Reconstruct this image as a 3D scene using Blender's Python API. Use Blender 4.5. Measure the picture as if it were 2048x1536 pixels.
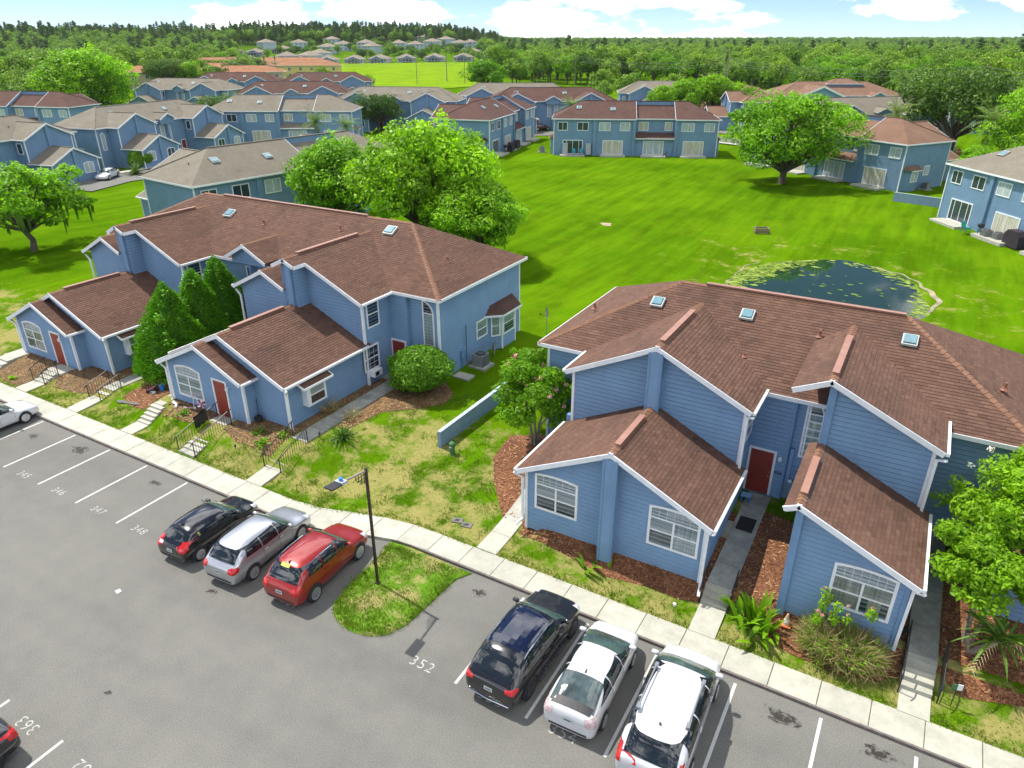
import bpy, bmesh, math, random
import numpy as np
from mathutils import Vector, Matrix
from mathutils.bvhtree import BVHTree

# ------------------------------------------------------------------ camera, sky, sun, exposure
for o in list(bpy.data.objects): bpy.data.objects.remove(o)
SC = bpy.context.scene
COL = SC.collection
R = math.radians
cam_d = bpy.data.cameras.new('camera'); cam = bpy.data.objects.new('camera', cam_d); COL.objects.link(cam)
cam.location = (0, 0, 19.0)
cam.rotation_euler = (R(90 - 25.98), 0, R(30.0))
cam_d.sensor_width = 36.0; cam_d.lens = 36.0 * 1422 / 2048
cam_d.clip_start = 0.5; cam_d.clip_end = 9000
SC.camera = cam
SUN_EL, SUN_AZ = 60.0, 174.0          # azimuth of the direction TO the sun, counter-clockwise from +x
W = bpy.data.worlds.new('World'); SC.world = W; W.use_nodes = True
def build_world():
    nt = W.node_tree; nt.nodes.clear(); N = nt.nodes.new; L = nt.links.new
    out = N('ShaderNodeOutputWorld'); bg = N('ShaderNodeBackground'); bg.inputs[1].default_value = 0.098
    sky = N('ShaderNodeTexSky'); sky.sky_type = 'NISHITA'; sky.sun_disc = False
    sky.sun_elevation = R(SUN_EL); sky.sun_rotation = R(90 - SUN_AZ)
    sky.air_density = 0.5; sky.dust_density = 0.0; sky.ozone_density = 2.2; sky.altitude = 20
    tc = N('ShaderNodeTexCoord'); mp = N('ShaderNodeMapping'); mp.inputs['Scale'].default_value = (1.0, 1.0, 1.0)
    mp.inputs['Location'].default_value = (4.0309, 25.4230, 6.8740)
    sx = N('ShaderNodeSeparateXYZ'); L(tc.outputs['Generated'], sx.inputs[0])          # directions laid on a flat cloud deck
    up = N('ShaderNodeMath'); up.operation = 'MAXIMUM'; L(sx.outputs[2], up.inputs[0]); up.inputs[1].default_value = 0.0
    ad = N('ShaderNodeMath'); ad.operation = 'ADD'; L(up.outputs[0], ad.inputs[0]); ad.inputs[1].default_value = 0.30
    cb = N('ShaderNodeCombineXYZ')
    for k_ in (0, 1):
        dv = N('ShaderNodeMath'); dv.operation = 'DIVIDE'; L(sx.outputs[k_], dv.inputs[0]); L(ad.outputs[0], dv.inputs[1]); L(dv.outputs[0], cb.inputs[k_])
    L(cb.outputs[0], mp.inputs[0])
    n1 = N('ShaderNodeTexNoise'); n1.inputs['Scale'].default_value = 1.9; n1.inputs['Detail'].default_value = 6; n1.inputs['Roughness'].default_value = 0.56
    L(mp.outputs[0], n1.inputs['Vector'])
    r = N('ShaderNodeValToRGB'); r.color_ramp.elements[0].position = 0.485; r.color_ramp.elements[1].position = 0.59
    r.color_ramp.elements[0].color = (0, 0, 0, 1); r.color_ramp.elements[1].color = (1, 1, 1, 1)
    L(n1.outputs[0], r.inputs[0])
    # shape noise a second time, lower: grey bellies where the cloud is thick
    r2 = N('ShaderNodeValToRGB'); r2.color_ramp.elements[0].position = 0.56; r2.color_ramp.elements[1].position = 0.70
    r2.color_ramp.elements[0].color = (17, 17, 17.2, 1); r2.color_ramp.elements[1].color = (7.5, 8.6, 10.2, 1)
    L(n1.outputs[0], r2.inputs[0])
    mx = N('ShaderNodeMix'); mx.data_type = 'RGBA'
    tint = N('ShaderNodeMix'); tint.data_type = 'RGBA'; tint.blend_type = 'MULTIPLY'; tint.inputs[0].default_value = 1
    L(sky.outputs[0], tint.inputs[6]); tint.inputs[7].default_value = (0.74, 0.79, 0.84, 1)
    L(r.outputs[0], mx.inputs[0]); L(tint.outputs[2], mx.inputs[6]); L(r2.outputs[0], mx.inputs[7])
    L(mx.outputs[2], bg.inputs[0]); L(bg.outputs[0], out.inputs[0])
build_world()
sun_d = bpy.data.lights.new('sun', 'SUN'); sun = bpy.data.objects.new('sun', sun_d); COL.objects.link(sun)
sun_d.energy = 3.1; sun_d.angle = R(0.53); sun_d.color = (1.0, 0.955, 0.88)
sun.rotation_euler = Vector((-math.cos(R(SUN_EL)) * math.cos(R(SUN_AZ)), -math.cos(R(SUN_EL)) * math.sin(R(SUN_AZ)), -math.sin(R(SUN_EL)))).to_track_quat('-Z', 'Y').to_euler()
sun.location = (-40, 5, 60)
SC.view_settings.view_transform = 'Standard'; SC.view_settings.look = 'None'
SC.view_settings.gamma = 1.0; SC.view_settings.use_curve_mapping = False
SC.view_settings.exposure = 0.90
SC.render.resolution_x = 1024; SC.render.resolution_y = 768
try:
    SC.cycles.max_bounces = 4; SC.cycles.transparent_max_bounces = 8; SC.cycles.diffuse_bounces = 2; SC.cycles.glossy_bounces = 2; SC.cycles.transmission_bounces = 2; SC.cycles.adaptive_threshold = 0.02; SC.cycles.caustics_reflective = False; SC.cycles.caustics_refractive = False
except Exception: pass

# ------------------------------------------------------------------ node-material helpers
MATS = {}
def new_mat(name):
    m = bpy.data.materials.new(name); m.use_nodes = True; nt = m.node_tree
    for n in list(nt.nodes): nt.nodes.remove(n)
    out = nt.nodes.new('ShaderNodeOutputMaterial'); p = nt.nodes.new('ShaderNodeBsdfPrincipled')
    nt.links.new(p.outputs[0], out.inputs[0]); MATS[name] = m
    return m, nt, p, out
def noise(nt, scale, detail=4, rough=0.55, coord='Object', vscale=None):
    tc = nt.nodes.new('ShaderNodeTexCoord'); n = nt.nodes.new('ShaderNodeTexNoise')
    n.inputs['Scale'].default_value = scale; n.inputs['Detail'].default_value = detail; n.inputs['Roughness'].default_value = rough
    src = tc.outputs[coord] if coord != 'Position' else nt.nodes.new('ShaderNodeNewGeometry').outputs['Position']
    if vscale:
        mp = nt.nodes.new('ShaderNodeMapping'); mp.inputs['Scale'].default_value = vscale; nt.links.new(src, mp.inputs[0]); src = mp.outputs[0]
    nt.links.new(src, n.inputs['Vector']); return n.outputs[0]
def ramp(nt, fac, stops):
    r = nt.nodes.new('ShaderNodeValToRGB'); e = r.color_ramp.elements
    while len(e) < len(stops): e.new(0.5)
    for k, (p, c) in enumerate(stops):
        e[k].position = p; e[k].color = (c if len(c) == 4 else (*c, 1)) if not isinstance(c, (int, float)) else (c, c, c, 1)
    nt.links.new(fac, r.inputs[0]); return r.outputs[0]
def mix(nt, fac, a, b, mode='MIX'):
    m = nt.nodes.new('ShaderNodeMix'); m.data_type = 'RGBA'; m.blend_type = mode
    for sock, v in ((m.inputs[0], fac), (m.inputs[6], a), (m.inputs[7], b)):
        if isinstance(v, (int, float)): sock.default_value = v
        elif isinstance(v, tuple): sock.default_value = (*v, 1) if len(v) == 3 else v
        else: nt.links.new(v, sock)
    return m.outputs[2]
def math_n(nt, op, a, b=0.0, c=None):
    m = nt.nodes.new('ShaderNodeMath'); m.operation = op
    for k, v in enumerate((a, b, c)):
        if v is None: continue
        if isinstance(v, (int, float)): m.inputs[k].default_value = v
        else: nt.links.new(v, m.inputs[k])
    return m.outputs[0]
def bump(nt, p, h, strength=0.4, dist=0.02):
    b = nt.nodes.new('ShaderNodeBump'); b.inputs['Strength'].default_value = strength; b.inputs['Distance'].default_value = dist
    nt.links.new(h, b.inputs['Height']); nt.links.new(b.outputs[0], p.inputs['Normal'])
def attr(nt, name):
    a = nt.nodes.new('ShaderNodeAttribute'); a.attribute_name = name; return a.outputs['Fac']
def setin(p, **kw):
    for k, v in kw.items():
        s = p.inputs[k.replace('_', ' ')]
        s.default_value = (*v, 1) if isinstance(v, tuple) and len(v) == 3 else v
def mat(name, col, rough=0.6, var=0.15, nscale=3.0, metal=0.0, spec=0.5, bmp=0.0, bscale=60, coat=0.0, detail=5):
    """plain colour with noise wear"""
    if name in MATS: return MATS[name]
    m, nt, p, out = new_mat(name)
    setin(p, Roughness=rough, Metallic=metal); p.inputs['Specular IOR Level'].default_value = spec
    if coat: p.inputs['Coat Weight'].default_value = coat; p.inputs['Coat Roughness'].default_value = 0.03
    if var > 0:
        n = noise(nt, nscale, detail, 0.6)
        lo = tuple(c * (1 - var) for c in col); hi = tuple(min(1, c * (1 + var)) for c in col)
        nt.links.new(ramp(nt, n, [(0.3, lo), (0.7, hi)]), p.inputs['Base Color'])
    else: setin(p, Base_Color=col)
    if bmp: bump(nt, p, noise(nt, bscale, 3), bmp, 0.01)
    return m

# ------------------------------------------------------------------ mesh helpers
class MB:
    def __init__(s): s.v = []; s.f = []; s.t = []; s.tint = 0.5
    def add(s, vs, fs, t=None):
        o = len(s.v); s.v.extend([tuple(p) for p in vs]); s.f.extend([tuple(o + i for i in f) for f in fs])
        s.t.extend([s.tint if t is None else t] * len(fs)); return s
    def box(s, x0, x1, y0, y1, z0, z1):
        return s.add([(x0, y0, z0), (x1, y0, z0), (x1, y1, z0), (x0, y1, z0), (x0, y0, z1), (x1, y0, z1), (x1, y1, z1), (x0, y1, z1)],
                     [(0, 3, 2, 1), (4, 5, 6, 7), (0, 1, 5, 4), (1, 2, 6, 5), (2, 3, 7, 6), (3, 0, 4, 7)])
    def beam(s, p, q, w, h, up=(0, 0, 1), off=(0, 0)):
        """bar from p to q, w across, h along up, centred (+off)"""
        p, q = Vector(p), Vector(q); d = (q - p).normalized(); u = Vector(up); a = d.cross(u)
        if a.length < 1e-6: a = d.cross(Vector((1, 0, 0)))
        a.normalize(); u = a.cross(d).normalized(); vs = []
        for c in (p, q):
            for sa, su in ((-1, -1), (1, -1), (1, 1), (-1, 1)): vs.append(c + a * (sa * w / 2 + off[0]) + u * (su * h / 2 + off[1]))
        return s.add(vs, [(3, 2, 1, 0), (4, 5, 6, 7), (0, 1, 5, 4), (1, 2, 6, 5), (2, 3, 7, 6), (3, 0, 4, 7)])
    def prism(s, poly, vec):
        n = len(poly); vec = Vector(vec); a = [Vector(p) for p in poly]; b = [p + vec for p in a]
        nrm = Vector((0, 0, 0))
        for i in range(n): nrm += (a[i] - a[0]).cross(a[(i + 1) % n] - a[0])
        fs = [tuple(range(n)), tuple(range(2 * n - 1, n - 1, -1))] + [(i, i + n, (i + 1) % n + n, (i + 1) % n) for i in range(n)]
        if nrm.dot(vec) > 0: fs = [tuple(reversed(f)) for f in fs]
        return s.add(a + b, fs)
    def tube(s, path, r, n=8, caps=True, r2=None):
        P = [Vector(p) for p in path]; m = len(P); vs = []; fs = []
        rr = r if isinstance(r, (list, tuple)) else [r + ((r2 if r2 is not None else r) - r) * i / max(1, m - 1) for i in range(m)]
        ref = None
        for i in range(m):
            d = (P[min(i + 1, m - 1)] - P[max(i - 1, 0)]).normalized()
            if ref is None: ref = d.orthogonal().normalized()
            a = (ref - d * ref.dot(d)); a = a.normalized() if a.length > 1e-6 else d.orthogonal().normalized(); ref = a; b = d.cross(a)
            for k in range(n):
                t = 2 * math.pi * k / n; vs.append(P[i] + (a * math.cos(t) + b * math.sin(t)) * rr[i])
        for i in range(m - 1):
            for k in range(n):
                k2 = (k + 1) % n; fs.append((i * n + k, i * n + k2, (i + 1) * n + k2, (i + 1) * n + k))
        if caps: fs.append(tuple(range(n - 1, -1, -1))); fs.append(tuple((m - 1) * n + k for k in range(n)))
        return s.add(vs, fs)
    def lathe(s, prof, n=16, c=(0, 0, 0), axis='z'):
        vs = []; fs = []; m = len(prof); c = Vector(c)
        for r, h in prof:
            for k in range(n):
                t = 2 * math.pi * k / n; x, y = r * math.cos(t), r * math.sin(t)
                vs.append(c + (Vector((x, y, h)) if axis == 'z' else Vector((x, -h, y)) if axis == 'y' else Vector((h, x, y))))
        for i in range(m - 1):
            for k in range(n):
                k2 = (k + 1) % n; fs.append((i * n + k, i * n + k2, (i + 1) * n + k2, (i + 1) * n + k))
        fs.append(tuple(range(n - 1, -1, -1))); fs.append(tuple((m - 1) * n + k for k in range(n)))
        return s.add(vs, fs)
    def mesh(s, name, m=None, smooth=False, org=None, tint=False):
        me = bpy.data.meshes.new(name)
        vs = s.v if org is None else [(a - org[0], b - org[1], c - org[2]) for a, b, c in s.v]
        me.from_pydata(vs, [], s.f)
        if tint:
            at = me.attributes.new('tint', 'FLOAT', 'FACE'); at.data.foreach_set('value', s.t)
        if smooth: me.polygons.foreach_set('use_smooth', [True] * len(s.f))
        if m: me.materials.append(m)
        me.update(); return me
    def build(s, name, m=None, parent=None, smooth=False, tint=False, kind=None):
        org = origin(parent)
        return link(name, s.mesh(name, m, smooth, org, tint), parent, kind)
ORG = {}
def origin(p):
    while p is not None:
        if p.name in ORG: return ORG[p.name]
        p = p.parent
    return None
def link(name, me, parent=None, kind=None, loc=None):
    o = bpy.data.objects.new(name, me); COL.objects.link(o)
    if parent is not None: o.parent = parent
    if kind: o['kind'] = kind
    if loc is not None: o.location = loc
    return o
def tag(o, label, cat, group=None):
    o['label'] = label; o['category'] = cat
    if group: o['group'] = group
    return o
def thing(name, label, cat, loc=(0, 0, 0), rz=0.0, group=None, world=False):
    """an Empty at the thing's base; world=True: its parts are given in world coordinates"""
    o = bpy.data.objects.new(name, None); COL.objects.link(o); o.location = loc; o.rotation_euler = (0, 0, rz)
    o.empty_display_size = 0.3
    if world: ORG[o.name] = tuple(loc)
    return tag(o, label, cat, group)
def struct(name, mb, m, smooth=False):
    return mb.build(name, m, None, smooth, kind='structure')
def copy_tree(o, parent=None):
    c = o.copy(); COL.objects.link(c); c.parent = parent
    for ch in list(o.children): copy_tree(ch, c)
    return c
def dup(o, loc, rz=0.0, label=None, group=None, scale=None):
    c = copy_tree(o); c.location = loc; c.rotation_euler = (0, 0, rz)
    if scale: c.scale = scale if isinstance(scale, tuple) else (scale,) * 3
    if label: c['label'] = label
    if group: c['group'] = group
    return c
def clip_poly(poly, n, d):
    """keep the side dot(n,p) >= d of a polygon of Vectors"""
    out = []; m = len(poly)
    for i in range(m):
        a, b = poly[i], poly[(i + 1) % m]; da, db = a.dot(n) - d, b.dot(n) - d
        if da >= -1e-7: out.append(a)
        if (da > 1e-7 and db < -1e-7) or (da < -1e-7 and db > 1e-7): out.append(a.lerp(b, da / (da - db)))
    return out
def smooth01(t): t = max(0.0, min(1.0, t)); return t * t * (3 - 2 * t)
# ------------------------------------------------------------------ materials
BLUE = (0.192, 0.315, 0.480)
def siding_mat(name, col, far):
    m, nt, p, out = new_mat(name)
    n = noise(nt, 0.8, 6, 0.66, 'Position'); n2 = noise(nt, 14, 3, 0.6, 'Position', vscale=(1, 1, 6)); n3 = noise(nt, 2.6, 5, 0.7, 'Position', vscale=(1, 1, 0.12))
    c = ramp(nt, n, [(0.25, tuple(v * 0.86 for v in col)), (0.75, tuple(min(1, v * 1.12) for v in col))])
    c = mix(nt, 0.25, c, ramp(nt, n2, [(0.35, tuple(v * 0.8 for v in col)), (0.7, tuple(v * 1.15 for v in col))]))
    c = mix(nt, ramp(nt, n3, [(0.54, 0), (0.78, 0.38)]), c, tuple(v * 0.62 + 0.012 for v in col))
    if far:
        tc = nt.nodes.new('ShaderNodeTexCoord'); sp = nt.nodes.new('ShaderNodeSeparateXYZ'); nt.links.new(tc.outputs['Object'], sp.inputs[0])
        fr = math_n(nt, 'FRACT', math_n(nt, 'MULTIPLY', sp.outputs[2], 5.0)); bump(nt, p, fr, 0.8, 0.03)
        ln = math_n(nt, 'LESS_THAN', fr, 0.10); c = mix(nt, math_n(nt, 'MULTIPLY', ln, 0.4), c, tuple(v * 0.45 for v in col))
    nt.links.new(c, p.inputs['Base Color']); setin(p, Roughness=0.62); p.inputs['Specular IOR Level'].default_value = 0.3
    return m
M_board = siding_mat('blue_painted_board', BLUE, False)
M_siding = siding_mat('blue_siding', BLUE, True)
M_trim = mat('white_trim_paint', (0.78, 0.80, 0.82), 0.5, 0.07, 2.5)
M_bluetrim = mat('blue_corner_paint', (0.15, 0.27, 0.45), 0.55, 0.1, 2)
M_door = mat('red_door_paint', (0.26, 0.035, 0.022), 0.42, 0.14, 2.5)
M_brass = mat('brass_metal', (0.55, 0.40, 0.16), 0.3, 0.1, 9, metal=1.0)
def roof_mat(name, cols, streak):
    """per-shingle tint, granule noise, algae streaks running down the slope"""
    m, nt, p, out = new_mat(name)
    t = attr(nt, 'tint'); g = noise(nt, 55, 2, 0.7, 'Position'); big = noise(nt, 0.55, 6, 0.65, 'Position', vscale=(1, 0.45, 1)); 
    c = ramp(nt, t, [(0.0, cols[0]), (0.5, cols[1]), (1.0, cols[2])])
    c = mix(nt, math_n(nt, 'MULTIPLY', ramp(nt, big, [(0.50, 0), (0.74, 1)]), streak), c, cols[3])
    c = mix(nt, 0.30, c, mix(nt, 1.0, c, ramp(nt, g, [(0.3, 0.35), (0.7, 1.6)]), 'MULTIPLY'))
    nt.links.new(c, p.inputs['Base Color']); setin(p, Roughness=0.9); p.inputs['Specular IOR Level'].default_value = 0.18
    bump(nt, p, g, 0.5, 0.008); return m
M_shingle = roof_mat('brown_shingle', [(0.097, 0.053, 0.038), (0.137, 0.076, 0.054), (0.177, 0.101, 0.072), (0.052, 0.036, 0.029)], 0.6)
def far_roof_mat(name, c0, c1, c2):
    m, nt, p, out = new_mat(name)
    tc = nt.nodes.new('ShaderNodeTexCoord'); br = nt.nodes.new('ShaderNodeTexNoise')
    n = noise(nt, 0.5, 6, 0.65, 'Position'); n2 = noise(nt, 9, 3, 0.75, 'Position'); n3 = noise(nt, 2.2, 4, 0.6, 'Position', vscale=(1, 1, 0.3))
    c = ramp(nt, n, [(0.3, c0), (0.55, c1), (0.8, c2)]); c = mix(nt, 0.35, c, ramp(nt, n2, [(0.3, tuple(v * 0.5 for v in c1)), (0.7, tuple(v * 1.5 for v in c1))]))
    c = mix(nt, ramp(nt, n3, [(0.55, 0), (0.8, 0.35)]), c, tuple(v * 0.4 for v in c0))
    nt.nodes.remove(br)
    sp = nt.nodes.new('ShaderNodeSeparateXYZ'); nt.links.new(tc.outputs['Object'], sp.inputs[0])
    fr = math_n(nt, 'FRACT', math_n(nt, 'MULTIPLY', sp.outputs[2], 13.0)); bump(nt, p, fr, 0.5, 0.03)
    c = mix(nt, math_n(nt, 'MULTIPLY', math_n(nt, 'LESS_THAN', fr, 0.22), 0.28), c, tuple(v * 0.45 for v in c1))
    nt.links.new(c, p.inputs['Base Color']); setin(p, Roughness=0.92); p.inputs['Specular IOR Level'].default_value = 0.15
    return m
M_roof_brown = far_roof_mat('dark_brown_roof', (0.085, 0.048, 0.040), (0.115, 0.066, 0.053), (0.155, 0.088, 0.068))
M_roof_tan = far_roof_mat('tan_brown_roof', (0.16, 0.092, 0.062), (0.215, 0.128, 0.088), (0.27, 0.165, 0.115))
M_roof_grey = far_roof_mat('grey_tan_roof', (0.165, 0.145, 0.112), (0.215, 0.192, 0.150), (0.265, 0.24, 0.19))
M_ridge = mat('ridge_cap_shingle', (0.205, 0.102, 0.058), 0.85, 0.22, 3.5, bmp=0.3)
M_vent = mat('ridge_vent_metal', (0.33, 0.175, 0.13), 0.5, 0.1, 2)
M_pipe = mat('vent_pipe_brown', (0.25, 0.10, 0.06), 0.6, 0.1, 8)
def glass_pane(name, tint, refl, rough=0.03):
    m, nt, p, out = new_mat(name); nt.nodes.remove(p)
    tr = nt.nodes.new('ShaderNodeBsdfTransparent'); tr.inputs[0].default_value = (*tint, 1)
    gl = nt.nodes.new('ShaderNodeBsdfGlossy'); gl.inputs['Roughness'].default_value = rough; gl.inputs[0].default_value = (0.9, 0.95, 1, 1)
    lw = nt.nodes.new('ShaderNodeLayerWeight'); lw.inputs[0].default_value = 0.25
    f = math_n(nt, 'ADD', math_n(nt, 'MULTIPLY', lw.outputs['Fresnel'], 0.75), refl)
    mx = nt.nodes.new('ShaderNodeMixShader'); nt.links.new(f, mx.inputs[0]); nt.links.new(tr.outputs[0], mx.inputs[1]); nt.links.new(gl.outputs[0], mx.inputs[2]); nt.links.new(mx.outputs[0], out.inputs[0])
    return m
M_pane = glass_pane('window_glass', (0.80, 0.86, 0.88), 0.07)
M_room = mat('dark_room', (0.030, 0.034, 0.040), 0.8, 0.3, 1.2)
def blind_mat(name, col, fq):
    m, nt, p, out = new_mat(name)
    tc = nt.nodes.new('ShaderNodeTexCoord'); sp = nt.nodes.new('ShaderNodeSeparateXYZ'); nt.links.new(tc.outputs['Object'], sp.inputs[0])
    fr = math_n(nt, 'FRACT', math_n(nt, 'MULTIPLY', sp.outputs[2], fq)); c = ramp(nt, fr, [(0.0, tuple(v * 0.55 for v in col)), (0.3, col), (1.0, col)])
    nt.links.new(c, p.inputs['Base Color']); setin(p, Roughness=0.7); bump(nt, p, fr, 0.4, 0.02); return m
M_blind = blind_mat('white_slat_blind', (0.66, 0.68, 0.68), 14)
def curtain_mat(name, col):
    m, nt, p, out = new_mat(name)
    n = noise(nt, 5, 3, 0.5, vscale=(3, 3, 0.15)); nt.links.new(ramp(nt, n, [(0.3, tuple(v * 0.55 for v in col)), (0.65, col)]), p.inputs['Base Color'])
    setin(p, Roughness=0.85); bump(nt, p, n, 0.6, 0.05); return m
M_curtain = curtain_mat('pale_curtain', (0.60, 0.57, 0.46))
M_curtain_w = curtain_mat('white_vertical_blind', (0.72, 0.76, 0.74))
M_fpane_dark = mat('far_dark_window', (0.035, 0.05, 0.07), 0.06, 0.3, 0.8, spec=0.9)
M_fpane_pale = curtain_mat('far_curtained_window', (0.50, 0.58, 0.58)); M_fpane_cream = curtain_mat('far_cream_window', (0.62, 0.60, 0.46))
M_sky_glass = mat('skylight_dome', (0.16, 0.29, 0.33), 0.12, 0.12, 1.5, spec=0.8)
# concrete
def concrete_mat(name, col, dirty):
    m, nt, p, out = new_mat(name)
    n = noise(nt, 1.6, 7, 0.68); n2 = noise(nt, 40, 3, 0.7)
    oi = nt.nodes.new('ShaderNodeObjectInfo')
    c = ramp(nt, n, [(0.28, tuple(v * (1 - dirty) for v in col)), (0.62, col), (0.85, tuple(min(1, v * 1.08) for v in col))])
    c = mix(nt, 0.3, c, mix(nt, 1.0, c, ramp(nt, n2, [(0.3, 0.62), (0.7, 1.25)]), 'MULTIPLY'))
    c = mix(nt, 1.0, c, ramp(nt, oi.outputs['Random'], [(0, (0.88, 0.88, 0.86)), (1, (1.03, 1.03, 1.0))]), 'MULTIPLY')
    nt.links.new(c, p.inputs['Base Color']); setin(p, Roughness=0.85); bump(nt, p, n2, 0.25, 0.01); return m
M_concrete = concrete_mat('pale_concrete', (0.50, 0.49, 0.42), 0.28)
M_concrete_old = concrete_mat('weathered_concrete', (0.40, 0.40, 0.36), 0.5)
M_joint = mat('joint_soil', (0.16, 0.15, 0.08), 0.95, 0.4, 8)
M_kerb = mat('dark_kerb', (0.16, 0.135, 0.125), 0.9, 0.3, 4)
def asphalt_mat():
    m, nt, p, out = new_mat('worn_asphalt')
    g = noise(nt, 26, 3, 0.85); mid = noise(nt, 1.1, 6, 0.62); big = noise(nt, 0.11, 5, 0.6); lane = noise(nt, 0.35, 3, 0.5, vscale=(0.18, 1.0, 1))
    c = ramp(nt, big, [(0.32, (0.120, 0.119, 0.107)), (0.5, (0.160, 0.157, 0.140)), (0.70, (0.183, 0.179, 0.157))])
    c = mix(nt, 0.45, c, ramp(nt, lane, [(0.33, (0.115, 0.115, 0.106)), (0.6, (0.193, 0.189, 0.167))]))
    c = mix(nt, 0.25, c, ramp(nt, mid, [(0.3, (0.111, 0.111, 0.101)), (0.7, (0.204, 0.200, 0.176))]))
    c = mix(nt, 0.5, c, mix(nt, 1.0, c, ramp(nt, g, [(0.32, 0.35), (0.5, 1.0), (0.68, 1.75)]), 'MULTIPLY'))
    nt.links.new(c, p.inputs['Base Color']); setin(p, Roughness=0.88); p.inputs['Specular IOR Level'].default_value = 0.25; bump(nt, p, g, 0.35, 0.012)
M_asphalt = (asphalt_mat(), MATS['worn_asphalt'])[1]
def worn_paint(name, col, keep):
    m, nt, p, out = new_mat(name)
    n = noise(nt, 9, 6, 0.75); nt.links.new(mix(nt, ramp(nt, n, [(keep, 0), (keep + 0.12, 1)]), col, (0.16, 0.155, 0.14)), p.inputs['Base Color']); setin(p, Roughness=0.8); return m
M_line = worn_paint('white_line_paint', (0.56, 0.56, 0.53), 0.58)
M_num = worn_paint('worn_number_paint', (0.45, 0.45, 0.42), 0.50)
M_oil = None
def stain_mat():
    m, nt, p, out = new_mat('oil_stain')
    t = attr(nt, 'tint'); n = noise(nt, 4.5, 8, 0.82); tr = nt.nodes.new('ShaderNodeBsdfTransparent'); mx = nt.nodes.new('ShaderNodeMixShader')
    setin(p, Base_Color=(0.030, 0.024, 0.020), Roughness=0.7)
    k = math_n(nt, 'ADD', math_n(nt, 'MULTIPLY', t, 0.55), math_n(nt, 'MULTIPLY', math_n(nt, 'SUBTRACT', n, 0.52), 2.4))
    f = ramp(nt, k, [(0.16, 0), (0.42, 0.9)]); nt.links.new(f, mx.inputs[0]); nt.links.new(tr.outputs[0], mx.inputs[1]); nt.links.new(p.outputs[0], mx.inputs[2]); nt.links.new(mx.outputs[0], out.inputs[0]); return m
M_oil = stain_mat()
# ground
def smoothstep_n(nt, v, a, b):
    m = nt.nodes.new('ShaderNodeMapRange'); m.interpolation_type = 'SMOOTHSTEP'; nt.links.new(v, m.inputs[0]); m.inputs[1].default_value = a; m.inputs[2].default_value = b; return m.outputs[0]
def grass_mat(name, lush0, lush1, dry0, dry1, dryness):
    """dryness None: by place (dry trampled front lawns, lush mown common behind, dark wood floor far off)"""
    m, nt, p, out = new_mat(name)
    fine = noise(nt, 7, 5, 0.75); mid = noise(nt, 0.9, 6, 0.68); big = noise(nt, 0.07, 5, 0.6); blot = noise(nt, 0.33, 6, 0.7)
    mow = noise(nt, 0.75, 4, 0.6, vscale=(1.0, 0.10, 1))
    lush = mix(nt, ramp(nt, big, [(0.36, 0), (0.62, 1)]), lush0, lush1)
    lush = mix(nt, 0.42, lush, mix(nt, 1.0, lush, ramp(nt, mow, [(0.35, 0.5), (0.65, 1.5)]), 'MULTIPLY'))
    lush = mix(nt, ramp(nt, blot, [(0.50, 0), (0.72, 0.55)]), lush, tuple(v * f for v, f in zip(lush1, (1.35, 1.08, 2.0))))
    lush = mix(nt, 0.5, lush, mix(nt, 1.0, lush, ramp(nt, fine, [(0.3, 0.6), (0.7, 1.4)]), 'MULTIPLY'))
    dry = mix(nt, ramp(nt, fine, [(0.35, 0), (0.65, 1)]), dry0, dry1)
    if dryness is None:
        tc = nt.nodes.new('ShaderNodeTexCoord'); sp = nt.nodes.new('ShaderNodeSeparateXYZ'); nt.links.new(tc.outputs['Object'], sp.inputs[0])
        near = smoothstep_n(nt, sp.outputs[1], 33, 25)
        pd = nt.nodes.new('ShaderNodeVectorMath'); pd.operation = 'DISTANCE'; nt.links.new(tc.outputs['Object'], pd.inputs[0]); pd.inputs[1].default_value = (-5.9, 66.0, -0.8)
        bank = math_n(nt, 'MULTIPLY', smoothstep_n(nt, pd.outputs['Value'], 27, 12), 0.58)
        k = math_n(nt, 'MAXIMUM', math_n(nt, 'MULTIPLY', near, 0.96), math_n(nt, 'MAXIMUM', bank, 0.08))
        mm = math_n(nt, 'ADD', math_n(nt, 'MULTIPLY', mid, 0.5), math_n(nt, 'MULTIPLY', blot, 0.5))
        lim = math_n(nt, 'SUBTRACT', 0.74, math_n(nt, 'MULTIPLY', k, 0.27))
        f = smoothstep_n(nt, math_n(nt, 'SUBTRACT', mm, lim), -0.05, 0.07)
    else:
        mm = math_n(nt, 'ADD', math_n(nt, 'MULTIPLY', mid, 0.6), math_n(nt, 'MULTIPLY', blot, 0.4))
        f = smoothstep_n(nt, mm, 0.74 - 0.30 * dryness - 0.05, 0.74 - 0.30 * dryness + 0.08)
    c = mix(nt, f, lush, dry)
    if dryness is None:
        d2 = nt.nodes.new('ShaderNodeVectorMath'); d2.operation = 'LENGTH'; nt.links.new(tc.outputs['Object'], d2.inputs[0])
        c = mix(nt, smoothstep_n(nt, d2.outputs['Value'], 750, 1000), c, (0.035, 0.06, 0.012))
    nt.links.new(c, p.inputs['Base Color']); setin(p, Roughness=0.95); p.inputs['Specular IOR Level'].default_value = 0.0; bump(nt, p, fine, 0.7, 0.06)
    return m
M_ground = grass_mat('lawn', (0.056, 0.135, 0.002), (0.093, 0.190, 0.003), (0.22, 0.215, 0.058), (0.31, 0.275, 0.10), None)
M_island = grass_mat('dry_lawn', (0.085, 0.19, 0.012), (0.12, 0.23, 0.02), (0.27, 0.235, 0.085), (0.37, 0.31, 0.14), 0.75)
M_field = grass_mat('mown_field', (0.13, 0.24, 0.010), (0.19, 0.30, 0.012), (0.22, 0.24, 0.03), (0.26, 0.26, 0.05), 0.3)
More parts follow.
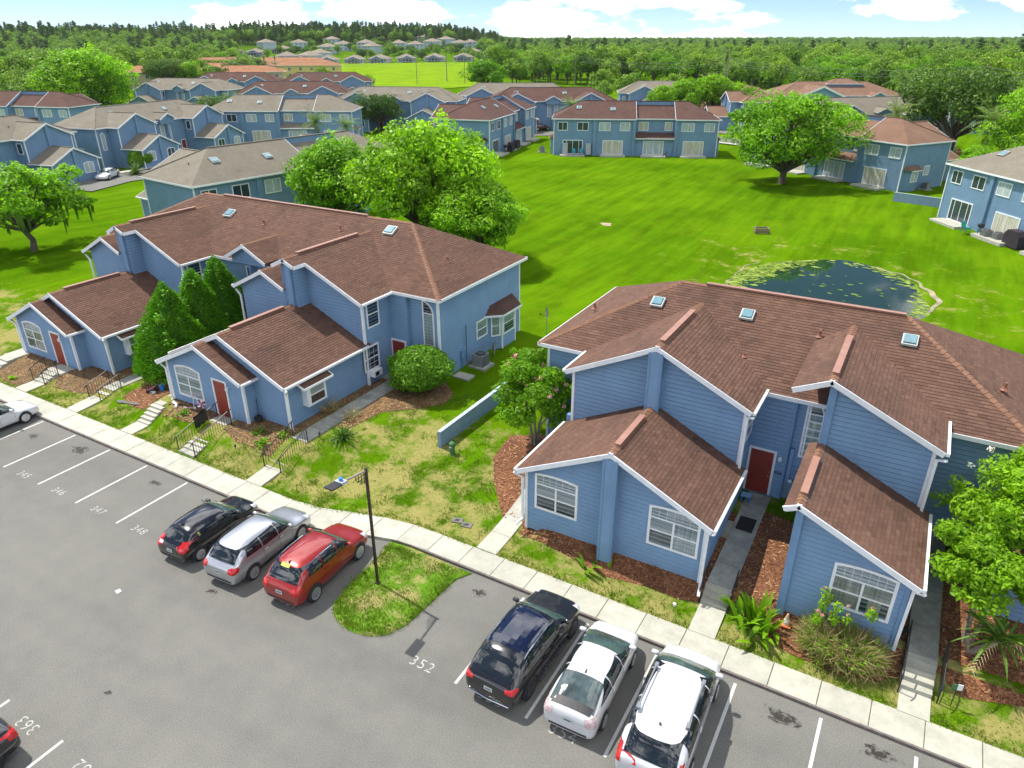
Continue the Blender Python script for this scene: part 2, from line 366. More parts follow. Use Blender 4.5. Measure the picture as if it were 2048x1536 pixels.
def mulch_mat(name, c0, c1, c2):
    m, nt, p, out = new_mat(name)
    v = nt.nodes.new('ShaderNodeTexVoronoi'); v.inputs['Scale'].default_value = 17; tc = nt.nodes.new('ShaderNodeTexCoord'); nt.links.new(tc.outputs['Object'], v.inputs['Vector'])
    n = noise(nt, 1.3, 5, 0.65); hs = nt.nodes.new('ShaderNodeSeparateColor'); nt.links.new(v.outputs['Color'], hs.inputs[0])
    c = ramp(nt, hs.outputs[0], [(0.0, c0), (0.5, c1), (1.0, c2)]); c = mix(nt, ramp(nt, n, [(0.4, 0), (0.7, 0.6)]), c, tuple(x * 0.5 for x in c0))
    nt.links.new(c, p.inputs['Base Color']); setin(p, Roughness=0.95); bump(nt, p, v.outputs['Distance'], 0.9, 0.05); return m
M_mulch = mulch_mat('red_brown_mulch', (0.12, 0.042, 0.018), (0.22, 0.085, 0.035), (0.36, 0.17, 0.075))
M_leaflitter = mulch_mat('leaf_litter', (0.10, 0.055, 0.024), (0.20, 0.125, 0.05), (0.33, 0.23, 0.10))
# foliage
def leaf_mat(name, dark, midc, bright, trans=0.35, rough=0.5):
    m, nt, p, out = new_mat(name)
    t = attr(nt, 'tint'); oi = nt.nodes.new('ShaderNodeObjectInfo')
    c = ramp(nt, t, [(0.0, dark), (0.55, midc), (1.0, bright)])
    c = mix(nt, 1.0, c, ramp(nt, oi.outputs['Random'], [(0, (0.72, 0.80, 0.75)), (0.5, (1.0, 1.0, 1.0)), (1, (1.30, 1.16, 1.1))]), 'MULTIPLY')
    nt.links.new(c, p.inputs['Base Color']); setin(p, Roughness=rough); p.inputs['Specular IOR Level'].default_value = 0.25
    tl = nt.nodes.new('ShaderNodeBsdfTranslucent'); nt.links.new(mix(nt, 1.0, c, (1.3, 1.5, 0.5), 'MULTIPLY'), tl.inputs[0])
    mx = nt.nodes.new('ShaderNodeMixShader'); mx.inputs[0].default_value = trans; nt.links.new(p.outputs[0], mx.inputs[1]); nt.links.new(tl.outputs[0], mx.inputs[2]); nt.links.new(mx.outputs[0], out.inputs[0]); return m
M_leaf_oak = leaf_mat('oak_leaf', (0.091, 0.196, 0.009), (0.227, 0.448, 0.013), (0.423, 0.728, 0.016))
M_leaf_bright = leaf_mat('bright_leaf', (0.083, 0.184, 0.007), (0.179, 0.367, 0.010), (0.289, 0.525, 0.020), 0.42)
M_leaf_dark = leaf_mat('dark_leaf', (0.039, 0.079, 0.014), (0.079, 0.158, 0.020), (0.140, 0.254, 0.031), 0.25)
M_leaf_far = leaf_mat('far_wood_leaf', (0.080, 0.157, 0.018), (0.177, 0.310, 0.026), (0.329, 0.526, 0.034), 0.25)
M_leaf_pine = leaf_mat('pine_needle', (0.054, 0.104, 0.027), (0.094, 0.162, 0.039), (0.162, 0.252, 0.054), 0.2)
M_leaf_cypress = leaf_mat('cypress_leaf', (0.053, 0.157, 0.008), (0.136, 0.355, 0.012), (0.263, 0.594, 0.019), 0.25)
M_leaf_bush = leaf_mat('clipped_bush_leaf', (0.050, 0.143, 0.008), (0.160, 0.344, 0.014), (0.319, 0.571, 0.028), 0.3)
M_leaf_palm = leaf_mat('palm_leaf', (0.065, 0.130, 0.016), (0.130, 0.247, 0.026), (0.234, 0.364, 0.058), 0.3)
M_leaf_dry = leaf_mat('dry_stem', (0.20, 0.16, 0.07), (0.33, 0.28, 0.13), (0.46, 0.41, 0.23), 0.15)
M_leaf_grass = leaf_mat('grass_blade', (0.10, 0.16, 0.012), (0.13, 0.23, 0.016), (0.21, 0.29, 0.04), 0.35)
M_flower_p = leaf_mat('pink_flower', (0.55, 0.22, 0.26), (0.75, 0.38, 0.42), (0.85, 0.60, 0.60), 0.3)
M_flower_w = leaf_mat('white_flower', (0.65, 0.62, 0.58), (0.8, 0.78, 0.75), (0.85, 0.85, 0.82), 0.2)
M_bark = mat('bark', (0.105, 0.085, 0.066), 0.95, 0.4, 5, bmp=0.8, bscale=18)
M_bark_pale = mat('pale_bark', (0.26, 0.22, 0.165), 0.9, 0.3, 6, bmp=0.5, bscale=20)
M_black = mat('black_metal', (0.018, 0.018, 0.020), 0.45, 0.2, 6)
M_brownblk = mat('dark_bronze_metal', (0.030, 0.020, 0.018), 0.45, 0.25, 6)

# ------------------------------------------------------------------ terrain
def sm(t): t = np.clip(t, 0, 1); return t * t * (3 - 2 * t)
def y_walk(x):  return 18.15 + 1.30 * sm((x + 21.2) / 5.0)              # rear edge of the kerb pavement
def pad(x):
    x = np.asarray(x, float)
    z = 0.50 + 0.0 * x
    z = z + 0.40 * sm((x + 37.2) / 2.6) - 0.28 * sm((x + 23.0) / 4.0) + 0.10 * sm((x + 13.5) / 2.0) + 0.05 * sm((x - 1.5) / 2); return z
def Z(x, y):
    x = np.asarray(x, float); y = np.asarray(y, float)
    ys = y_walk(x); run = 2.6 + 4.2 * (sm((x + 23.6) / 2.0) - sm((x + 12.6) / 2.0))
    lag = 0.75 + 0.50 * sm((x + 13.5) / 1.5) - 0.75 * (sm((x + 33.5) / 1.0) - sm((x + 26.5) / 1.0)); run = run - 0.5 - 1.05 * sm((x + 13.5) / 1.5)
    z = 0.11 + (pad(x) - 0.11) * sm((y - ys - lag) / run)
    z = z - 0.36 * np.clip((ys - 0.1 - y) / 0.5, 0, 1)
    z = z + 0.36 * sm((y - 22) / 5.0) * sm((x + 13.5) / 1.5)
    back = sm((y - 39) / 12.0)                                           # the common behind falls to the pond
    bx, by = (x + 5.9) / 8.0, (y - 66.0) / 9.9; r = np.sqrt(bx * bx + by * by) + 0.05 * np.sin(3 * np.arctan2(by, bx) + 0.6) + 0.025 * np.sin(7 * np.arctan2(by, bx))
    basin = -0.05 - 0.95 * np.exp(-((x + 8) / 26.0) ** 2 - ((y - 68) / 22.0) ** 2)
    basin = np.where(r < 1.6, np.minimum(basin, -1.0 + 1.05 * (r - 1.0)), basin)
    basin = np.maximum(basin, -1.8)
    z = z * (1 - back) + basin * back
    d = np.sqrt(x * x + y * y); ang = np.degrees(np.arctan2(y, x)) - 120.0                       # 0 = straight ahead, + = left
    hill = 17.0 * sm((d - 640) / 420.0) * sm((ang + 1.5) / 7.0) + 6.0 * sm((d - 1300) / 1500.0)
    und = 0.5 * np.sin(x * 0.021 + 1) * np.sin(y * 0.017) * sm((d - 170) / 200.0)
    return z + hill + und
def zt(x, y): return float(Z(x, y))
def grid_lines(segs):
    out = []
    for a, b, n in segs: out += list(np.linspace(a, b, n, endpoint=False))
    return np.array(out + [segs[-1][1]])
gx = grid_lines([(-6000, -1500, 18), (-1500, -500, 40), (-500, -140, 60), (-140, -60, 60), (-60, 22, 150), (22, 80, 30), (80, 400, 30), (400, 3000, 25)])
gy = grid_lines([(-400, 0, 8), (0, 16, 8), (16, 32, 60), (32, 90, 80), (90, 180, 70), (180, 400, 50), (400, 1300, 70), (1300, 6500, 30)])
GX, GY = np.meshgrid(gx, gy); GZ = Z(GX, GY); nx, ny = len(gx), len(gy)
vs = np.stack([GX.ravel(), GY.ravel(), GZ.ravel()], 1)
idx = (np.arange(ny - 1)[:, None] * nx + np.arange(nx - 1)[None, :]).ravel()
fs = np.stack([idx, idx + 1, idx + nx + 1, idx + nx], 1)
me = bpy.data.meshes.new('lawn_ground'); me.from_pydata(vs.tolist(), [], fs.tolist()); me.polygons.foreach_set('use_smooth', [True] * len(fs)); me.materials.append(M_ground)
link('lawn_ground', me, None, 'structure')

def sheet(name, poly, m, dz=0.02, kind='structure', step=0.6, thick=0.0, sub=True):
    """flat polygon draped on the terrain (clipped from a grid)"""
    P = [Vector((x, y, 0)) for x, y in poly]; mb = MB(); x0, x1 = min(p.x for p in P), max(p.x for p in P); y0, y1 = min(p.y for p in P), max(p.y for p in P)
    bm = bmesh.new(); vs_ = [bm.verts.new(p) for p in P]; bm.faces.new(vs_)
    k = x0 + step
    while k < x1:
        g = bm.verts[:] + bm.edges[:] + bm.faces[:]; bmesh.ops.bisect_plane(bm, geom=g, plane_co=(k, 0, 0), plane_no=(1, 0, 0)); k += step
    k = y0 + step
    while k < y1:
        g = bm.verts[:] + bm.edges[:] + bm.faces[:]; bmesh.ops.bisect_plane(bm, geom=g, plane_co=(0, k, 0), plane_no=(0, 1, 0)); k += step
    bm.normal_update()
    for f in bm.faces:
        if f.normal.z < 0: f.normal_flip()
    for v in bm.verts: v.co.z = zt(v.co.x, v.co.y) + dz
    me = bpy.data.meshes.new(name); bm.to_mesh(me); bm.free(); me.materials.append(m)
    return link(name, me, None, kind)
def blob(cx, cy, rx, ry, n=18, seed=1, amp=0.18):
    rr = random.Random(seed); ph = [rr.uniform(0, 6.3) for _ in range(3)]
    return [(cx + rx * math.cos(t) * (1 + amp * math.sin(2 * t + ph[0]) + amp * 0.6 * math.sin(5 * t + ph[1])), cy + ry * math.sin(t) * (1 + amp * math.sin(3 * t + ph[2]))) for t in [2 * math.pi * k / n for k in range(n)]]

# ------------------------------------------------------------------ car park
a = MB(); KF = [(-120, 16.88), (-19.6, 16.88), (-18.3, 17.4), (-17.4, 17.92), (-16.4, 18.18), (-15.4, 18.27), (40, 18.27)]
for i in range(len(KF) - 1):
    (xa, ya), (xb, yb) = KF[i], KF[i + 1]; a.add([(xa, -60, 0), (xb, -60, 0), (xb, yb - 0.002, 0), (xa, ya - 0.002, 0)], [(0, 1, 2, 3)])
struct('asphalt_car_park', a, M_asphalt)
# kerb: a dark face below the pavement
k = MB()
for i in range(len(KF) - 1):
    (xa, ya), (xb, yb) = KF[i], KF[i + 1]; k.add([(xa, ya, -0.1), (xb, yb, -0.1), (xb, yb, 0.118), (xa, ya, 0.118), (xa, ya + 0.13, 0.122), (xb, yb + 0.13, 0.122)], [(0, 1, 2, 3), (3, 2, 5, 4)])
struct('kerb', k, M_kerb)
# pavement slabs
FR = [(-58, 16.96), (-20.6, 16.96), (-19.2, 17.22), (-18.1, 17.62), (-17.2, 18.0), (-16.2, 18.24), (-15.2, 18.34), (-14, 18.34), (26, 18.34)]
BK = [(-58, 18.15), (-21.6, 18.17), (-20.2, 18.40), (-18.9, 18.84), (-17.8, 19.16), (-16.6, 19.42), (-15.4, 19.50), (-14, 19.48), (26, 19.42)]
def along(P, s):
    acc = 0
    for i in range(len(P) - 1):
        a_, b_ = Vector((*P[i], 0)), Vector((*P[i + 1], 0)); l = (b_ - a_).length
        if s <= acc + l or i == len(P) - 2: return a_.lerp(b_, (s - acc) / l)
        acc += l
def plen(P): return sum((Vector((*P[i + 1], 0)) - Vector((*P[i], 0))).length for i in range(len(P) - 1))
lf, lb = plen(FR), plen(BK); nslab = 56; rs = random.Random(3)
pv = MB()
base = []
for i in range(nslab + 1): base.append((along(FR, lf * i / nslab), along(BK, lb * i / nslab)))
for i in range(nslab):
    (f0, b0), (f1, b1) = base[i], base[i + 1]; pv.add([(*f0.xy, 0.095), (*f1.xy, 0.095), (*b1.xy, 0.095), (*b0.xy, 0.095)], [(0, 1, 2, 3)])
pave = struct('pavement', pv, M_joint)
for i in range(nslab):
    (f0, b0), (f1, b1) = base[i], base[i + 1]; e = 0.014 / (f1 - f0).length; g0, g1 = f0.lerp(f1, e), f1.lerp(f0, e); h0, h1 = b0.lerp(b1, e), b1.lerp(b0, e)
    if g0.x < -56 or g0.x > 14: continue
    s = MB(); z1 = 0.130 + rs.uniform(-0.005, 0.005); s.prism([(*g0.xy, -0.2), (*g1.xy, -0.2), (*h1.xy, -0.2), (*h0.xy, -0.2)], (0, 0, 0.2 + z1)); s.build('paving_slab', M_concrete, pave)
# grass island with the lamp
ISL = [(-16.35, 18.15), (-16.2, 17.2), (-16.1, 16.2), (-16.05, 15.3), (-15.85, 14.2), (-15.45, 13.75), (-14.9, 13.52), (-14.3, 13.48), (-13.7, 13.62), (-13.2, 13.95), (-12.86, 14.7), (-12.78, 15.7), (-12.72, 16.8), (-12.66, 17.6), (-12.3, 18.2), (-15.4, 18.27)]
mb = MB(); c0 = (-14.4, 16.0, 0.11); rings = []
for sc, z in ((1.0, 0.004), (0.985, 0.05), (0.94, 0.075), (0.75, 0.095), (0.4, 0.105)):
    rings.append([(c0[0] + (x - c0[0]) * sc, (c0[1] + (y - c0[1]) * sc), z) for x, y in ISL])
n = len(ISL); vs_ = [p for r_ in rings for p in r_] + [c0]; fs_ = []
for i in range(len(rings) - 1):
    for j in range(n): fs_.append((i * n + j, i * n + (j + 1) % n, (i + 1) * n + (j + 1) % n, (i + 1) * n + j))
fs_ += [((len(rings) - 1) * n + j, (len(rings) - 1) * n + (j + 1) % n, len(vs_) - 1) for j in range(n)]
mb.add(vs_, fs_); struct('grass_island', mb, M_island, True)
# bay lines: (x0,y0) rear end to (x1,y1) kerb end
def line(x0, y0, x1, y1, w=0.10):
    d = Vector((x1 - x0, y1 - y0, 0)).normalized(); n_ = Vector((-d.y, d.x, 0)) * w / 2; a_, b_ = Vector((x0, y0, 0.004)), Vector((x1, y1, 0.004))
    return MB().add([a_ + n_, a_ - n_, b_ - n_, b_ + n_], [(3, 2, 1, 0)])
LINES = []
for i in range(-3, 6): LINES.append((-36.5 + 3.0 * i, 13.17, -36.5 + 3.0 * i, 16.80))
for i in range(0, 9): LINES.append((-9.92 + 2.64 * i, 13.46, -9.90 + 2.64 * i, 18.05))
for x in (-24.8, -21.87, -18.95, -16.0): LINES.append((x, 5.82, x, 1.2))
PARK = bpy.data.objects['asphalt_car_park']
for l in LINES: line(*l).build('bay_line', M_line, PARK)
def number(txt, x, y, h, rz=0.0):
    cu = bpy.data.curves.new('bay_number', 'FONT'); cu.body = txt; cu.size = h * 1.42; cu.align_x = 'CENTER'; cu.align_y = 'CENTER'; cu.space_character = 1.15; cu.offset = -0.004
    o = bpy.data.objects.new('t', cu); COL.objects.link(o); bpy.context.view_layer.update()
    me = bpy.data.meshes.new_from_object(o.evaluated_get(bpy.context.evaluated_depsgraph_get())); bpy.data.objects.remove(o)
    me.materials.clear(); me.materials.append(M_num); p = link('bay_number', me, PARK, None, (x, y, 0.0045)); p.rotation_euler = (0, 0, rz); return p
for t_, x_ in (('345', -34.93), ('346', -32.07), ('347', -29.07), ('348', -26.2), ('349', -23.3), ('350', -20.3), ('351', -17.35)): number(t_, x_, 13.30 + 0.008 * (x_ + 35), 0.36)
for t_, x_ in (('352', -11.33), ('353', -8.6), ('354', -6.04), ('355', -3.3), ('356', -0.6)): number(t_, x_, 13.55, 0.40)
for t_, x_ in (('363', -20.43), ('362', -17.45)): number(t_, x_, 5.60, 0.38, math.pi)
def stain(x, y, rx, ry, seed):
    mb = MB(); n_ = 20; rr = random.Random(seed); ph = rr.uniform(0, 6)
    P0 = [(x + rx * q * math.cos(t) * (1 + 0.25 * math.sin(3 * t + ph)), y + ry * q * math.sin(t) * (1 + 0.25 * math.sin(2 * t + ph)), 0.0035) for q in (0.0, 0.35, 0.7, 1.0) for t in [2 * math.pi * k_ / n_ for k_ in range(n_)]]
    for i_ in range(3):
        for j_ in range(n_):
            q = (i_ * n_ + j_, i_ * n_ + (j_ + 1) % n_, (i_ + 1) * n_ + (j_ + 1) % n_, (i_ + 1) * n_ + j_); mb.add([P0[k_] for k_ in q], [(0, 3, 2, 1)], (0.9, 0.55, 0.12)[i_])
    mb.build('oil_stain', M_oil, PARK, tint=True)
for k_, (x_, y_, rx_, ry_) in enumerate([(-34.8, 16.0, 0.75, 0.42), (-28.8, 16.0, 0.5, 0.3), (-11.5, 17.4, 0.4, 0.3), (-0.4, 17.45, 0.7, 0.45), (2.3, 17.6, 0.6, 0.4), (-38.3, 15.6, 0.5, 0.25), (-25.0, 16.2, 0.9, 0.25), (-19.4, 7.56, 0.22, 0.15), (-20.4, 12.4, 0.3, 0.3)]): stain(x_, y_, rx_, ry_, k_)
mb = MB(); mb.add([(-23.6, 10.55, 0.006), (-23.38, 10.50, 0.012), (-23.33, 10.66, 0.03), (-23.55, 10.72, 0.01), (-23.47, 10.60, 0.045)], [(0, 1, 4), (1, 2, 4), (2, 3, 4), (3, 0, 4)])
tag(mb.build('paper_scrap', mat('white_paper', (0.75, 0.75, 0.74), 0.8, 0.05)), 'small crumpled white paper scrap lying on the open asphalt', 'litter')
M_groove = mat('siding_shade_line_blue', (0.055, 0.09, 0.145), 0.9, 0.2, 3)  # darkened blue behind the boards, paints the shadow lines into the siding gaps
# ------------------------------------------------------------------ building kit
BOARD = {}
def board_mesh(pts, n, key):
    if key in BOARD: return BOARD[key]
    z0 = min(p.z for p in pts); z1 = max(p.z for p in pts); h = max(z1 - z0, 0.02); mb = MB()
    out = [p + n * (0.006 + 0.024 * (1 - (p.z - z0) / h)) for p in pts]; inn = [p - n * 0.012 for p in pts]; k = len(pts)
    mb.add(out + inn, [tuple(range(k))] + [(i, i + k, (i + 1) % k + k, (i + 1) % k) for i in range(k)])
    BOARD[key] = mb.mesh('siding_board', M_board); return BOARD[key]
def wall(b, poly, n, near=False, m=None, name='wall', thick=0.12):
    """convex wall polygon, outward normal n"""
    P = [Vector(p) for p in poly]; n = Vector(n).normalized()
    nr = (P[1] - P[0]).cross(P[2] - P[0])
    if nr.dot(n) < 0: P.reverse()
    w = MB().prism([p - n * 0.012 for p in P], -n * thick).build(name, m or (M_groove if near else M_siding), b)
    if not near: return w
    z0 = min(p.z for p in P); z1 = max(p.z for p in P); o = Vector(origin(b) or (0, 0, 0)); h = 0.195; k = 0
    while z0 + k * h < z1 - 0.03:
        a, t = z0 + k * h + .025, min(z0 + (k + 1) * h, z1); k += 1
        q = clip_poly(clip_poly(P, Vector((0, 0, 1)), a), Vector((0, 0, -1)), -t)
        if len(q) < 3: continue
        c = q[0].copy(); c.z = a; loc = [p - c for p in q]
        key = tuple(round(v, 2) for p in loc for v in p) + tuple(round(v, 2) for v in n)
        link('siding_board', board_mesh(loc, n, key), w, None, c - o)
    return w
def shingle_mesh():
    mb = MB(); w, e = 0.292, 0.175     # x across, y up the slope, z off the deck
    mb.add([(0, 0, 0.024), (w, 0, 0.024), (w, e, 0.008), (0, e, 0.008), (0, 0, 0), (w, 0, 0), (w, e, 0), (0, e, 0)], [(0, 1, 2, 3), (0, 4, 5, 1), (1, 5, 6, 2), (3, 7, 4, 0)])
    return mb
SH_E, SH_W = 0.16, 0.30
def roof(b, poly, near=False, m=None, thick=0.10, seed=0, singles=0, hide=None):
    """convex roof plane; poly[0]->poly[1] is the eave; singles: that many shingles nearest the camera become objects of their own"""
    P = [Vector(p) for p in poly]; ex = (P[1] - P[0]).normalized(); nr = ex.cross(P[2] - P[0]).normalized()
    if nr.z < 0: nr = -nr
    ey = nr.cross(ex).normalized()
    if ey.z < 0: ey = -ey
    r = MB(); r.prism(P, -nr * thick); r.tint = 0.3
    deck = r.build('roof', m or M_shingle, b, tint=True)
    if not near: return deck
    rs = random.Random(seed); o = P[0]; L2 = [Vector(((p - o).dot(ex), (p - o).dot(ey), 0)) for p in P]
    ymin, ymax = min(p.y for p in L2), max(p.y for p in L2); mb = MB(); cells = []
    row = 0
    while ymin + row * SH_E < ymax:
        y0 = ymin + row * SH_E; y1 = min(y0 + SH_E + 0.012, ymax); st = clip_poly(clip_poly(L2, Vector((0, 1, 0)), y0), Vector((0, -1, 0)), -y1)
        row += 1
        if len(st) < 3: continue
        xa, xb = min(p.x for p in st), max(p.x for p in st); off = (row % 2) * SH_W / 2 + rs.uniform(-0.03, 0.03); x = math.floor((xa - off) / SH_W) * SH_W + off
        rowt = rs.uniform(-0.08, 0.08)
        while x < xb:
            q = clip_poly(clip_poly(st, Vector((1, 0, 0)), x + 0.004), Vector((-1, 0, 0)), -(x + SH_W - 0.004)); x += SH_W
            if len(q) < 3: continue
            A = sum((q[i].x * q[(i + 1) % len(q)].y - q[(i + 1) % len(q)].x * q[i].y) for i in range(len(q))) / 2
            if abs(A) < 0.002: continue
            if A < 0: q.reverse()
            if hide and hide(o + ex * q[0].x + ey * q[0].y): continue
            t = min(1, max(0, rs.gauss(0.5, 0.15) + rowt)); cells.append((q, y0, t, abs(A) > 0.9 * SH_E * (SH_W - 0.008)))
    one = set()
    if singles:
        full = sorted([i for i, c in enumerate(cells) if c[3]], key=lambda i: (o + ex * cells[i][0][0].x + ey * cells[i][0][0].y - Vector((0, 0, 19))).length); one = set(full[:singles])
    for i, (q, y0, t, full) in enumerate(cells):
        top = [o + ex * p.x + ey * p.y + nr * (0.026 - 0.017 * (p.y - y0) / SH_E) for p in q]; bot = [o + ex * p.x + ey * p.y + nr * 0.001 for p in q]; k = len(q)
        tgt = MB() if i in one else mb
        tgt.add(top + bot, [tuple(range(k))] + [(j, j + k, (j + 1) % k + k, (j + 1) % k) for j in range(k)], t)
        if i in one: tgt.build('shingle', M_shingle, deck, tint=True)
    mb.build('shingle_courses', M_shingle, deck, tint=True, kind='stuff')
    return deck
def bar(b, name, p, q, w, h, m=None, up=(0, 0, 1), off=(0, 0)): return MB().beam(p, q, w, h, up, off).build(name, m or M_trim, b)
def ridge_cap(b, p, q, vent=None):
    p, q = Vector(p), Vector(q); d = (q - p).normalized(); sd = d.cross(Vector((0, 0, 1))).normalized(); mb = MB(); L = (q - p).length; k = 0.0
    up = sd.cross(d)
    while k < L - 0.02:
        a = p + d * k; c = p + d * min(L, k + 0.26); z = 0.045
        mb.add([a + sd * 0.15 - up * 0.03, a + up * z, a - sd * 0.15 - up * 0.03, c + sd * 0.15 - up * 0.05, c + up * (z - 0.02), c - sd * 0.15 - up * 0.05], [(0, 3, 4, 1), (1, 4, 5, 2), (0, 1, 2)]); k += 0.25
    o = mb.build('ridge_cap', M_ridge, b)
    if vent:
        a, c = p + d * vent[0], p + d * vent[1]; v = MB().beam(a + up * 0.10, c + up * 0.10, 0.24, 0.03, up); v.beam(a + up * 0.06, c + up * 0.06, 0.16, 0.06, up); v.build('ridge_vent', M_vent, b)
    return o
def gutter(b, p, q, out, m=None):
    """box gutter hung outside the eave edge p-q"""
    o = Vector(out) * 0.06; return MB().beam(Vector(p) + o - Vector((0, 0, 0.06)), Vector(q) + o - Vector((0, 0, 0.06)), 0.12, 0.12).build('gutter', m or M_trim, b)
def downspout(b, pts, r=0.045):
    mb = MB(); P = [Vector(p) for p in pts]
    for i in range(len(P) - 1):
        d = (P[i + 1] - P[i]).normalized(); mb.beam(P[i] - d * 0.03, P[i + 1] + d * 0.03, 0.10, 0.075, (0, 0, 1) if abs(d.z) < 0.9 else (0, 1, 0))
    return mb.build('downspout', M_trim, b)
def outline(w, h, arch=0.0, quarter=0):
    """window outline, x centred, z from 0; arch = rise of a segmental top; quarter=+-1: high quarter-round top on that side"""
    if quarter:
        r = w; pts = [(-w / 2, 0), (w / 2, 0)]
        arc = [(math.cos(t) * r, math.sin(t) * r) for t in [math.pi / 2 * k / 7 for k in range(8)]]
        if quarter > 0: pts += [(-w / 2 + x, h - r + z) for x, z in arc]
        else: pts += [(w / 2, h)] + [(w / 2 - x, h - r + z) for x, z in reversed(arc)][1:]
        return pts
    if arch: return [(-w / 2, 0), (w / 2, 0)] + [(w / 2 - w * k / 8, h - arch + arch * (1 - (2 * k / 8 - 1) ** 2)) for k in range(9)]
    return [(-w / 2, 0), (w / 2, 0), (w / 2, h), (-w / 2, h)]
def inset(pts, d):
    n = len(pts); out = []
    for i in range(n):
        p0, p1, p2 = Vector(pts[i - 1]), Vector(pts[i]), Vector(pts[(i + 1) % n]); e1 = (p1 - p0).normalized(); e2 = (p2 - p1).normalized()
        n1, n2 = Vector((-e1.y, e1.x)), Vector((-e2.y, e2.x)); bs = n1 + n2; bs = bs / max(1e-6, bs.length); s = d / max(0.35, bs.dot(n1)); out.append(tuple(p1 + bs * s))
    return out
def window(b, c, right, w, h, arch=0.0, quarter=0, fw=0.09, mull=(), trans=(), grid=None, fill=None, depth=0.06, name='window', fillz=None, frame=None):
    """c = bottom centre on the wall face; mull: vertical bars (x), trans: horizontal bars (z), grid=(z0,z1,nx,nz) light bars; fill = list of (material, x0,x1,z0,z1)"""
    c, rt = Vector(c), Vector(right).normalized(); up = Vector((0, 0, 1)); n = rt.cross(up); 
    def at(x, z, d=0.0): return c + rt * x + up * z + n * d
    O = outline(w, h, arch, quarter); I = inset(O, fw); k = len(O); mb = MB()
    mb.add([at(x, z, depth) for x, z in O] + [at(x, z, depth) for x, z in I] + [at(x, z, -0.01) for x, z in O] + [at(x, z, 0.02) for x, z in I],
           [(i, (i + 1) % k, k + (i + 1) % k, k + i) for i in range(k)] + [(i, 2 * k + i, 2 * k + (i + 1) % k, (i + 1) % k) for i in range(k)] + [(k + i, k + (i + 1) % k, 3 * k + (i + 1) % k, 3 * k + i) for i in range(k)])
    f = mb.build(name, frame or M_trim, b)
    MB().add([at(x, z, 0.022) for x, z in I], [tuple(range(k))]).build('dark_interior', M_room, f)
    for mt, x0, x1, z0, z1 in (fill or []):
        q = clip_poly(clip_poly(clip_poly(clip_poly([Vector((x, z, 0)) for x, z in I], Vector((1, 0, 0)), x0), Vector((-1, 0, 0)), -x1), Vector((0, 1, 0)), z0), Vector((0, -1, 0)), -z1)
        if len(q) > 2: MB().add([at(p.x, p.y, 0.027) for p in q], [tuple(range(len(q)))]).build('curtain' if mt is not M_blind else 'blind', mt, f)
    MB().add([at(x, z, 0.036) for x, z in I], [tuple(range(k))]).build('pane', M_pane, f)
    xs0, xs1 = min(p[0] for p in I), max(p[0] for p in I); z0, z1 = min(p[1] for p in I), max(p[1] for p in I)
    for x in mull: MB().beam(at(x, z0, 0.045), at(x, (grid[0] if grid else z1), 0.045), 0.075, 0.035, n).build('mullion', frame or M_trim, f)
    for z in trans: MB().beam(at(xs0, z, 0.044), at(xs1, z, 0.044), 0.03, 0.06, n if False else up).build('sash_rail', frame or M_trim, f)
    if grid:
        ga, gb, gnx, gnz = grid; g = MB()
        for i in range(1, gnx):
            x = xs0 + (xs1 - xs0) * i / gnx; top = gb - (arch * ((2 * x / w) ** 2) if arch else 0); g.beam(at(x, ga, 0.041), at(x, top, 0.041), 0.015, 0.014, n)
        for i in range(1, gnz + 1):
            z = ga + (gb - ga - arch) * i / (gnz + (1 if arch else 0)) if arch else ga + (gb - ga) * i / gnz
            if z < gb - 0.02: g.beam(at(xs0, z, 0.0405), at(xs1, z, 0.0405), 0.014, 0.015, up)
        if g.f: g.build('glazing_bar', M_trim, f)
    return f
def fwindow(b, c, right, w, h, m, kind='window', mull=(0,), arch=0.0, fw=0.10):
    """window of a building farther off: frame + pane"""
    c, rt = Vector(c), Vector(right).normalized(); up = Vector((0, 0, 1)); n = rt.cross(up); at = lambda x, z, d=0.0: c + rt * x + up * z + n * d
    O = outline(w, h, arch); I = inset(O, fw); k = len(O); mb = MB()
    mb.add([at(x, z, 0.06) for x, z in O] + [at(x, z, 0.06) for x, z in I] + [at(x, z, -0.01) for x, z in O] + [at(x, z, 0.02) for x, z in I],
           [(i, (i + 1) % k, k + (i + 1) % k, k + i) for i in range(k)] + [(i, 2 * k + i, 2 * k + (i + 1) % k, (i + 1) % k) for i in range(k)] + [(k + i, k + (i + 1) % k, 3 * k + (i + 1) % k, 3 * k + i) for i in range(k)])
    for x in mull: mb.beam(at(x, fw, 0.05), at(x, h - fw, 0.05), 0.07, 0.03, n)
    f = mb.build(kind, M_trim, b); MB().add([at(x, z, 0.03) for x, z in I], [tuple(range(k))]).build('pane', m, f); return f
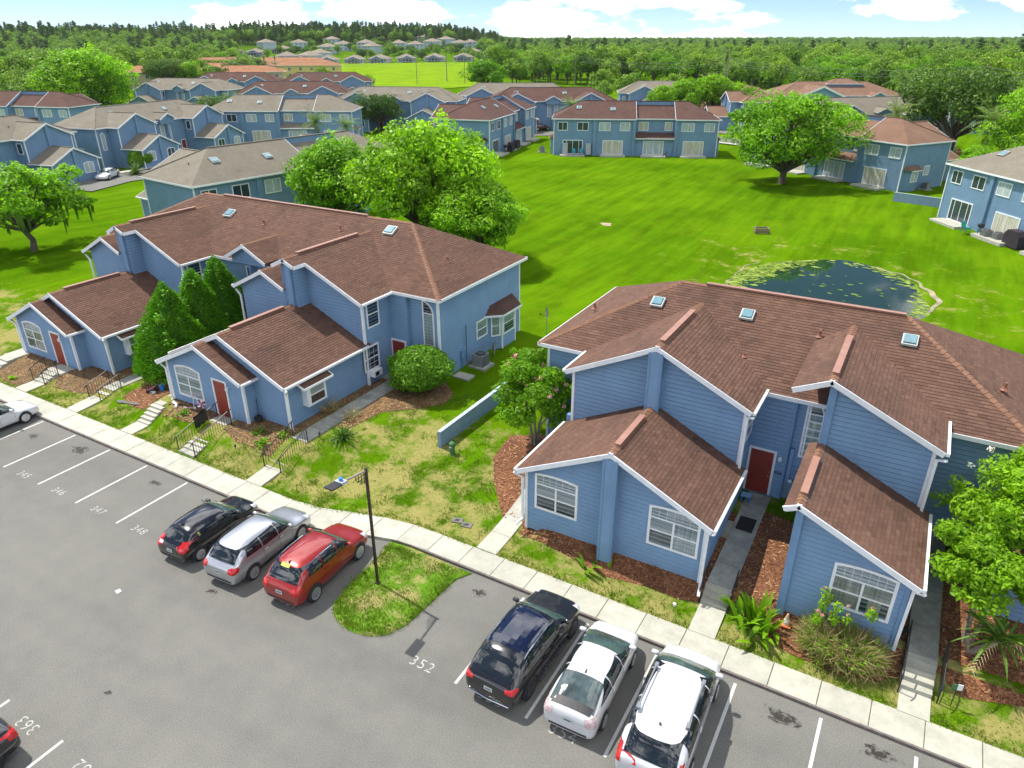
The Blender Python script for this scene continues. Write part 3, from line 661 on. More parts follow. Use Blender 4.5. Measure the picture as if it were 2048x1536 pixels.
def door(b, c, right, w=0.95, h=2.08, panels=True):
    c, rt = Vector(c), Vector(right).normalized(); up = Vector((0, 0, 1)); n = rt.cross(up); at = lambda x, z, d=0.0: c + rt * x + up * z + n * d
    f = MB()
    f.beam(at(-w / 2 - .05, 0, .03), at(-w / 2 - .05, h + .1, .03), .1, .08, n).beam(at(w / 2 + .05, 0, .03), at(w / 2 + .05, h + .1, .03), .1, .08, n).beam(at(-w / 2, h + .05, .03), at(w / 2, h + .05, .03), .1, .08, n, (0, 0))
    fr = f.build('door_frame', M_trim, b)
    d = MB().beam(at(0, 0.01, .02), at(0, h, .02), w, .04, n).build('door', M_door, b)
    if panels:
        for px, pw in ((-w * .23, w * .34), (w * .23, w * .34)):
            for pz0, pz1 in ((.15, .75), (.88, 1.5), (1.62, 1.92)):
                MB().beam(at(px, pz0 + .03, .043), at(px, pz1 - .03, .043), pw - .07, .014, n).build('door_panel', M_door, d)
    MB().lathe([(0.001, 0), (.03, 0), (.034, .03), (.02, .05), (.001, .055)], 10, (0, 0, 0), 'y').build('h', M_brass, None) if False else None
    MB().tube([at(w * .40, 0.95, .03), at(w * .40, .95, .085)], .03, 8).tube([at(w * .40, 1.12, .03), at(w * .40, 1.12, .06)], .025, 8).build('handle', M_brass, d)
    return d
def skylight(b, c, ex, ey, nr, s=0.62):
    c, ex, ey, nr = Vector(c), Vector(ex).normalized(), Vector(ey).normalized(), Vector(nr).normalized(); q = [c + ex * sx * s + ey * sy * s for sx, sy in ((-1, -1), (1, -1), (1, 1), (-1, 1))]
    k = MB().prism([p + nr * 0.0 for p in q], nr * 0.16).build('skylight', mat('skylight_curb', (0.50, 0.52, 0.48), 0.5, 0.12, 3), b)
    i = [c + ex * sx * s * .84 + ey * sy * s * .84 + nr * .16 for sx, sy in ((-1, -1), (1, -1), (1, 1), (-1, 1))]; t = [p + nr * .06 + (c + nr * .16 - p) * .12 for p in i]
    MB().add(i + t, [(4, 5, 6, 7), (0, 1, 5, 4), (1, 2, 6, 5), (2, 3, 7, 6), (3, 0, 4, 7)]).build('skylight_pane', M_sky_glass, k)
    MB().prism([c + ex * sx * s * 1.12 + ey * sy * s * 1.12 + nr * .004 for sx, sy in ((-1, -1), (1, -1), (1, 1), (-1, 1))], nr * .03).build('skylight_flashing', M_black, k)
def vent_pipe(b, p, h=0.35): MB().tube([Vector(p) - Vector((0, 0, .1)), Vector(p) + Vector((0, 0, h))], .06, 10).lathe([(.16, .0), (.10, .05), (.075, .10)], 10, p).build('vent_pipe', M_pipe, b)

def gable(b, xl, xr, xc, yf, yb, zb, zr, s, near, ovl=.3, ovr=.3, ovf=.35, m=None, seed=1, singles=(0, 0), side=(1, 1), vent=None, fw=0.20, yr=None, frontwall=True, sidebase=None, capfrom=0, yfr=None, gut=(1, 1), fascia=True):
    """gable block, ridge along y at x=xc height zr, pitch s, front at yf (towards -y); yfr: front plane of the part right of xc when it is set back"""
    yfr = yf if yfr is None else yfr; yr = yb if yr is None else yr; zl, zq = zr - s * (xc - xl), zr - s * (xr - xc); t = 0.10
    if frontwall:
        if yfr == yf: wall(b, [(xl, yf, zb), (xr, yf, zb), (xr, yf, zq - t), (xc, yf, zr - t), (xl, yf, zl - t)], (0, -1, 0), near)
        else:
            wall(b, [(xl, yf, zb), (xc + .42, yf, zb), (xc + .42, yf, zr - t - s * .42), (xc, yf, zr - t), (xl, yf, zl - t)], (0, -1, 0), near)
            wall(b, [(xc + .42, yfr, zb), (xr, yfr, zb), (xr, yfr, zq - t), (xc + .42, yfr, zr - t - s * .42)], (0, -1, 0), near)
            wall(b, [(xc + .42, yf, zb), (xc + .42, yfr, zb), (xc + .42, yfr, zr - t - s * .42), (xc + .42, yf, zr - t - s * .42)], (1, 0, 0), near)
    if side[0]: wall(b, [(xl, yf, zb), (xl, yb, zb), (xl, yb, zl - t), (xl, yf, zl - t)], (-1, 0, 0), near)
    if side[1]: wall(b, [(xr, yfr, zb), (xr, yb, zb), (xr, yb, zq - t), (xr, yfr, zq - t)], (1, 0, 0), near)
    f0, f1 = yf - ovf, yfr - ovf
    xe0, ze0 = xl - ovl, zl - s * ovl; xe1, ze1 = xr + ovr, zq - s * ovr; xj = xc + .75
    roof(b, [(xe0, yr, ze0), (xe0, f0, ze0), (xc, f0, zr), (xc, yr, zr)], near, m, seed=seed, singles=singles[0])
    if yfr == yf: roof(b, [(xe1, f1, ze1), (xe1, yr, ze1), (xc, yr, zr), (xc, f1, zr)], near, m, seed=seed + 1, singles=singles[1])
    else:
        roof(b, [(xe1, f1, ze1), (xe1, yr, ze1), (xj, yr, zr - s * .75), (xj, f1, zr - s * .75)], near, m, seed=seed + 1, singles=singles[1])
        roof(b, [(xj, f0, zr - s * .75), (xj, yr, zr - s * .75), (xc, yr, zr), (xc, f0, zr)], near, m, seed=seed + 2)
    nl, nq = Vector((-s, 0, 1)).normalized(), Vector((s, 0, 1)).normalized()
    if fascia:
        mb = bar(b, 'fascia', (xe0, f0 - .02, ze0 - .02), (xc + .07, f0 - .02, zr - .02 + s * .07), .045, fw, up=nl, off=(0, -fw / 2 + .02))
        if yfr == yf: bar(b, 'fascia', (xe1, f1 - .023, ze1 - .02), (xc - .07, f1 - .023, zr - .02 + s * .07), .045, fw, up=nq, off=(0, -fw / 2 + .02))
        else:
            bar(b, 'fascia', (xe1, f1 - .02, ze1 - .02), (xj, f1 - .02, zr - s * .75 - .02), .045, fw, up=nq, off=(0, -fw / 2 + .02))
            bar(b, 'fascia', (xj, f0 - .02, zr - s * .75 - .02), (xc, f0 - .02, zr - .02), .045, fw, up=nq, off=(0, -fw / 2 + .02))
            bar(b, 'fascia', (xj + .02, f0 - .02, zr - s * .75 - .10), (xj + .02, f1 - .02, zr - s * .75 - .10), .04, fw)
        # second, smaller moulding below
    if gut[0]: gutter(b, (xe0, f0, ze0), (xe0, yb, ze0), (-1, 0, 0))
    if gut[1]: gutter(b, (xe1, f1, ze1), (xe1, yb, ze1), (1, 0, 0))
    ridge_cap(b, (xc, f0, zr), (xc, yr, zr), vent) if near else bar(b, 'ridge_cap', (xc, f0, zr + .02), (xc, yr, zr + .02), .26, .05, m)
    return zl, zq
def hip(b, x0, x1, y0, y1, zb, ze, s, near, ov=.4, m=None, seed=5, walls=(1, 1, 1, 1), hips=(1, 1), vent=None, hide=None, gut=True, singles=0, rear=True):
    """hipped block, ridge along x. walls: front(-y), right, back, left"""
    yc = (y0 + y1) / 2; E0, E1, F0, F1 = x0 - ov, x1 + ov, y0 - ov, y1 + ov; d = (F1 - F0) / 2; zr = ze + s * d; zt_ = ze + s * ov - .10
    if walls[0]: wall(b, [(x0, y0, zb), (x1, y0, zb), (x1, y0, zt_), (x0, y0, zt_)], (0, -1, 0), near)
    if walls[1]: wall(b, [(x1, y0, zb), (x1, y1, zb), (x1, y1, zt_), (x1, y0, zt_)], (1, 0, 0), near)
    if walls[2]: wall(b, [(x0, y1, zb), (x1, y1, zb), (x1, y1, zt_), (x0, y1, zt_)], (0, 1, 0), False)
    if walls[3]: wall(b, [(x0, y0, zb), (x0, y1, zb), (x0, y1, zt_), (x0, y0, zt_)], (-1, 0, 0), near)
    r0 = E0 + d * hips[0] * 1.08; r1 = E1 - d * hips[1] * 1.08
    roof(b, [(E0, F0, ze), (E1, F0, ze), (r1, yc, zr), (r0, yc, zr)], near, m, seed=seed, hide=hide, singles=singles)
    if rear: roof(b, [(E1, F1, ze), (E0, F1, ze), (r0, yc, zr), (r1, yc, zr)], False, m, seed=seed + 1)
    if hips[1]: roof(b, [(E1, F0, ze), (E1, F1, ze), (r1, yc, zr)], near, m, seed=seed + 2)
    if hips[0]: roof(b, [(E0, F1, ze), (E0, F0, ze), (r0, yc, zr)], near, m, seed=seed + 3)
    if gut:
        for k_, (p, q) in enumerate((((E0, F0 - .02, ze - .06), (E1, F0 - .02, ze - .06)), ((E1 + .02, F0, ze - .06), (E1 + .02, F1, ze - .06)), ((E1, F1 + .02, ze - .06), (E0, F1 + .02, ze - .06)), ((E0 - .02, F1, ze - .06), (E0 - .02, F0, ze - .06)))):
            if k_ == 2 and not rear: continue
            bar(b, 'fascia', p, q, .045, .17)
    cap = (lambda p, q, v=None: ridge_cap(b, p, q, v)) if near else (lambda p, q, v=None: bar(b, 'ridge_cap', Vector(p) + Vector((0, 0, .015)), Vector(q) + Vector((0, 0, .015)), .26, .05, m))
    cap((r0, yc, zr), (r1, yc, zr), vent)
    if hips[0]: cap((E0, F0, ze + .02), (r0, yc, zr))
    if hips[1]: cap((E1, F0, ze + .02), (r1, yc, zr))
    return zr
def soffit(b, poly, h=.02): MB().prism(poly, (0, 0, h)).build('soffit', M_trim, b)
def corner(b, x, y, z0, z1, w=.13, m=None): MB().box(x - w / 2, x + w / 2, y - w / 2, y + w / 2, z0, z1).build('corner_trim', m or M_trim, b)
def pilaster(b, x, y, z0, z1, w=.5, d=.45):
    """projecting chimney-like pier on the front wall: boarded box with blue corner strips"""
    MB().box(x - w / 2, x + w / 2, y - d, y + .02, z0, z1).build('pier', M_board, b)
    for sx in (-1, 1): MB().box(x + sx * w / 2 - .05, x + sx * w / 2 + .05, y - d - .02, y - d + .06, z0, z1).build('corner_trim', M_bluetrim, b)
# ------------------------------------------------------------------ the two near townhouse blocks
FX, FXm, FY = (1, 0, 0), (-1, 0, 0), (0, 1, 0)
A = thing('townhouse', 'blue townhouse block with brown shingle roof, three cypresses and two railed front doors', 'townhouse', (-36.7, 35, 0.5), world=True)
zb = 0.35
def unit_A(dx, dz, sing):
    X = lambda x: x + dx
    # one-storey wing and its small front gable over window and door
    gable(A, X(-33.9), X(-25.8), X(-29.9), 21.95, 27.95, zb, 5.4 + dz, .452, True, seed=11 + int(dx), vent=(0.9, 4.6), singles=(0, sing), yr=28.2, side=(1, 1))
    gable(A, X(-33.9), X(-28.05), X(-30.9), 21.2, 21.95, zb, 4.85 + dz, .468, True, ovl=.45, seed=21 + int(dx), yr=21.95, side=(1, 1), gut=(1, 1))
    for x, y, z1 in ((X(-33.9), 21.2, 3.3), (X(-28.05), 21.2, 3.35), (X(-25.8), 21.95, 3.4)): corner(A, x, y, zb, z1 + dz)
    window(A, (X(-32.3), 21.2, 1.36 + dz), FX, 2.05, 1.92, arch=.20, fw=.1, mull=(0,), trans=(.72, 1.30), grid=(1.30, 1.84, 6, 1), fill=[(M_blind, -1, 1, .1, 1.9)] if dx == 0 else [(M_curtain, 0.1, 1, .1, 1.3), (M_blind, -1, .05, .85, 1.35), (M_blind, -1, 1, 1.3, 1.9)])
    door(A, (X(-29.8), 21.2, .88 + dz), FX, .92, 2.08)
    MB().tube([(X(-29.05), 21.19, 2.78 + dz), (X(-29.05), 21.02, 2.83 + dz)], .03, 6).lathe([(.02, .16), (.07, .12), (.085, 0), (.05, -.08), (.01, -.1)], 10, (X(-29.05), 20.98, 2.72 + dz)).build('wall_lamp', M_trim, A)
    # boxed bay window with a little shed roof on the wing's right side
    MB().box(X(-25.82), X(-25.38), 22.95, 24.3, 1.78 + dz, 3.05 + dz).build('bay_box', M_trim, A)
    window(A, (X(-25.37), 23.63, 1.86 + dz), FY, 1.12, 1.08, fw=.07, trans=(.54,), fill=[(M_blind, -1, 1, .5, 1.1)], depth=.04, name='bay_window')
    roof(A, [(X(-25.18), 22.6, 3.02 + dz), (X(-25.18), 24.65, 3.02 + dz), (X(-25.8), 24.65, 3.32 + dz), (X(-25.8), 22.6, 3.32 + dz)], True, thick=.06, seed=41)
    for p, q in (((X(-25.16), 22.58, 2.97 + dz), (X(-25.16), 24.67, 2.97 + dz)), ((X(-25.16), 22.58, 2.97 + dz), (X(-25.8), 22.58, 3.27 + dz)), ((X(-25.16), 24.67, 2.97 + dz), (X(-25.8), 24.67, 3.27 + dz))): bar(A, 'fascia', p, q, .05, .12)
    # two-storey front gable: pier side proud, right half set back
    gable(A, X(-30.45), X(-25.65), X(-29.95), 27.0, 30.6, zb, 8.1, .46, True, ovl=.45, seed=31 + int(dx), vent=(1.1, 6.2), yfr=27.9, yr=34.2, side=(0, 1), gut=(0, 1))
    pilaster(A, X(-29.95), 27.0, 4.9, 7.7, .42, .16)
    corner(A, X(-25.65), 27.9, zb, 6.0); corner(A, X(-30.45), 27.0, 4.8, 7.6, .1, M_bluetrim)
    gable(A, X(-34.15), X(-30.35), X(-32.0), 27.1, 30.6, zb, 7.1, .49, True, ovl=.42, ovr=.05, seed=51 + int(dx), yr=32.6, side=(1, 0), gut=(1, 0))
    wall(A, [(X(-30.45), 27.1, 6.2), (X(-30.45), 30.6, 6.2), (X(-30.45), 30.6, 7.7), (X(-30.45), 27.1, 7.7)], (-1, 0, 0), True)
    downspout(A, [(X(-34.5), 26.9, 5.55), (X(-34.25), 26.95, 5.2), (X(-34.25), 26.95, 3.2 + dz)])
    # side wall windows
    window(A, (X(-25.65), 28.7, 4.28), FY, 1.05, 1.62, fw=.09, trans=(.8,), fill=[])
    window(A, (X(-25.65), 28.3, 1.75), FY, 1.3, 1.5, fw=.09, trans=(.75,), grid=(.09, 1.41, 3, 4), fill=[])
    MB().box(X(-25.62), X(-25.25), 28.0, 28.7, 1.42, 1.80).build('window_air_conditioner', M_trim, A)
    MB().box(X(-25.25), X(-25.235), 28.08, 28.40, 1.48, 1.74).build('grille', M_black, A)
    downspout(A, [(X(-25.3), 21.55, 3.3 + dz), (X(-25.55), 21.75, 3.0 + dz), (X(-25.6), 21.85, .75 + dz), (X(-25.5), 21.3, .62 + dz)])
    downspout(A, [(X(-34.3), 21.0, 3.1 + dz), (X(-34.02), 21.1, 2.8 + dz), (X(-34.02), 21.1, .9 + dz), (X(-33.7), 20.75, .72 + dz)])
unit_A(0.0, 0.0, 150)
unit_A(-15.0, -.35, 0)
hip(A, -51.5, -22.4, 30.5, 39.7, zb, 6.0, .53, True, seed=71, vent=(2.0, 15.5), walls=(1, 1, 1, 1))
# recessed entry between gable and end wall
wall(A, [(-25.65, 30.2, zb), (-24.4, 30.2, zb), (-24.4, 30.2, 6.05), (-25.65, 30.2, 6.05)], (0, -1, 0), True)
wall(A, [(-24.4, 30.2, zb), (-24.4, 30.5, zb), (-24.4, 30.5, 6.05), (-24.4, 30.2, 6.05)], (1, 0, 0), True)
door(A, (-25.12, 30.2, .88), FX, .92, 2.08)
window(A, (-23.08, 30.5, 2.95), FX, .78, 2.75, quarter=1, fw=.08, trans=(2.0,), fill=[(M_curtain_w, -1, 1, 0, 2.0)])
corner(A, -22.4, 30.5, zb, 6.0); corner(A, -22.4, 39.7, zb, 6.0)
window(A, (-22.4, 34.97, 2.08), FY, 1.25, 1.18, fw=.09, trans=(.59,), fill=[(M_blind, -1, 1, .08, 1.1)])
# canted bay on the end wall
bay = MB(); P0 = [(-22.4, 35.9), (-21.85, 36.55), (-21.85, 38.2), (-22.4, 38.8)]
for i in range(3):
    (xa, ya), (xb, yb_) = P0[i], P0[i + 1]; wall(A, [(xa, ya, .5), (xb, yb_, .5), (xb, yb_, 3.3), (xa, ya, 3.3)], ((yb_ - ya), -(xb - xa), 0), True)
window(A, (-21.85, 37.37, 1.75), FY, 1.45, 1.45, fw=.1, trans=(.72,), fill=[(M_blind, -1, 1, .8, 1.4)])
window(A, (-22.13, 36.22, 1.75), (.55, .65, 0), .66, 1.45, fw=.1, trans=(.72,), fill=[(M_curtain_w, -1, 1, 0, 1.4)])
for x, y in P0[1:3]: corner(A, x, y, .5, 3.3, .11)
MB().add([(-22.42, 35.3, 3.32), (-21.5, 36.2, 3.3), (-21.5, 38.5, 3.3), (-22.42, 39.3, 3.32), (-22.42, 35.9, 3.85), (-21.95, 36.6, 3.75), (-21.95, 38.1, 3.75), (-22.42, 38.8, 3.85)], [(0, 1, 5, 4), (1, 2, 6, 5), (2, 3, 7, 6), (5, 6, 7, 4), (3, 2, 1, 0)]).build('bay_roof', M_roof_brown, A)
for p, q in (((-22.42, 35.3, 3.27), (-21.5, 36.2, 3.25)), ((-21.5, 36.2, 3.25), (-21.5, 38.5, 3.25)), ((-21.5, 38.5, 3.25), (-22.42, 39.3, 3.27))): bar(A, 'fascia', p, q, .05, .13)
MB().box(-22.4, -22.22, 32.5, 32.85, 1.5, 2.05).box(-22.4, -22.3, 32.62, 32.7, .7, 1.5).build('meter_box', M_bluetrim, A)
MB().tube([(-22.3, 33.1, 3.5), (-22.3, 33.1, 1.2), (-22.1, 33.4, .8)], .02, 6).build('conduit', M_black, A)
# little gable over the arched windows in the middle recess
gable(A, -38.25, -35.2, -36.7, 29.95, 30.6, 5.9, 7.3, .52, True, ovl=.35, ovr=.35, ovf=.35, seed=91, yr=32.6, side=(1, 1), gut=(0, 0))
for x in (-36.75,): MB().box(x - .09, x + .09, 29.95, 30.13, zb, 6.2).build('post', M_bluetrim, A)
window(A, (-37.3, 30.5, 2.9), FX, .85, 2.7, quarter=1, fw=.08, trans=(1.9,), fill=[(M_curtain_w, -1, 1, 0, 1.9)])
window(A, (-36.1, 30.5, 2.9), FX, .85, 2.7, quarter=-1, fw=.08, trans=(1.9,), fill=[])
nA = (0, -.53, 1)
for x, y, z in ((-28.43, 34.2, 8.17), (-42.25, 33.56, 7.83)): skylight(A, (x, y, z), FX, (0, 1, .53), nA, .36)
for x, y, z in ((-32.1, 33.66, 7.89), (-38.5, 33.15, 7.62)): vent_pipe(A, (x, y, z))
vent_pipe(A, (-24.0, 33.9, 6.95))
# ---- right-hand block
B = thing('townhouse', 'blue townhouse block with brown shingle roof and three skylights, nearest the camera', 'townhouse', (-4.5, 30, 0.5), world=True)
gable(B, -11.7, -4.3, -8.0, 21.5, 25.7, zb, 5.30, .492, True, ovl=.32, ovr=.3, seed=111, vent=(0.55, 3.2), yr=25.75, singles=(0, 150))
gable(B, -11.7, -4.3, -7.97, 25.7, 28.0, zb, 8.0, .48, True, ovl=.3, ovr=.3, seed=121, vent=(0.5, 4.6), yr=31.7)
for y, z0, z1, zr in ((21.5, zb, 5.05, 5.3), (25.7, 5.1, 7.75, 8.0)): pilaster(B, -7.98, y, z0, z1)
for (xc, s, y, zr) in ((-8.0, .492, 21.5, 5.3), (-7.97, .48, 25.7, 8.0)):    # short proud fascia over each pier
    for sx in (-1, 1): bar(B, 'fascia', (xc + sx * .9, y - .42, zr - s * .9 + .02), (xc - sx * .07, y - .42 - .003 * sx, zr + .02 + s * .07), .05, .17, up=(sx * s, 0, 1), off=(0, -.08))
window(B, (-10.35, 21.5, 1.52), FX, 1.92, 1.78, arch=.09, fw=.1, mull=(0,), trans=(.68, 1.22), grid=(1.22, 1.70, 6, 2), fill=[(M_blind, -1, 1, .72, 1.8)])
window(B, (-5.48, 21.5, 1.62), FX, 1.98, 1.86, arch=.09, fw=.1, mull=(0,), trans=(.72, 1.28), grid=(1.28, 1.78, 6, 2), fill=[(M_blind, -1, 0, .75, 1.9), (M_blind, 0, 1, 1.28, 1.9), (M_curtain_w, 0, 1, .1, 1.28)])
corner(B, -11.7, 21.5, zb, 3.35, .12); corner(B, -4.3, 21.5, zb, 3.35, .12); corner(B, -11.7, 25.7, 3.0, 6.1, .12); corner(B, -4.3, 25.7, 3.0, 6.1, .12)
downspout(B, [(-12.1, 21.15, 3.15), (-11.82, 21.35, 2.9), (-11.82, 21.38, .85), (-11.95, 21.05, .72)])
downspout(B, [(-3.95, 21.1, 3.2), (-4.2, 21.36, 3.02), (-4.22, 21.36, 1.1), (-4.1, 20.75, .62)])
downspout(B, [(-3.95, 25.3, 5.9), (-4.2, 25.52, 5.75), (-4.2, 25.52, 3.45)])
hip(B, -14.1, 5.2, 28.0, 36.8, zb, 6.0, .53, True, seed=131, vent=(1.2, 9.6), walls=(1, 1, 1, 1))
corner(B, -14.1, 28.0, zb, 6.0, .12)
window(B, (-4.3, 26.75, 4.25), FY, 1.1, 1.3, fw=.09, trans=(.62,), fill=[(M_curtain_w, -1, 1, 0, 1.3)])
wall(B, [(-4.3, 27.8, zb), (-2.75, 27.8, zb), (-2.75, 27.8, 6.05), (-4.3, 27.8, 6.05)], (0, -1, 0), True)
wall(B, [(-2.75, 27.8, zb), (-2.75, 28.0, zb), (-2.75, 28.0, 6.05), (-2.75, 27.8, 6.05)], (1, 0, 0), True)
corner(B, -2.75, 27.8, zb, 6.0, .08, M_bluetrim)
door(B, (-3.72, 27.8, 1.15), FX, .95, 2.1)
MB().lathe([(.02, .14), (.075, .1), (.09, 0), (.05, -.08), (.01, -.1)], 10, (-2.98, 27.66, 3.05)).tube([(-2.98, 27.79, 3.1), (-2.98, 27.66, 3.15)], .025, 6).build('wall_lamp', M_trim, B)
def text_mesh(txt, h, m):
    cu = bpy.data.curves.new('lettering', 'FONT'); cu.body = txt; cu.size = h * 1.4; cu.align_x = 'CENTER'; cu.align_y = 'CENTER'; cu.offset = .004; cu.extrude = .006
    o = bpy.data.objects.new('t', cu); COL.objects.link(o); bpy.context.view_layer.update()
    me = bpy.data.meshes.new_from_object(o.evaluated_get(bpy.context.evaluated_depsgraph_get())); bpy.data.objects.remove(o); me.materials.clear(); me.materials.append(m); return me
M_numeral = mat('dark_numeral', (0.03, 0.05, 0.09), .5, 0)
o = link('house_number', text_mesh('456', .16, M_numeral), B, None, Vector((-2.98, 27.76, 2.35)) - Vector(ORG[B.name])); o.rotation_euler = (R(90), 0, 0)
MB().box(-2.66, -2.5, 27.86, 28.0, 1.9, 3.6).box(-2.3, -1.75, 27.78, 28.0, 2.0, 2.6).box(-2.6, -1.6, 27.93, 28.0, 2.72, 2.78).build('meter_box', M_bluetrim, B)
MB().tube([(-2.55, 27.9, 1.9), (-2.55, 27.9, .8)], .03, 6).tube([(-2.1, 27.9, 2.0), (-2.1, 27.9, .8)], .03, 6).tube([(-1.85, 27.9, 2.0), (-1.85, 27.9, .8)], .025, 6).build('conduit', mat('grey_conduit', (.3, .32, .33), .5, .1), B)
MB().lathe([(.09, -.04), (.1, .03), (.05, .07)], 12, (-2.45, 27.86, 2.05)).build('meter', M_trim, B)
window(B, (-2.0, 28.0, 3.25), FX, .72, 2.75, quarter=1, fw=.08, mull=(-.22,), trans=(.35, .7, 1.05, 1.4, 1.75, 2.08), fill=[(M_curtain_w, -.2, 1, 0, 2.06)])
# second gable pair: long right slope, short left overhang
gable(B, -1.45, 2.15, -1.5, 25.7, 28.0, zb, 8.08, .46, True, ovl=1.35, ovr=.3, seed=141, vent=(.5, 4.6), yr=31.9, side=(1, 1), gut=(0, 1))
gable(B, -1.35, 2.2, -1.42, 21.5, 25.7, zb, 5.38, .46, True, ovl=.52, ovr=.32, seed=151, vent=(.6, 3.2), yr=25.75, singles=(0, 0), side=(1, 1), gut=(0, 1))
for y, x, z0, z1 in ((21.5, -1.38, zb, 5.1), (25.7, -1.42, 5.1, 7.8)):
    MB().box(x - .12, x + .14, y - .14, y + .02, z0, z1).build('pier', M_bluetrim, B)
for (xc, s, y, zr) in ((-1.42, .46, 21.5, 5.38), (-1.5, .46, 25.7, 8.08)):
    bar(B, 'fascia', (xc + .9, y - .42, zr - s * .9 + .02), (xc, y - .42, zr + .02), .05, .17, up=(s, 0, 1), off=(0, -.08)); bar(B, 'fascia', (xc - .5, y - .42, zr - s * .5 + .02), (xc, y - .42, zr + .02), .05, .17, up=(-s, 0, 1), off=(0, -.08))
window(B, (.95, 21.5, 1.62), FX, 1.95, 1.86, arch=.10, fw=.1, mull=(-.0,), trans=(.72, 1.28), grid=(1.28, 1.80, 7, 2), fill=[(M_curtain, -1, 0, .1, 1.28), (M_curtain, 0, 1, .75, 1.28), (M_curtain, .25, .65, .1, .75), (M_blind, -1, 1, 1.28, 1.9)])
corner(B, 2.2, 21.5, zb, 3.6, .14, M_bluetrim); corner(B, 2.15, 25.7, 3.3, 6.2, .12)
downspout(B, [(2.62, 21.15, 3.4), (2.34, 21.38, 3.25), (2.30, 21.40, 1.1), (2.30, 21.40, .7)])
downspout(B, [(2.5, 25.3, 6.0), (2.25, 25.52, 5.85), (2.25, 25.52, 3.6)])
nB = (0, -.53, 1)
for x, y, z in ((-9.92, 30.91, 7.76), (-5.82, 31.06, 7.84), (.63, 31.18, 7.9)): skylight(B, (x, y, z), FX, (0, 1, .53), nB, .29)
vent_pipe(B, (-2.7, 30.66, 7.62), .3); vent_pipe(B, (4.15, 30.6, 6.85), .3); vent_pipe(B, (-13.2, 31.1, 6.85), .3); vent_pipe(B, (-5.3, 29.04, 6.76), .1)
# next unit's entry wall beyond the second walkway
gable(B, 4.6, 11.5, 8.0, 24.6, 28.0, zb, 4.9, .47, True, seed=161, yr=28.0, side=(1, 0), gut=(1, 0))
o = link('house_number', text_mesh('448', .16, M_numeral), B, None, Vector((4.98, 24.55, 2.5)) - Vector(ORG[B.name])); o.rotation_euler = (R(90), 0, 0)
corner(B, 4.6, 24.6, zb, 3.2, .12)
# electric meter on the left of the first gable
MB().box(-12.0, -11.72, 25.72, 25.95, 3.1, 3.7).build('meter_box', M_bluetrim, B)
# ------------------------------------------------------------------ walkways, steps, railings, beds
WALK = []      # footprints kept free of grass blades: (x0,x1,y0,y1)
def steps(name, label, x0, x1, y0, y1, z1, n, group=None):
    t = thing(name, label, 'steps', ((x0 + x1) / 2, y0, 0.13), group=group, world=True); z0 = 0.13
    for i in range(n):
        ya = y0 + (y1 - y0) * i / n; zz = z0 + (z1 - z0) * (i + 1) / n
        MB().box(x0, x1, ya, y1 + .02 * (n - i), zz - (z1 - z0) / n - (.3 if i == 0 else .002), zz - .004 * 0).build('step', M_concrete, t)
    WALK.append((x0 - .1, x1 + .1, y0, y1 + .1)); return t
def walkway(name, label, x0, x1, y0, y1, za, zb_, n, m=None, seed=0):
    w = thing(name, label, 'walkway', ((x0 + x1) / 2, y0, za), world=True); rs = random.Random(seed)
    for i in range(n):
        ya, yb = y0 + (y1 - y0) * i / n + .008, y0 + (y1 - y0) * (i + 1) / n - .008; z_a = max(za + (zb_ - za) * i / n, zt(x0, ya) + .04, zt(x1, ya) + .04); z_b = max(za + (zb_ - za) * (i + 1) / n, zt(x0, yb) + .04, zt(x1, yb) + .04); e = rs.uniform(-.004, .004)
        MB().prism([(x0, ya, z_a + e), (x1, ya, z_a + e), (x1, yb, z_b + e), (x0, yb, z_b + e)], (0, 0, -.25)).build('slab', m or M_concrete, w)
    WALK.append((x0 - .05, x1 + .05, y0, y1)); return w
def rail(label, x, y0, z0, y1, z1, h=.86, n=8, m=None):
    t = thing('handrail', label, 'handrail', (x, y0, z0), world=True); m = m or M_brownblk
    for y, z in ((y0, z0), (y1, z1)): MB().box(x - .02, x + .02, y - .02, y + .02, z - .05, z + h).build('post', m, t)
    dy = (y1 - y0); s = (z1 - z0) / dy
    MB().tube([(x, y0 - .16, z0 + h - .10 - s * .16), (x, y0, z0 + h), (x, y1, z1 + h), (x, y1 + .12, z1 + h + .01)], .024, 6).build('top_rail', m, t)
    MB().beam((x, y0, z0 + .10), (x, y1, z1 + .10), .025, .025).build('bottom_rail', m, t)
    for i in range(1, n):
        y = y0 + dy * i / n; z = z0 + s * (y - y0); MB().box(x - .008, x + .008, y - .008, y + .008, z + .10, z + h).build('baluster', m, t)
    return t
T_ = .13
# far left walkway of the far unit
steps('entry_steps', 'low concrete steps at the outer corner of the left townhouse wing', -49.65, -48.45, 18.9, 20.1, .5, 3)
walkway('entry_walkway', 'concrete landing beside the corner of the left wing', -49.7, -48.45, 20.1, 24, .52, .52, 3, seed=1)
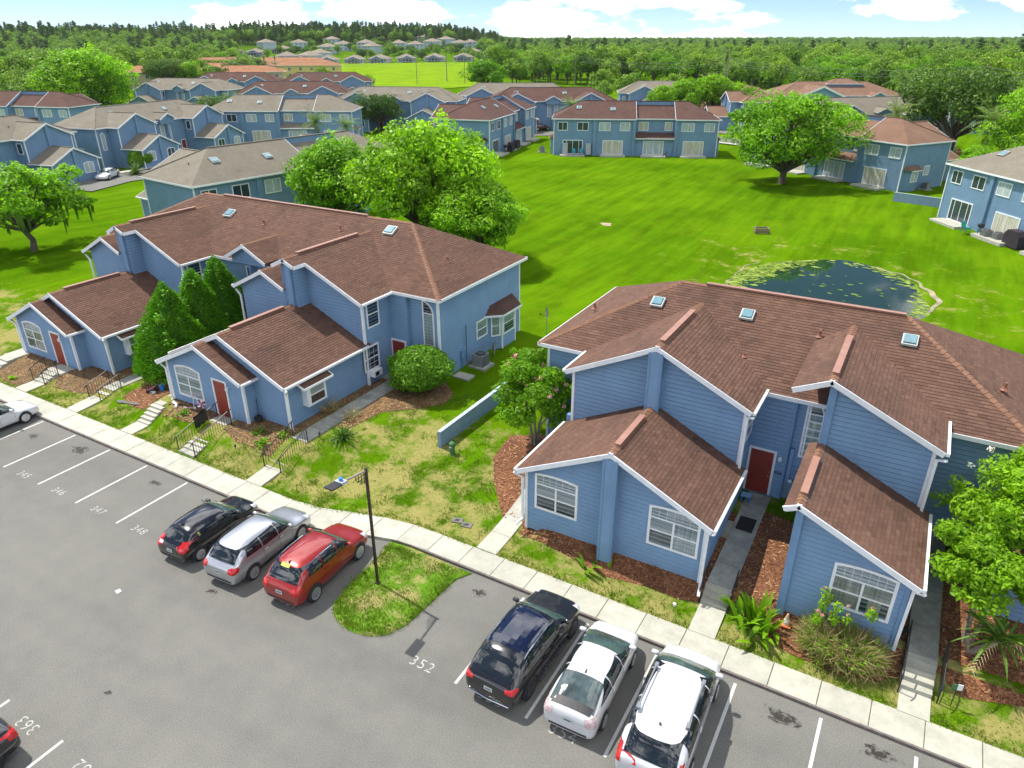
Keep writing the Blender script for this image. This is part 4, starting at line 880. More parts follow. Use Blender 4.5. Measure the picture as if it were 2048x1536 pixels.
# far unit's door
walkway('door_path', 'short concrete path from pavement to the left red front door', -44.85, -43.72, 18.17, 19.32, .14, .14, 1, seed=2)
steps('door_steps', 'three concrete steps up to the left red front door', -44.85, -43.72, 19.32, 20.2, .50, 3)
walkway('door_stoop', 'concrete stoop under the left red front door', -45.0, -43.5, 20.2, 21.12, .53, .53, 1, seed=3)
rail('black iron handrail on the near side of steps to the left red door', -43.68, 19.3, .13, 20.2, .5, n=7); rail('black iron handrail on the mulch side of steps to the left red door', -44.88, 19.3, .13, 20.2, .5, n=7)
walkway('entry_path', 'concrete path from pavement towards the walkway by the cypresses', -39.6, -38.62, 18.17, 19.65, .14, .14, 1, seed=4)
steps('entry_steps', 'railed concrete steps to the walkway beside the cypresses', -39.6, -38.62, 19.65, 20.85, .52, 3)
walkway('entry_walkway', 'concrete walkway running back between blue wing and cypresses', -39.6, -38.62, 20.87, 29.6, .54, .56, 5, M_concrete_old, seed=5)
rail('black iron handrail beside the walkway steps, downspout side', -39.66, 19.6, .13, 20.95, .52, n=9); rail('black iron handrail beside the walkway steps, stepping stone side', -38.56, 19.6, .13, 20.95, .52, n=9)
# middle unit
walkway('entry_path', 'concrete path from pavement to steps with no rail', -34.68, -33.72, 18.17, 19.2, .14, .14, 1, seed=6)
steps('entry_steps', 'five unrailed concrete steps beside the stepping stones', -34.68, -33.72, 19.2, 20.32, .78, 5)
walkway('entry_walkway', 'concrete landing above the unrailed steps beside white downspout', -34.6, -33.95, 20.34, 24.5, .82, .92, 3, seed=7)
steps('door_steps', 'long flight of concrete steps to the red door with the mat', -30.02, -28.9, 18.28, 20.4, .86, 7)
walkway('door_stoop', 'concrete stoop with dark mat under red door', -30.15, -28.95, 20.4, 21.12, .88, .88, 1, seed=8)
rail('tall black handrail draped with a black cloth', -30.08, 18.35, .13, 20.9, .86, n=17); rail('tall black handrail of the red door steps, lawn side', -28.84, 18.35, .13, 20.75, .86, n=17)
walkway('entry_path', 'concrete path from pavement to railed steps by the wing corner', -25.05, -24.05, 18.17, 19.42, .14, .14, 1, seed=9)
steps('entry_steps', 'five railed concrete steps at the wing corner', -25.05, -24.05, 19.42, 21.25, .88, 5)
walkway('entry_walkway', 'long concrete walkway from railed steps to the recessed red door', -25.05, -24.05, 21.27, 29.0, .93, .96, 6, M_concrete_old, seed=10)
walkway('door_stoop', 'concrete landing before the recessed red door of the left block', -25.7, -24.2, 29.0, 30.1, .96, .96, 1, M_concrete_old, seed=11)
rail('brown iron handrail of the wing corner steps, wall side', -25.1, 19.4, .13, 21.4, .88, n=13); rail('brown iron handrail of the wing corner steps, cycad side', -24.0, 19.4, .13, 21.3, .88, n=13)
# right block
w = thing('side_path', 'plain concrete path along the left side of the right block', 'walkway', (-12.5, 19.5, .13), world=True)
for i in range(5):
    ya, yb = 19.5 + 1.25 * i + .008, 19.5 + 1.25 * (i + 1) - .008; f = lambda y: (-12.95 - .01 * (y - 19.5), -12.02 - .02 * (y - 19.5)); za, zb2 = (zt(-12.5, y) + .035 for y in (ya, yb)); (xa, xb), (xc, xd) = f(ya), f(yb)
    MB().prism([(xa, ya, za), (xb, ya, za), (xd, yb, zb2), (xc, yb, zb2)], (0, 0, -.2)).build('slab', M_concrete, w)
WALK.append((-13.1, -12.0, 19.5, 25.8))
walkway('entry_path', 'concrete path from pavement to the low steps between the gables', -4.02, -3.08, 19.44, 20.92, .14, .14, 1, seed=12)
steps('entry_steps', 'three low concrete steps between the two gables of the right block', -4.02, -3.08, 20.92, 21.46, .76, 3)
walkway('entry_walkway', 'shaded concrete walkway to the red door marked 456', -4.0, -3.05, 21.48, 27.7, .80, 1.12, 5, M_concrete_old, seed=13)
walkway('side_pad', 'small concrete pad beside the shaded walkway', -4.3, -4.01, 24.2, 25.3, .86, .93, 1, M_concrete_old, seed=14)
rail('short black handrail by the low steps, wing side', -4.08, 20.9, .14, 21.75, .58, n=2, m=M_black); rail('short black handrail by the low steps, leafy plant side', -3.0, 20.9, .14, 21.75, .58, n=2, m=M_black)
walkway('entry_path', 'concrete path from pavement to the rightmost steps', 2.66, 3.56, 19.42, 20.4, .14, .14, 1, seed=15)
steps('entry_steps', 'four railed concrete steps at the right edge beside the dry bush', 2.66, 3.56, 20.4, 21.4, .82, 4)
walkway('entry_walkway', 'weathered concrete walkway at the right edge between wing and tree', 2.66, 3.56, 21.42, 28.0, .85, 1.15, 6, M_concrete_old, seed=16)
rail('thin black handrail of the rightmost steps, dry bush side', 2.62, 20.2, .13, 21.95, .72, n=2, m=M_black); rail('thin black handrail of the rightmost steps, palm side', 3.72, 20.35, .13, 21.7, .72, n=10, m=M_black)
BEDS = [('mulch_bed', [(-11.9, 21.15), (-10.5, 20.98), (-9, 20.8), (-7.6, 20.55), (-6, 20.8), (-4.9, 20.75), (-4.05, 20.9), (-4.0, 25.9), (-4.4, 25.9), (-4.4, 21.6), (-11.9, 21.6)], M_mulch),
        ('mulch_bed', [(-3.06, 21.3), (-2.6, 20.9), (-1.5, 20.6), (-1.2, 21.7), (-1.2, 26.2), (-3.06, 26.6)], M_mulch),
        ('mulch_bed', [(-1.7, 20.4), (-.6, 20.1), (.8, 20.0), (2.0, 20.3), (2.66, 20.9), (2.6, 25.8), (2.2, 25.8), (2.2, 21.6), (-1.7, 21.6)], M_mulch),
        ('mulch_bed', [(3.6, 21.3), (4.4, 20.9), (6.5, 21.3), (9, 22.5), (9, 27.5), (3.6, 27.5)], M_mulch),
        ('mulch_bed', [(-15.6, 25.2), (-14.6, 23.6), (-13.5, 22.3), (-12.9, 21.6), (-11.9, 21.6), (-11.9, 28.2), (-14.2, 28.4), (-15.9, 27.4)], M_mulch),
        ('mulch_bed', [(-48.35, 18.9), (-46.8, 18.45), (-45.1, 18.4), (-44.95, 19.6), (-45.1, 21.3), (-48.4, 21.3)], M_leaflitter),
        ('mulch_bed', [(-43.6, 20.0), (-42.8, 19.4), (-41.0, 19.5), (-39.7, 19.9), (-39.7, 23.5), (-40.9, 23.5), (-43.4, 21.4)], M_leaflitter),
        ('mulch_bed', [(-37.6, 20.4), (-36.4, 19.95), (-35.0, 19.9), (-34.75, 20.8), (-34.7, 23.2), (-37.8, 23.2)], M_mulch),
        ('mulch_bed', [(-33.7, 19.9), (-31.4, 19.75), (-30.2, 20.1), (-30.2, 21.4), (-33.9, 21.4)], M_leaflitter),
        ('mulch_bed', [(-28.8, 20.2), (-27.4, 19.7), (-25.2, 19.9), (-25.1, 29.2), (-25.9, 29.2), (-25.9, 22.1), (-28.7, 22.1)], M_leaflitter),
        ('mulch_bed', [(-24.0, 23.2), (-23.2, 23.4), (-22.9, 25.6), (-21.6, 27.0), (-20.7, 28.3), (-20.9, 29.6), (-22.3, 30.6), (-24.2, 30.6)], M_leaflitter)]
def inpoly(x, y, P):
    c = False; j = len(P) - 1
    for i in range(len(P)):
        if (P[i][1] > y) != (P[j][1] > y) and x < (P[j][0] - P[i][0]) * (y - P[i][1]) / (P[j][1] - P[i][1]) + P[i][0]: c = not c
        j = i
    return c
chips = MB(); rs = random.Random(8)
for nm, P, m in BEDS:
    sheet(nm, P, m, .022, 'structure', .5)
    x0, x1 = min(p[0] for p in P), max(p[0] for p in P); y0, y1 = min(p[1] for p in P), max(p[1] for p in P)
    for _ in range(int((x1 - x0) * (y1 - y0) * 34)):
        x, y = rs.uniform(x0, x1), rs.uniform(y0, y1)
        if not inpoly(x, y, P): continue
        z = zt(x, y) + .035; a, l, w_ = rs.uniform(0, 6.3), rs.uniform(.04, .11), rs.uniform(.012, .03); c, s = math.cos(a), math.sin(a); e = rs.uniform(-.012, .03)
        chips.add([(x - c * l - s * w_, y - s * l + c * w_, z), (x - c * l + s * w_, y - s * l - c * w_, z), (x + c * l + s * w_, y + s * l - c * w_, z + e), (x + c * l - s * w_, y + s * l + c * w_, z + e)], [(0, 1, 2, 3)], rs.random())
M_chip = leaf_mat('bark_chip', (0.10, 0.04, 0.018), (0.24, 0.11, 0.045), (0.42, 0.28, 0.14), 0.0)
o = chips.build('mulch_chips', M_chip, None, tint=True, kind='stuff'); tag(o, 'loose bark chips and dry leaves scattered over the flower beds', 'mulch')
# grass blades of the near lawns
def blocked(x, y):
    for a, b, c, d in WALK:
        if a < x < b and c < y < d: return True
    for a, b, c, d in ((-51.6, -22.3, 30.3, 40), (-34, -25.7, 21.1, 31), (-49, -40.7, 21.1, 31), (-14.2, 5.4, 27.9, 37), (-11.8, -4.2, 21.4, 30), (-1.5, 2.3, 21.4, 30)):
        if a < x < b and c < y < d: return True
    return any(inpoly(x, y, P) for _, P, _ in BEDS)
gr = MB(); rs = random.Random(4)
def blade(x, y, z, h, t):
    a = rs.uniform(0, 6.3); c, s = math.cos(a), math.sin(a); w_ = rs.uniform(.012, .022); lx, ly = rs.gauss(0, .4) * h, rs.gauss(0, .4) * h
    gr.add([(x - c * w_, y - s * w_, z - .01), (x + c * w_, y + s * w_, z - .01), (x + lx, y + ly, z + h)], [(0, 1, 2)], t)
def tuft(x, y, green, zfun, n=7, hmax=.13):
    for _ in range(n):
        bx, by = x + rs.gauss(0, .05), y + rs.gauss(0, .05); blade(bx, by, zfun(bx, by), rs.uniform(.04, hmax), min(1, max(0, rs.gauss(.62 if green else .1, .18))))
zi = lambda x, y: .085
cl = 0
while cl < 820:                                   # green clumps
    x, y = rs.uniform(-50, 8), rs.uniform(18.2, 30) if rs.random() < .8 else rs.uniform(18.2, 20)
    isl = cl % 7 == 0
    if isl: x, y = rs.uniform(-16.3, -12.5), rs.uniform(13.5, 18.1)
    cl += 1; rr = rs.uniform(.12, .55)
    for _ in range(int(16 * rr * 6)):
        px, py = x + rs.gauss(0, rr * .6), y + rs.gauss(0, rr * .6)
        if isl:
            if inpoly(px, py, ISL) and py < 18: tuft(px, py, True, zi, 3)
        elif py > y_walk(px) + .03 and not blocked(px, py): tuft(px, py, True, zt, 3)
for _ in range(1900):                             # lush fringe along pavement edges and island rim
    if rs.random() < .14:
        i = rs.randrange(len(ISL) - 3); f = rs.random(); px = ISL[i][0] + (ISL[i + 1][0] - ISL[i][0]) * f; py = ISL[i][1] + (ISL[i + 1][1] - ISL[i][1]) * f; k = rs.uniform(.0, .12); px += (-14.4 - px) * k; py += (16 - py) * k; tuft(px, py, True, lambda x, y: .03 + .5 * k, 4, .07); continue
    px = rs.uniform(-50, 8); py = float(y_walk(px)) + abs(rs.gauss(0, .16)) + .02
    if not blocked(px, py): tuft(px, py, True, zt, 4)
for _ in range(5200):                             # sparse dry blades
    px, py = rs.uniform(-50, 8), rs.uniform(18.3, 30)
    if py > y_walk(px) + .05 and not blocked(px, py): tuft(px, py, rs.random() < .3, zt, 3, .08)
o = gr.build('grass', M_leaf_grass, None, tint=True, kind='stuff'); tag(o, 'patchy tufts of lawn grass on the front lawns and island', 'grass')
# ------------------------------------------------------------------ small things
M_plastic_blue = mat('blue_plastic', (0.02, 0.22, 0.62), .4, .1); M_pink = mat('pink_plastic', (0.75, 0.30, 0.40), .5, .1); M_purple = mat('purple_plastic', (0.26, 0.03, 0.22), .5, .2, 6)
M_green_box = mat('green_utility_paint', (0.05, 0.17, 0.07), .5, .15, 4); M_greybox = mat('grey_metal_box', (0.22, 0.23, 0.23), .5, .15, 6); M_stone = mat('grey_stone', (0.15, 0.145, 0.13), .9, .3, 6, bmp=.4); M_tan = mat('tan_plastic', (0.55, 0.50, 0.38), .6, .1)
def oncrete(x, y): return zt(x, y)
# blue garden walls
def garden_wall(label, p, q, h, za, zb_):
    t = thing('garden_wall', label, 'wall', (*p, za), world=True); p, q = Vector((*p, 0)), Vector((*q, 0)); d = (q - p).normalized(); n = Vector((-d.y, d.x, 0)) * .09
    m = mat('blue_stucco', (0.20, 0.30, 0.42), .85, .12, 4, bmp=.3, bscale=30)
    MB().prism([p + n + Vector((0, 0, za - .4)), p - n + Vector((0, 0, za - .4)), q - n + Vector((0, 0, zb_ - .4)), q + n + Vector((0, 0, zb_ - .4))], (0, 0, h + .4)).build('wall_body', m, t)
    n2 = n * 1.12; MB().prism([p + n2 + Vector((0, 0, za + h)), p - n2 + Vector((0, 0, za + h)), q - n2 + Vector((0, 0, zb_ + h)), q + n2 + Vector((0, 0, zb_ + h))], (0, 0, .03)).build('coping', mat('pale_blue_coping', (0.42, 0.50, 0.56), .8, .1, 5), t)
garden_wall('low blue stucco wall on the dry lawn beside the pink flowered tree', (-18.4, 24.65), (-18.3, 31.2), .9, zt(-18.4, 24.7), zt(-18.3, 31))
garden_wall('low blue stucco wall on the common by the grey roofed house at the far right', (-3.9, 105.8), (1.8, 104.2), 1.1, zt(-3.9, 106), zt(1.8, 104))
t = thing('utility_pedestal', 'green cable pedestal standing at the end of the low blue wall', 'utility box', (-17.57, 24.55, zt(-17.57, 24.55)), world=True); z = zt(-17.57, 24.55)
MB().lathe([(.13, -.05), (.13, .5), (.125, .52)], 14, (-17.57, 24.55, z)).build('post_body', M_green_box, t); MB().lathe([(.15, .52), (.15, .60), (.09, .66), (.01, .67)], 14, (-17.57, 24.55, z)).build('cap', M_green_box, t); MB().box(-17.63, -17.51, 24.405, 24.42, z + .40, z + .46).build('tag_plate', M_trim, t)
for lb, x, y, rz in (('dark square valve cover in the dry lawn, the one farther from the path', -14.65, 20.62, .3), ('dark square valve cover in the dry lawn, next to the path', -14.12, 20.55, .2)):
    t = thing('valve_cover', lb, 'cover', (x, y, zt(x, y) + .01), rz); MB().prism([(-.24, -.16, 0), (.24, -.16, 0), (.24, .16, 0), (-.24, .16, 0)], (0, 0, .03)).build('lid', M_stone, t); MB().box(-.08, .08, -.06, .06, .03, .04).build('hatch', M_black, t)
for i, (x, y) in enumerate([(-37.35, 20.0), (-36.98, 20.08), (-36.45, 20.13), (-35.97, 20.14)]):
    mb = MB(); z = zt(x, y) + .005; P = blob(0, 0, .24, .15, 8, i + 3, .1); mb.prism([(a, b, 0) for a, b in P], (0, 0, .05)); o = mb.build('stepping_stone', M_stone); o.location = (x, y, z); o.rotation_euler = (0, 0, .2 * i)
    tag(o, ('grey stepping stone in lawn, the one nearest the railed steps', 'grey stepping stone in lawn, second from the railed steps', 'grey stepping stone in lawn, third from the railed steps', 'grey stepping stone in lawn, last before the unrailed steps')[i], 'stone', 'stepping stones on the front lawn')
def ac_unit(label, x, y, z, s=1.0, rz=0, slab=True):
    t = thing('air_conditioner', label, 'air conditioner', (x, y, z), rz, 'outdoor air conditioners'); h = .78 * s; w_ = .38 * s
    if slab: MB().box(-.6 * s, .6 * s, -.6 * s, .6 * s, -.1, .06).build('base_slab', M_concrete_old, t)
    MB().box(-w_, w_, -w_, w_, .06, h).build('casing', M_greybox, t)
    for k in range(7):
        zz = .12 + (h - .2) * k / 6
        for sx in (-1, 1):
            MB().box(sx * (w_ + .004) - .006, sx * (w_ + .004) + .006, -w_, w_, zz, zz + .035).build('louvre', M_black, t) if s > .9 else None
    MB().lathe([(w_ * .86, h), (w_ * .86, h + .035), (w_ * .78, h + .04), (w_ * .78, h - .0), (.02, h + .012)], 18).build('fan_guard', M_black, t)
    g = MB()
    for k in range(8): a = math.pi * k / 8; g.beam((-w_ * .8 * math.cos(a), -w_ * .8 * math.sin(a), h + .045), (w_ * .8 * math.cos(a), w_ * .8 * math.sin(a), h + .045), .012, .01)
    g.build('fan_grille', M_greybox, t); return t
ac_unit('grey outdoor air conditioner against the left block end wall', -21.6, 33.6, zt(-21.6, 33.6) + .02)
MB_ = MB().box(-22.2, -21.1, 31.35, 32.1, zt(-21.7, 31.7) - .05, zt(-21.7, 31.7) + .07); tag(MB_.build('concrete_pad', M_concrete), 'empty square concrete pad on the shaded lawn by the end wall', 'slab')
def dish(label, x, y, z, h, rz, m):
    t = thing('satellite_dish', label, 'satellite dish', (x, y, z), rz); MB().tube([(0, 0, -.05), (0, 0, h)], .025, 8).build('mast', M_greybox, t)
    d = MB(); n_ = 14; d.add([(.36 * r_ * math.cos(2 * math.pi * k / n_), -.12 + .16 * r_ * r_, h + .12 + .40 * r_ * math.sin(2 * math.pi * k / n_)) for r_ in (.05, .55, 1) for k in range(n_)], [(i * n_ + k, i * n_ + (k + 1) % n_, (i + 1) * n_ + (k + 1) % n_, (i + 1) * n_ + k) for i in range(2) for k in range(n_)])
    d.build('reflector', m, t, True); MB().tube([(0, -.1, h - .1), (0, .45, h + .0)], .015, 6).box(-.04, .04, .42, .5, h - .02, h + .08).build('feed_arm', M_black, t)
dish('dark satellite dish on a mast behind the bay window', -20.6, 40.4, zt(-20.6, 40.4), 1.5, 2.2, M_greybox)
dish('grey satellite dish low beside the bay window wall', -21.7, 35.3, zt(-21.7, 35.3), .45, -1.2, M_greybox)
# lamp post on the island
LP = (-15.12, 15.84, .10); t = thing('street_lamp', 'thin dark lamp post with one flat head on the grass island', 'street lamp', LP, world=True); x, y, z = LP
MB().box(x - .042, x + .042, y - .042, y + .042, z - .1, 5.32).build('pole', M_brownblk, t); MB().box(x - .08, x + .08, y - .08, y + .08, z - .02, z + .06).build('base_plate', M_brownblk, t)
MB().beam((x, y, 5.22), (x, y - 1.15, 5.42), .05, .06).build('arm', mat('pale_weathered_arm', (.30, .25, .21), .5, .2, 8), t)
for k in range(4): MB().box(x - .012, x + .012, y - .13 - .14 * k, y - .11 - .14 * k, 4.72 + .13 * k, 5.27 + .02 * k).build('bracket_bar', M_brownblk, t)
for k in range(3): MB().box(x - .01, x + .01, y - .60 + .12 * k, y - .04, 5.12 - .15 * k, 5.14 - .15 * k).build('bracket_bar', M_brownblk, t)
MB().prism([(x - .17, y - 1.1, 5.40), (x + .17, y - 1.1, 5.40), (x + .17, y - 1.38, 5.44), (x - .17, y - 1.38, 5.44)], (0, 0, .10)).build('driver_box', mat('grey_lamp_box', (.42, .44, .48), .4, .08), t)
MB().prism([(x - .19, y - 1.38, 5.45), (x + .19, y - 1.38, 5.45), (x + .19, y - 1.86, 5.51), (x - .19, y - 1.86, 5.51)], (0, 0, .05)).build('lamp_head', M_black, t)
MB().lathe([(.07, 0), (.075, .09), (.03, .12)], 12, (x, y - 1.24, 5.53)).build('photocell', M_plastic_blue, t)
# toys and clutter before the middle unit
z = zt(-35.6, 21.6) + .04; t = thing('plant_pot', 'bright blue plastic pot on mulch near the walkway', 'pot', (-35.6, 21.6, z)); MB().lathe([(.1, 0), (.15, .28), (.16, .33)], 14).build('pot_body', M_plastic_blue, t); MB().lathe([(.165, .33), (.175, .36), (.15, .37), (.1, .3)], 14).build('rim', M_plastic_blue, t)
t = thing('kick_scooter', 'pink and white child scooter standing by the wall under the window', 'scooter', (-32.1, 20.75, zt(-32.1, 20.75)), .5); MB().box(-.3, .2, -.06, .06, .08, .11).build('deck', M_pink, t); MB().tube([(.22, 0, .1), (.30, 0, .82)], .018, 6).build('stem', M_trim, t); MB().tube([(.30, -.2, .82), (.30, .2, .82)], .02, 6).build('handlebar', M_pink, t)
for dx in (-.3, .25): MB().lathe([(.02, -.02), (.08, -.02), (.08, .02), (.02, .02)], 12, (dx, 0, .08), 'y').build('wheel', M_trim, t)
t = thing('garden_spinner', 'purple and white petalled garden spinner beside the step rail', 'garden spinner', (-30.75, 20.55, zt(-30.75, 20.5)), .4); MB().tube([(0, 0, -.05), (0, 0, .75)], .012, 6).build('stake', M_black, t)
for k in range(10):
    a = 2 * math.pi * k / 10; c, s = math.cos(a), math.sin(a); MB().add([(0, 0, .75), (.16 * c - .07 * s, -.03, .75 + .16 * s + .07 * c), (.34 * c, .02, .75 + .34 * s), (.16 * c + .07 * s, .03, .75 + .16 * s - .07 * c)], [(0, 1, 2, 3)]).build('petal', M_purple if k % 2 else M_flower_w, t)
t = thing('toy_tricycle', 'small pink toy tricycle lying on the mulch bed', 'toy', (-36.25, 21.35, zt(-36.25, 21.35) + .03), .9); MB().tube([(-.25, 0, .14), (.0, 0, .22), (.22, 0, .34)], .025, 6).tube([(.22, -.14, .38), (.22, .14, .38)], .015, 6).build('frame', M_pink, t)
for dx, dy, r_ in ((.22, 0, .14), (-.22, .12, .1), (-.22, -.12, .1)): MB().lathe([(.02, -.02), (r_, -.02), (r_, .02), (.02, .02)], 12, (dx, dy, r_), 'y').build('wheel', M_black, t)
mb = MB(); rs = random.Random(2)
for i in range(6):
    a = rs.uniform(0, 6.3); x, y = -35.85 + rs.gauss(0, .22), 21.15 + rs.gauss(0, .12); P = blob(0, 0, .09, .06, 7, i, .2)
    o = MB().prism([(p, q, 0) for p, q in P], (0, 0, .06)).build('garden_rock', M_stone if i % 2 else M_trim); o.location = (x, y, zt(x, y) + .03); tag(o, 'small garden rock among the toys on the mulch bed', 'rock', 'small rocks by the toys')
t = thing('drain_elbow', 'white plastic drain elbow lying by the unrailed steps', 'pipe', (-33.1, 20.6, zt(-33.1, 20.6) + .08)); MB().tube([(-.35, .15, .0), (-.1, .1, .02), (.1, .0, .02), (.25, -.18, 0)], .07, 8).build('pipe_body', M_trim, t); MB().tube([(-.4, .17, 0), (-.33, .14, 0)], .085, 8).build('collar', M_trim, t)
z = .86; t = thing('towel', 'black cloth hanging over the tall black handrail', 'cloth', (-30.1, 19.9, 1.4)); mb = MB(); n_ = 8
for sx in (-1, 1):
    mb.add([(sx * (.05 + .02 * math.sin(j * 1.7)), (j / n_ - .5) * .75, .155 + .29 * (j / n_ - .5) * .75 + (.04 if i == 0 else -.62 + .05 * math.sin(j * 2.1))) for i in range(2) for j in range(n_ + 1)], [(j, j + 1, n_ + 2 + j, n_ + 1 + j) for j in range(n_)])
mb.build('cloth', M_black, t)
MB().box(-29.85, -29.2, 20.5, 20.95, .885, .90).build('door_mat', mat('brown_mat', (.07, .05, .035), .95, .3, 20)); tag(bpy.data.objects['door_mat'], 'brown mat lying before the red door above the long steps', 'mat')
o = MB().add([(-3.86, 24.9, 1.0), (-3.2, 24.9, 1.0), (-3.2, 25.75, 1.04), (-3.86, 25.75, 1.04), (-3.86, 24.9, 1.06), (-3.2, 24.9, 1.06), (-3.2, 25.75, 1.11), (-3.86, 25.75, 1.11)], [(4, 5, 6, 7), (0, 1, 5, 4), (1, 2, 6, 5), (2, 3, 7, 6), (3, 0, 4, 7)]).build('door_mat', M_black); tag(o, 'black mat on the shaded walkway of the right block', 'mat')
t = thing('hose_reel', 'grey trimmer leaning in the corner of blue wing walls', 'garden tool', (-27.75, 21.6, zt(-27.8, 21.6)), .2); MB().lathe([(.05, -.1), (.2, -.1), (.2, .1), (.05, .1)], 12, (0, 0, .22), 'y').build('drum', M_black, t); MB().lathe([(.01, -.14), (.1, -.12), (.1, -.1)], 10, (0, 0, .22), 'y').build('hub', M_greybox, t); MB().tube([(0, .05, .3), (-.1, .2, 1.25)], .018, 6).build('handle_bar', M_black, t)
t.name = 'garden_trimmer'
t = thing('traffic_cone', 'orange and white cone beside the leafy plant at the wing corner', 'traffic cone', (-1.05, 21.15, zt(-1.05, 21.15) + .02)); MB().box(-.17, .17, -.17, .17, 0, .03).build('base', mat('orange_plastic', (.62, .15, .04), .5, .15), t); MB().lathe([(.13, .03), (.03, .5)], 14).build('cone_body', mat('faded_cone', (.62, .42, .26), .6, .2, 8), t); MB().lathe([(.107, .16), (.08, .28)], 14).build('band', M_trim, t)
t = thing('plastic_stool', 'blue and white plastic stool by the red door marked 456', 'stool', (-3.95, 26.9, 1.07)); MB().box(-.2, .2, -.16, .16, .32, .37).build('seat', mat('pale_blue_plastic', (.25, .45, .70), .4, .2, 8), t)
for sx in (-1, 1):
    for sy in (-1, 1): MB().box(sx * .17 - .02, sx * .17 + .02, sy * .13 - .02, sy * .13 + .02, 0, .32).build('leg', M_plastic_blue, t)
t = thing('yard_sign', 'small green and white sign on a stake by the rightmost steps', 'sign', (4.1, 20.45, zt(4.1, 20.45)), .3); MB().box(-.01, .01, -.01, .01, -.1, .75).build('stake', M_black, t); MB().box(-.15, 0, -.02, .0, .72, .95).build('panel', M_green_box, t); MB().box(.0, .15, -.02, .0, .72, .95).build('panel', M_trim, t)
for i, (x, y, lb) in enumerate([(-4.75, 20.05, 'small white solar light in the grass beside the low steps'), (-26.9, 19.3, 'small dark solar light in the lawn before the wing corner bed'), (-23.75, 21.9, 'small solar light at the walkway edge beside the cycad')]):
    t = thing('solar_light', lb, 'garden light', (x, y, zt(x, y))); MB().tube([(0, 0, -.05), (0, 0, .3)], .012, 6).build('stake', M_black, t); MB().lathe([(.03, .26), (.055, .36), (.06, .4), (.01, .43)], 10).build('lamp_body', M_trim if i == 0 else M_black, t)
t = thing('plant_stand', 'black wire plant stand behind the dry bush', 'plant stand', (2.45, 21.9, zt(2.45, 21.9))); MB().lathe([(.01, .48), (.17, .48), (.17, .5), (.01, .5)], 12).build('tray', M_black, t)
for k in range(3): a = 2.1 * k; MB().tube([(.15 * math.cos(a), .15 * math.sin(a), .48), (.2 * math.cos(a), .2 * math.sin(a), 0)], .012, 6).build('leg', M_black, t)
# stake fence of thin wire along the left path
for i in range(9):
    y = 20.0 + .62 * i; x = -13.12; o = MB().tube([(0, 0, -.05), (0, 0, .32), (.03, 0, .36)], .009, 5).build('wire_stake', M_black); o.location = (x, y, zt(x, y)); tag(o, 'thin black stake along the left edge of the plain side path', 'stake', 'stakes along the side path')
# ------------------------------------------------------------------ pond
pm, nt, p, out = new_mat('pond_water'); setin(p, Base_Color=(0.010, 0.030, 0.016), Roughness=0.02); p.inputs['IOR'].default_value = 1.33; bump(nt, p, noise(nt, 2.5, 2, .5), .05, .03)
P = [(-5.9 + 1.14 * 8.0 * math.cos(2 * math.pi * k / 48), 66.0 + 1.14 * 9.9 * math.sin(2 * math.pi * k / 48)) for k in range(48)]
struct('pond_water', MB().add([(x, y, -1.0) for x, y in P], [tuple(range(48))]), MATS['pond_water'])
M_algae = leaf_mat('duckweed', (0.06, 0.12, 0.010), (0.13, 0.21, 0.014), (0.24, 0.32, 0.06), 0.0, .8)
al = MB(); rs = random.Random(12)
for i in range(1300):
    edge = rs.random() < .94; r_ = rs.gauss(.97, .055) if edge else rs.uniform(.1, .85); a = rs.uniform(0, 6.3) if not edge else rs.gauss(.35, .75) if rs.random() < .5 else rs.uniform(1.9, 3.5)
    if i > 850: a, r_ = rs.gauss(2.75, .32), rs.gauss(.86, .09)
    x, y = -5.9 + 8.0 * r_ * math.cos(a), 66.0 + 9.9 * r_ * math.sin(a); s_ = rs.uniform(.07, .34); P = blob(x, y, s_, s_ * rs.uniform(.3, .8), 9, i, .25); al.add([(u, v, -.992 + .0004 * (i % 12)) for u, v in P], [tuple(range(9))], rs.random())
tag(al.build('duckweed', M_algae, None, tint=True, kind='stuff'), 'yellow green duckweed floating along the pond edges', 'duckweed')
mudm = mat('pale_dry_mud', (0.27, 0.235, 0.15), .95, .45, 1.2, bmp=.5, bscale=8)
mud = MB(); n_ = 90
def ring(r0, r1, a0, a1, seed):
    rr = random.Random(seed); prev = None
    for k in range(n_ + 1):
        a = a0 + (a1 - a0) * k / n_; e = math.sin(math.pi * k / n_); q = r0 + .02 * math.sin(9 * a + seed) + .015 * math.sin(23 * a); w_ = (r1 - r0) * e * (.65 + .35 * math.sin(5 * a + seed)) 
        c, s = math.cos(a), math.sin(a); row = []
        for f in (0, .5, 1):
            r_ = q + w_ * f; x, y = -5.9 + 8.0 * r_ * c, 66.0 + 9.9 * r_ * s; row.append((x, y, max(zt(x, y), -1.05) + .03))
        if prev: mud.add(prev + row, [(0, 3, 4, 1), (1, 4, 5, 2)])
        prev = row
ring(1.02, 1.085, -.55, 1.35, 1); ring(1.03, 1.07, 2.55, 3.6, 2); ring(1.0, 1.10, 1.45, 1.75, 3)
struct('pond_bank', mud, mudm, True)

for i_, (x_, y_, rx_, ry_) in enumerate([(-31.6, 76.4, .8, .6)]): sheet('bare_sand_patch', blob(x_, y_, rx_, ry_, 14, i_ + 5, .28), mudm if i_ else mat('bare_pinkish_sand', (.40, .30, .21), .95, .3, 2), .03, 'structure', .4)
